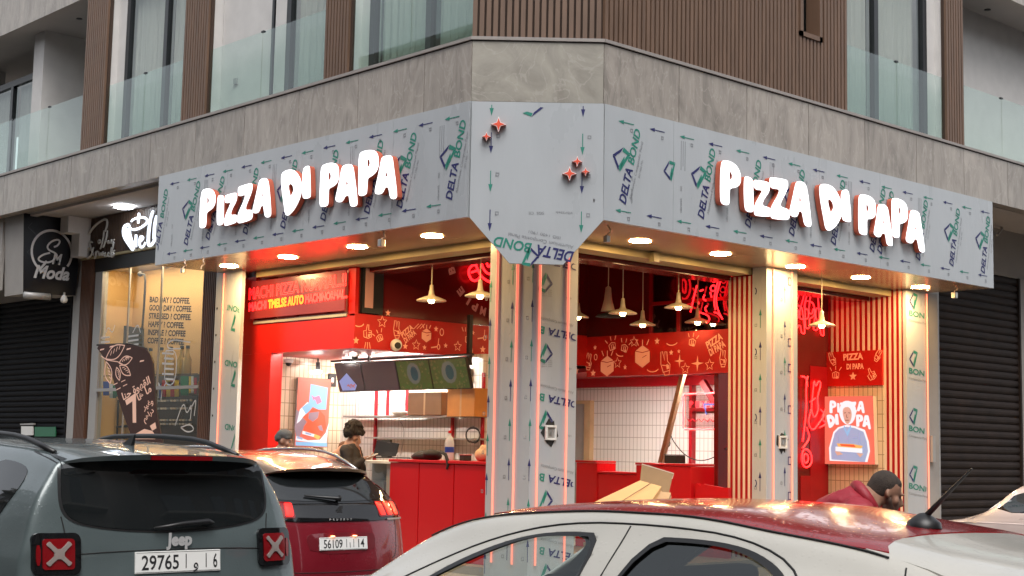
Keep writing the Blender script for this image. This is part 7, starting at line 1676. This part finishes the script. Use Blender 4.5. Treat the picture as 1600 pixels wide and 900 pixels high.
# red roof panel
rp = [(-.50, yl(-8.80)), (-.515, yl(-8.3)), (-.525, yl(-7.7)), (-.515, yl(-7.15)), (-.3, yl(-7.02)), (0, yl(-6.98)), (.3, yl(-7.02)), (.515, yl(-7.15)), (.525, yl(-7.7)), (.515, yl(-8.3)), (.50, yl(-8.80)), (.42, yl(-8.74)), (.2, yl(-8.70)), (0, yl(-8.70)), (-.2, yl(-8.70)), (-.42, yl(-8.74))]
w_.decal('roof_panel', rp, 'T', M['paint_redroof'], .004, smooth=1, grid=.06, lip=.008)
for ax, sx in (('L', -1), ('S', 1)):
    w_.line('roof_gutter', [(sx * .505, yl(-8.80)), (sx * .520, yl(-8.3)), (sx * .530, yl(-7.7)), (sx * .522, yl(-7.15)), (sx * .53, yl(-6.85))], 'T', .0034, M['seam'], .004, smooth=1)
    w_.line('door_frame_line', [(yl(-6.55), .98), (yl(-7.0), 1.19), (yl(-7.28), 1.30), (yl(-7.6), 1.365), (yl(-8.0), 1.375), (yl(-8.35), 1.355), (yl(-8.58), 1.27), (yl(-8.68), 1.08)], ax, .0035, M['seam'], .0005)
    w_.line('panel_seam', [(yl(-7.885), 1.365), (yl(-7.86), 1.2), (yl(-7.80), .9), (yl(-7.80), .4)], ax, .0028, M['seam'], .0005)
    w_.line('panel_seam', [(yl(-8.86), 1.30), (yl(-8.90), 1.20), (yl(-8.95), 1.05)], ax, .0028, M['seam'], .0005)
wsp = lip_spoiler(w_, 'roof_spoiler', .50, .06, .58, .022, M['paint_white'], .03)
w_.decal('rear_window', [(-.46, 1.04), (-.44, 1.28), (.44, 1.28), (.46, 1.04)], 'R', M['carglass'], .006)
for sx in (-1, 1): w_.decal('tail_light', [(sx * .56, .80), (sx * .54, 1.10), (sx * .70, 1.08), (sx * .76, .80)], 'R', M['redlens'], .008)
w_.decal('windscreen', [(-.49, 2.44), (-.50, 2.7), (-.52, 2.98), (.52, 2.98), (.50, 2.7), (.49, 2.44)], 'T', M['clearglass'], .001, smooth=0, lip=0)
hh, _ = w_.shoot(.0, yl(-8.60), 'T')
m = MB(); m.lathe([(.055, 0), (.052, .018), (.03, .035), (.014, .045), (.001, .047)], hh, M['black'], 18); ab = m.build('antenna', w_.t, smooth=True, local=True)
m = MB(); d = Vector((.0, -.80, .75)).normalized(); m.tube([hh + Vector((0, 0, .03)), hh + Vector((0, 0, .03)) + d * .05, hh + Vector((0, 0, .03)) + d * .10, hh + Vector((0, 0, .03)) + d * .23], [.010, .009, .007, .003], M['black'], 8); m.build('rod', ab, local=True)
for x, y in ((-.82, .62), (.82, .62), (-.82, 3.02), (.82, 3.02)): w_.wheel(x, y, .30)
w_.arch(.62, .37, M['black']); w_.arch(3.02, .37, M['black'])
for sx in (-1, 1): w_.decal('headlight', [(sx * .46, .66), (sx * .50, .78), (sx * .66, .78), (sx * .66, .66)], 'F', M['white'], .006)
# ---------------------------------------------------------------- pale car at the right edge
pcar = Car('pale_car', 'pale pinkish car at the right edge, only its corner and dark side glass showing', (0, 0, 0), 0, 4.3,
    [(0, .95), (2.6, .93), (3.2, .92), (4.3, .80)], [(0, .84), (.6, .88), (3.6, .87), (4.3, .76)],
    [(0, .98), (.35, 1.04), (.7, 1.12), (1.15, 1.35), (1.6, 1.42), (2.2, 1.43), (2.6, 1.36), (3.3, 1.0), (4.3, .84)], [(0, .62), (.7, .60), (1.3, .54), (2.5, .54), (3.2, .66), (4.3, .56)],
    [(.2, .05), (.5, .0), (.9, .03), (1.0, .05)], .14, paint('pale_pink_paint', (.62, .50, .46), .3, 0, .03))
pcar.finish()
for ax in ('L', 'S'):
    pcar.decal('side_window', [(1.0, 1.02), (1.35, 1.32), (2.4, 1.33), (3.0, .98), (2.0, .99)], ax, M['carglass'], .005)
    pcar.line('window_trim', [(.92, 1.0), (1.32, 1.345), (2.4, 1.355), (3.05, .97)], ax, .009, M['white'], .006)
pcar.decal('rear_window', [(-.5, .50), (-.45, 1.1), (.45, 1.1), (.5, .50)], 'T', M['carglass'], .005, smooth=1)
for sx in (-1, 1): pcar.decal('tail_light', [(sx * .5, .72), (sx * .5, .86), (sx * .72, .86), (sx * .72, .72)], 'R', M['redlens'], .006)
for x, y in ((-.87, .78), (.87, .78), (-.86, 3.42), (.86, 3.42)): pcar.wheel(x, y, .32)
pcar.arch(.78, .40); pcar.arch(3.42, .40)
pcar.t.location = (3.05, -3.75, 0); pcar.t.rotation_euler = (0, 0, R(-90))
# ================================================================== people
def head_prims(c, f, s=1.0, tilt=0.0):
    """head solids: c centre of the skull, f unit facing direction (3d), tilt ignored"""
    f = Vector(f).normalized(); up = (Vector((0, 0, 1)) - f * f.z).normalized(); r = f.cross(up)
    P = lambda a, b, d: c + f * (a * s) + up * (b * s) + r * (d * s)
    L = [('e', P(-.012, .03, 0), (.082 * s, .082 * s, .092 * s)), ('e', P(-.03, .045, 0), (.085 * s, .080 * s, .08 * s)), ('e', P(.035, -.035, 0), (.055 * s, .055 * s, .075 * s)), ('e', P(.055, -.085, 0), (.032 * s, .032 * s, .026 * s)),
         ('c', P(.078, .012, 0), P(.104, -.026, 0), .009 * s, .014 * s), ('e', P(.085, -.062, 0), (.013 * s, .017 * s, .008 * s)), ('e', P(.078, .028, .03), (.012 * s, .018 * s, .008 * s)), ('e', P(.078, .028, -.03), (.012 * s, .018 * s, .008 * s)),
         ('e', P(-.01, -.005, .084), (.018 * s, .009 * s, .030 * s)), ('e', P(-.01, -.005, -.084), (.018 * s, .009 * s, .030 * s)), ('e', P(.05, -.02, .05), (.022 * s, .022 * s, .03 * s)), ('e', P(.05, -.02, -.05), (.022 * s, .022 * s, .03 * s))]
    return L, P
def eyes(t, P, s=1.0):
    for d in (.031, -.031):
        m = MB(); c = P(.064, .010, d); m.lathe([(0.001, -.011 * s), (.008 * s, -.008 * s), (.011 * s, 0), (.008 * s, .008 * s), (.001, .011 * s)], c, M['eye'], 12); o = m.build('eye', t, smooth=True)
        m = MB(); c2 = P(.072, .010, d); m.lathe([(0.001, -.005 * s), (.0045 * s, 0), (.001, .005 * s)], c2, M['matblack'], 8); m.build('pupil', o)
def hand_prims(w, d, n, s=1.0, curl=.5):
    """palm from wrist w along d, palm facing n; four unequal fingers and a side thumb"""
    d = Vector(d).normalized(); n = Vector(n); n = (n - d * n.dot(d)).normalized(); r = d.cross(n)
    L = [('c', w, w + d * .045 * s, .026 * s, .028 * s), ('e', w + d * .055 * s, (.036 * s, .036 * s, .030 * s))]
    for i, ln in enumerate((.068, .078, .073, .058)):
        a = w + d * .085 * s + r * ((i - 1.5) * .020 * s); b = a + (d * math.cos(curl * .6) + n * math.sin(curl * .6)) * ln * .5 * s; c = b + (d * math.cos(curl * 1.6) + n * math.sin(curl * 1.6)) * ln * .5 * s
        L += [('c', w + d * .05 * s + r * ((i - 1.5) * .017 * s), a, .011 * s, .0095 * s), ('c', a, b, .0095 * s, .0085 * s), ('c', b, c, .0085 * s, .0072 * s)]
    a = w + d * .03 * s - r * .028 * s; b = a + (d * .6 - r * .7 + n * .4).normalized() * .035 * s; c = b + (d * .9 - r * .2 + n * .5).normalized() * .03 * s
    return L + [('c', a, b, .012 * s, .011 * s), ('c', b, c, .011 * s, .009 * s)]
V3 = Vector
# --- curly-haired customer at the counter, reading a phone
ff = V3((.50, -.86, 0)).normalized()                      # body faces along the street front, towards the right
rt = V3((ff.y, -ff.x, 0))
FB = V3((.80, 5.02, .12))
t = thing('person', 'person with curly black hair and brown hood looking down at a phone', 'person', FB)
hd = CP + ray(552, 681) * ((V3((.85, 5.0, 1.7)) - CP).length)
f_h = (ff + V3((0, 0, -.55))).normalized(); hp_, P = head_prims(hd, f_h, 1.0)
ne = hd + V3((0, 0, -.13)) - ff * .03; ch = ne + V3((0, 0, -.20)) - ff * .02; pel = V3((FB.x, FB.y, 1.02)) - ff * .03
sL, sR = ne + rt * -.17 + V3((0, 0, -.07)), ne + rt * .17 + V3((0, 0, -.07))
wR = CP + ray(570, 716) * ((hd - CP).length - .10); wL = wR - rt * .06 - ff * .02 + V3((0, 0, -.02))
eR = sR + V3((0, 0, -.24)) + ff * .07 + rt * .03; eL = sL + V3((0, 0, -.24)) + ff * .09 - rt * .02
wL2 = hd + ff * .10 + V3((0, 0, -.125)) + rt * .03
prs = hp_ + [('c', hd + V3((0, 0, -.05)) - ff * .02, ne - V3((0, 0, .05)), .055, .06)] + [('c', eR, wR, .04, .03), ('c', eL, wL2 - ff * .03, .04, .03), ('c', ne, pel, .10, .12)]
for sgn in (-1, 1): prs += [('c', pel + rt * .09 * sgn, pel + rt * .10 * sgn + V3((0, 0, -.45)), .085, .055), ('c', pel + rt * .10 * sgn + V3((0, 0, -.45)), V3((FB.x, FB.y, .20)) + rt * .10 * sgn, .055, .04), ('c', V3((FB.x, FB.y, .16)) + rt * .10 * sgn - ff * .05, V3((FB.x, FB.y, .155)) + rt * .10 * sgn + ff * .14, .035, .03)]
prs += hand_prims(wR, ff + V3((0, 0, .15)), V3((0, 0, 1)), 1.0, .9) + hand_prims(wL2 - ff * .03, ff * .3 + V3((0, 0, .6)), -ff, .9, 1.3)
link('body', blobmesh(prs, .008, 3, 'body', M['skin2']), t); eyes(t, P)
jk = [('c', ne + V3((0, 0, -.06)), ch, .13, .165), ('c', ch, pel + V3((0, 0, -.05)), .165, .165), ('c', sL, eL, .078, .062), ('c', eL, wL2 - ff * .06 - V3((0, 0, .05)), .062, .048), ('c', sR, eR, .078, .062), ('c', eR, wR - (wR - eR).normalized() * .05, .062, .048), ('c', sL, sR, .085, .085)]
link('jacket', blobmesh(jk, .014, 3, 'jacket', M['jacket_dark'], .008), t)
link('hood', blobmesh([('e', ne - ff * .07 + V3((0, 0, .0)), (.095, .11, .065)), ('e', ne - ff * .10 + V3((0, 0, -.05)), (.08, .10, .07)), ('c', ne + rt * .09 + V3((0, 0, -.02)), ne + ff * .07 + V3((0, 0, -.09)), .035, .03), ('c', ne - rt * .09 + V3((0, 0, -.02)), ne + ff * .07 + V3((0, 0, -.09)), .035, .03)], .012, 3, 'hood', M['hood_brown']), t)
rnd = random.Random(5); hc = P(-.035, .065, 0); hr = [('e', hc, (.105, .105, .11))]
for _ in range(130):
    a, b = rnd.uniform(0, 6.283), rnd.uniform(-.75, 1.5); v = V3((math.cos(a) * math.cos(b), math.sin(a) * math.cos(b), math.sin(b)))
    if v.dot(f_h) > .55 and v.z < .35: continue
    rr = rnd.uniform(.018, .032); hr.append(('e', hc + V3((v.x * .118, v.y * .118, v.z * .125)), (rr, rr, rr)))
for _ in range(12): hr.append(('e', P(.075 + rnd.uniform(-.02, .02), .085 + rnd.uniform(-.02, .035), rnd.uniform(-.07, .07)), (.028, .028, .026)))
link('hair', blobmesh(hr, .0075, 1, 'hair', M['hair']), t)
link('trousers', blobmesh([('c', pel, pel + V3((0, 0, -.08)), .15, .15)] + [q for sgn in (-1, 1) for q in (('c', pel + rt * .09 * sgn, pel + rt * .10 * sgn + V3((0, 0, -.45)), .10, .075), ('c', pel + rt * .10 * sgn + V3((0, 0, -.45)), V3((FB.x, FB.y, .20)) + rt * .10 * sgn, .075, .065))], .014, 3, 'trousers', M['jeans']), t)
t2 = thing('mobile_phone', 'pale lit phone held in the hand of the curly-haired person', 'phone', wR)
Fph = Fr(wR + ff * .10 + V3((0, 0, .035)), rt, ff + V3((0, 0, .45))); part('case', t2, lambda m: m.fbox(Fph, -.036, .036, -.07, .08, -.008, 0, M['white']), bevel=.003); part('screen', t2, lambda m: m.fbox(Fph, -.032, .032, -.065, .075, .0005, .0015, M['p_white']))
# --- man with a grey knitted cap
ff = V3((.62, -.78, 0)).normalized(); rt = V3((ff.y, -ff.x, 0)); D = (V3((-.85, 3.15, 1.66)) - CP).length
hd = CP + ray(445, 690) * D; FB = V3((hd.x, hd.y, .12)) - ff * .05
t = thing('person', 'man in a grey knitted cap and dark coat walking behind the dark red car', 'person', FB)
f_h = (ff + V3((0, 0, -.18))).normalized(); hp_, P = head_prims(hd, f_h, 1.0)
ne = hd + V3((0, 0, -.13)) - ff * .035; pel = V3((FB.x, FB.y, .98)); sL, sR = ne - rt * .19 + V3((0, 0, -.06)) - ff * .02, ne + rt * .19 + V3((0, 0, -.06)) - ff * .02
eL, eR = sL + V3((0, 0, -.28)) - ff * .02, sR + V3((0, 0, -.28)) - ff * .02; wL, wR = eL + V3((0, 0, -.22)) + ff * .10, eR + V3((0, 0, -.22)) + ff * .10
prs = hp_ + [('c', hd + V3((0, 0, -.05)) - ff * .02, ne - V3((0, 0, .05)), .058, .065), ('c', eR, wR, .04, .03), ('c', eL, wL, .04, .03), ('c', ne, pel, .10, .12)] + hand_prims(wR, V3((0, 0, -1)) + ff * .2, -rt, 1, .5) + hand_prims(wL, V3((0, 0, -1)) + ff * .2, rt, 1, .5)
legs = [q for sgn, st in ((-1, .16), (1, -.14)) for q in (('c', pel + rt * .09 * sgn, pel + rt * .10 * sgn + V3((0, 0, -.43)) + ff * st * .7, .085, .055), ('c', pel + rt * .10 * sgn + V3((0, 0, -.43)) + ff * st * .7, V3((FB.x, FB.y, .19)) + rt * .10 * sgn + ff * st, .055, .04), ('c', V3((FB.x, FB.y, .155)) + rt * .10 * sgn + ff * (st - .05), V3((FB.x, FB.y, .15)) + rt * .10 * sgn + ff * (st + .15), .035, .028))]
link('body', blobmesh(prs + legs, .009, 3, 'body', M['skin']), t); eyes(t, P)
link('coat', blobmesh([('c', ne + V3((0, 0, -.05)), ne + V3((0, 0, -.25)), .12, .17), ('c', ne + V3((0, 0, -.25)), pel + V3((0, 0, -.12)), .17, .165), ('c', sL, sR, .085, .085), ('c', sL, eL, .08, .062), ('c', eL, wL, .062, .045), ('c', sR, eR, .08, .062), ('c', eR, wR, .062, .045), ('e', ne + V3((0, 0, -.015)), (.085, .085, .04))], .014, 3, 'coat', M['jacket_dark'], .008), t)
link('trousers', blobmesh([('c', a, b, r1 + .018, r2 + .02) for _, a, b, r1, r2 in legs if r1 > .05], .014, 3, 'trousers', M['jeans']), t)
link('cap', blobmesh([('e', P(-.022, .075, 0), (.094, .094, .068)), ('e', P(-.045, .04, 0), (.088, .088, .062)), ('c', P(.035, .052, .06), P(-.09, .005, .05), .020, .022), ('c', P(.035, .052, -.06), P(-.09, .005, -.05), .020, .022), ('c', P(.052, .055, .045), P(.052, .055, -.045), .018, .018)], .008, 3, 'cap', M['cap']), t)
# --- stooping man in a maroon jacket behind the white car
f2 = V3((.735, -.678, 0)).normalized()                  # stoops towards the right of the picture
f2 = (f2 + CF * -.05).normalized(); rt = V3((f2.y, -f2.x, 0)).normalized()
hd = CP + ray(1386, 771) * 8.15
FB = V3((hd.x, hd.y, 0)) - f2 * .62
t = thing('person', 'stooping man with cropped dark hair in a maroon jacket behind the white hatchback', 'person', FB)
f_h = (f2 * .90 + V3((0, 0, -.40))).normalized(); hp_, P = head_prims(hd, f_h, .92)
ne = hd - f2 * .125 + V3((0, 0, -.055)); ch = CP + ray(1345, 792) * 8.2; pel = CP + ray(1268, 850) * 8.25; pel = V3((pel.x, pel.y, 1.02))
sh = ne - f2 * .06 + V3((0, 0, -.06)); sL, sR = sh - rt * .18, sh + rt * .18
eL, eR = sL + f2 * .06 + V3((0, 0, -.27)), sR + f2 * .04 + V3((0, 0, -.27)); wL, wR = eL + f2 * .16 + V3((0, 0, -.18)), eR + f2 * .16 + V3((0, 0, -.18))
prs = hp_ + [('c', hd - f2 * .05 + V3((0, 0, -.02)), ne - f2 * .05, .060, .068), ('c', eR, wR, .04, .03), ('c', eL, wL, .04, .03), ('c', ne, pel, .10, .12)] + hand_prims(wR, V3((0, 0, -.8)) + f2 * .6, -rt, 1, .6) + hand_prims(wL, V3((0, 0, -.8)) + f2 * .6, rt, 1, .6)
G0 = V3((pel.x, pel.y, 0)) + f2 * .05
legs = [q for sgn in (-1, 1) for q in (('c', pel + rt * .09 * sgn, G0 + rt * .12 * sgn + V3((0, 0, .50)) + f2 * .05, .09, .06), ('c', G0 + rt * .12 * sgn + V3((0, 0, .50)) + f2 * .05, G0 + rt * .12 * sgn + V3((0, 0, .08)), .06, .04), ('c', G0 + rt * .12 * sgn + V3((0, 0, .045)) - f2 * .06, G0 + rt * .12 * sgn + V3((0, 0, .035)) + f2 * .16, .04, .03))]
link('body', blobmesh(prs + legs, .008, 3, 'body', M['skin']), t); 
mid = sh.lerp(pel, .5) + V3((0, 0, .05))
link('jacket', blobmesh([('c', sh + V3((0, 0, .0)), mid, .15, .175), ('c', mid, pel, .175, .17), ('c', sL, sR, .092, .092), ('c', sL, eL, .088, .068), ('c', eL, wL, .068, .05), ('c', sR, eR, .088, .068), ('c', eR, wR, .068, .05), ('c', ne + f2 * .015, sh, .090, .13)], .011, 3, 'jacket', M['jacket_red'], .013), t)
cl_ = MB(); cc = ne + f2 * .012 + V3((0, 0, .012)); ax = (hd - sh).normalized(); a1 = rt; a2 = ax.cross(a1).normalized()
cl_.tube([cc + a1 * .094 * math.cos(k * .449) + a2 * .094 * math.sin(k * .449) for k in range(14)],   .032, M['jacket_red'], 10, closed=True); cl_.build('collar', t, smooth=True)
link('trousers', blobmesh([('c', a, b, r1 + .018, r2 + .022) for _, a, b, r1, r2 in legs if r1 > .05] + [('e', pel, (.16, .16, .12))], .014, 3, 'trousers', M['jeans']), t)
link('hair', blobmesh([('e', P(-.034, .040, 0), (.0825, .081, .079)), ('e', P(-.048, .006, 0), (.068, .076, .066)), ('e', P(-.008, .052, 0), (.062, .068, .054))], .009, 3, 'hair', M['stubble']), t)
M['beardskin'] = mat('stubbled_skin', (.13, .075, .055), .7, bump=.5, bscale=250)
link('beard', blobmesh([('e', P(.030, -.068, 0), (.050, .052, .040)), ('e', P(.058, -.088, 0), (.030, .032, .024)), ('c', P(.01, -.03, .062), P(.045, -.075, .035), .018, .016), ('c', P(.01, -.03, -.062), P(.045, -.075, -.035), .018, .016)], .007, 2, 'beard', M['beardskin']), t)
def brow(t, P):
    m = MB()
    for d in (1, -1): m.tube([P(.082, .034, .014 * d), P(.083, .038, .032 * d), P(.074, .034, .050 * d)], [.005, .006, .003], M['stubble'], 6)
    m.build('eyebrows', t, smooth=True)
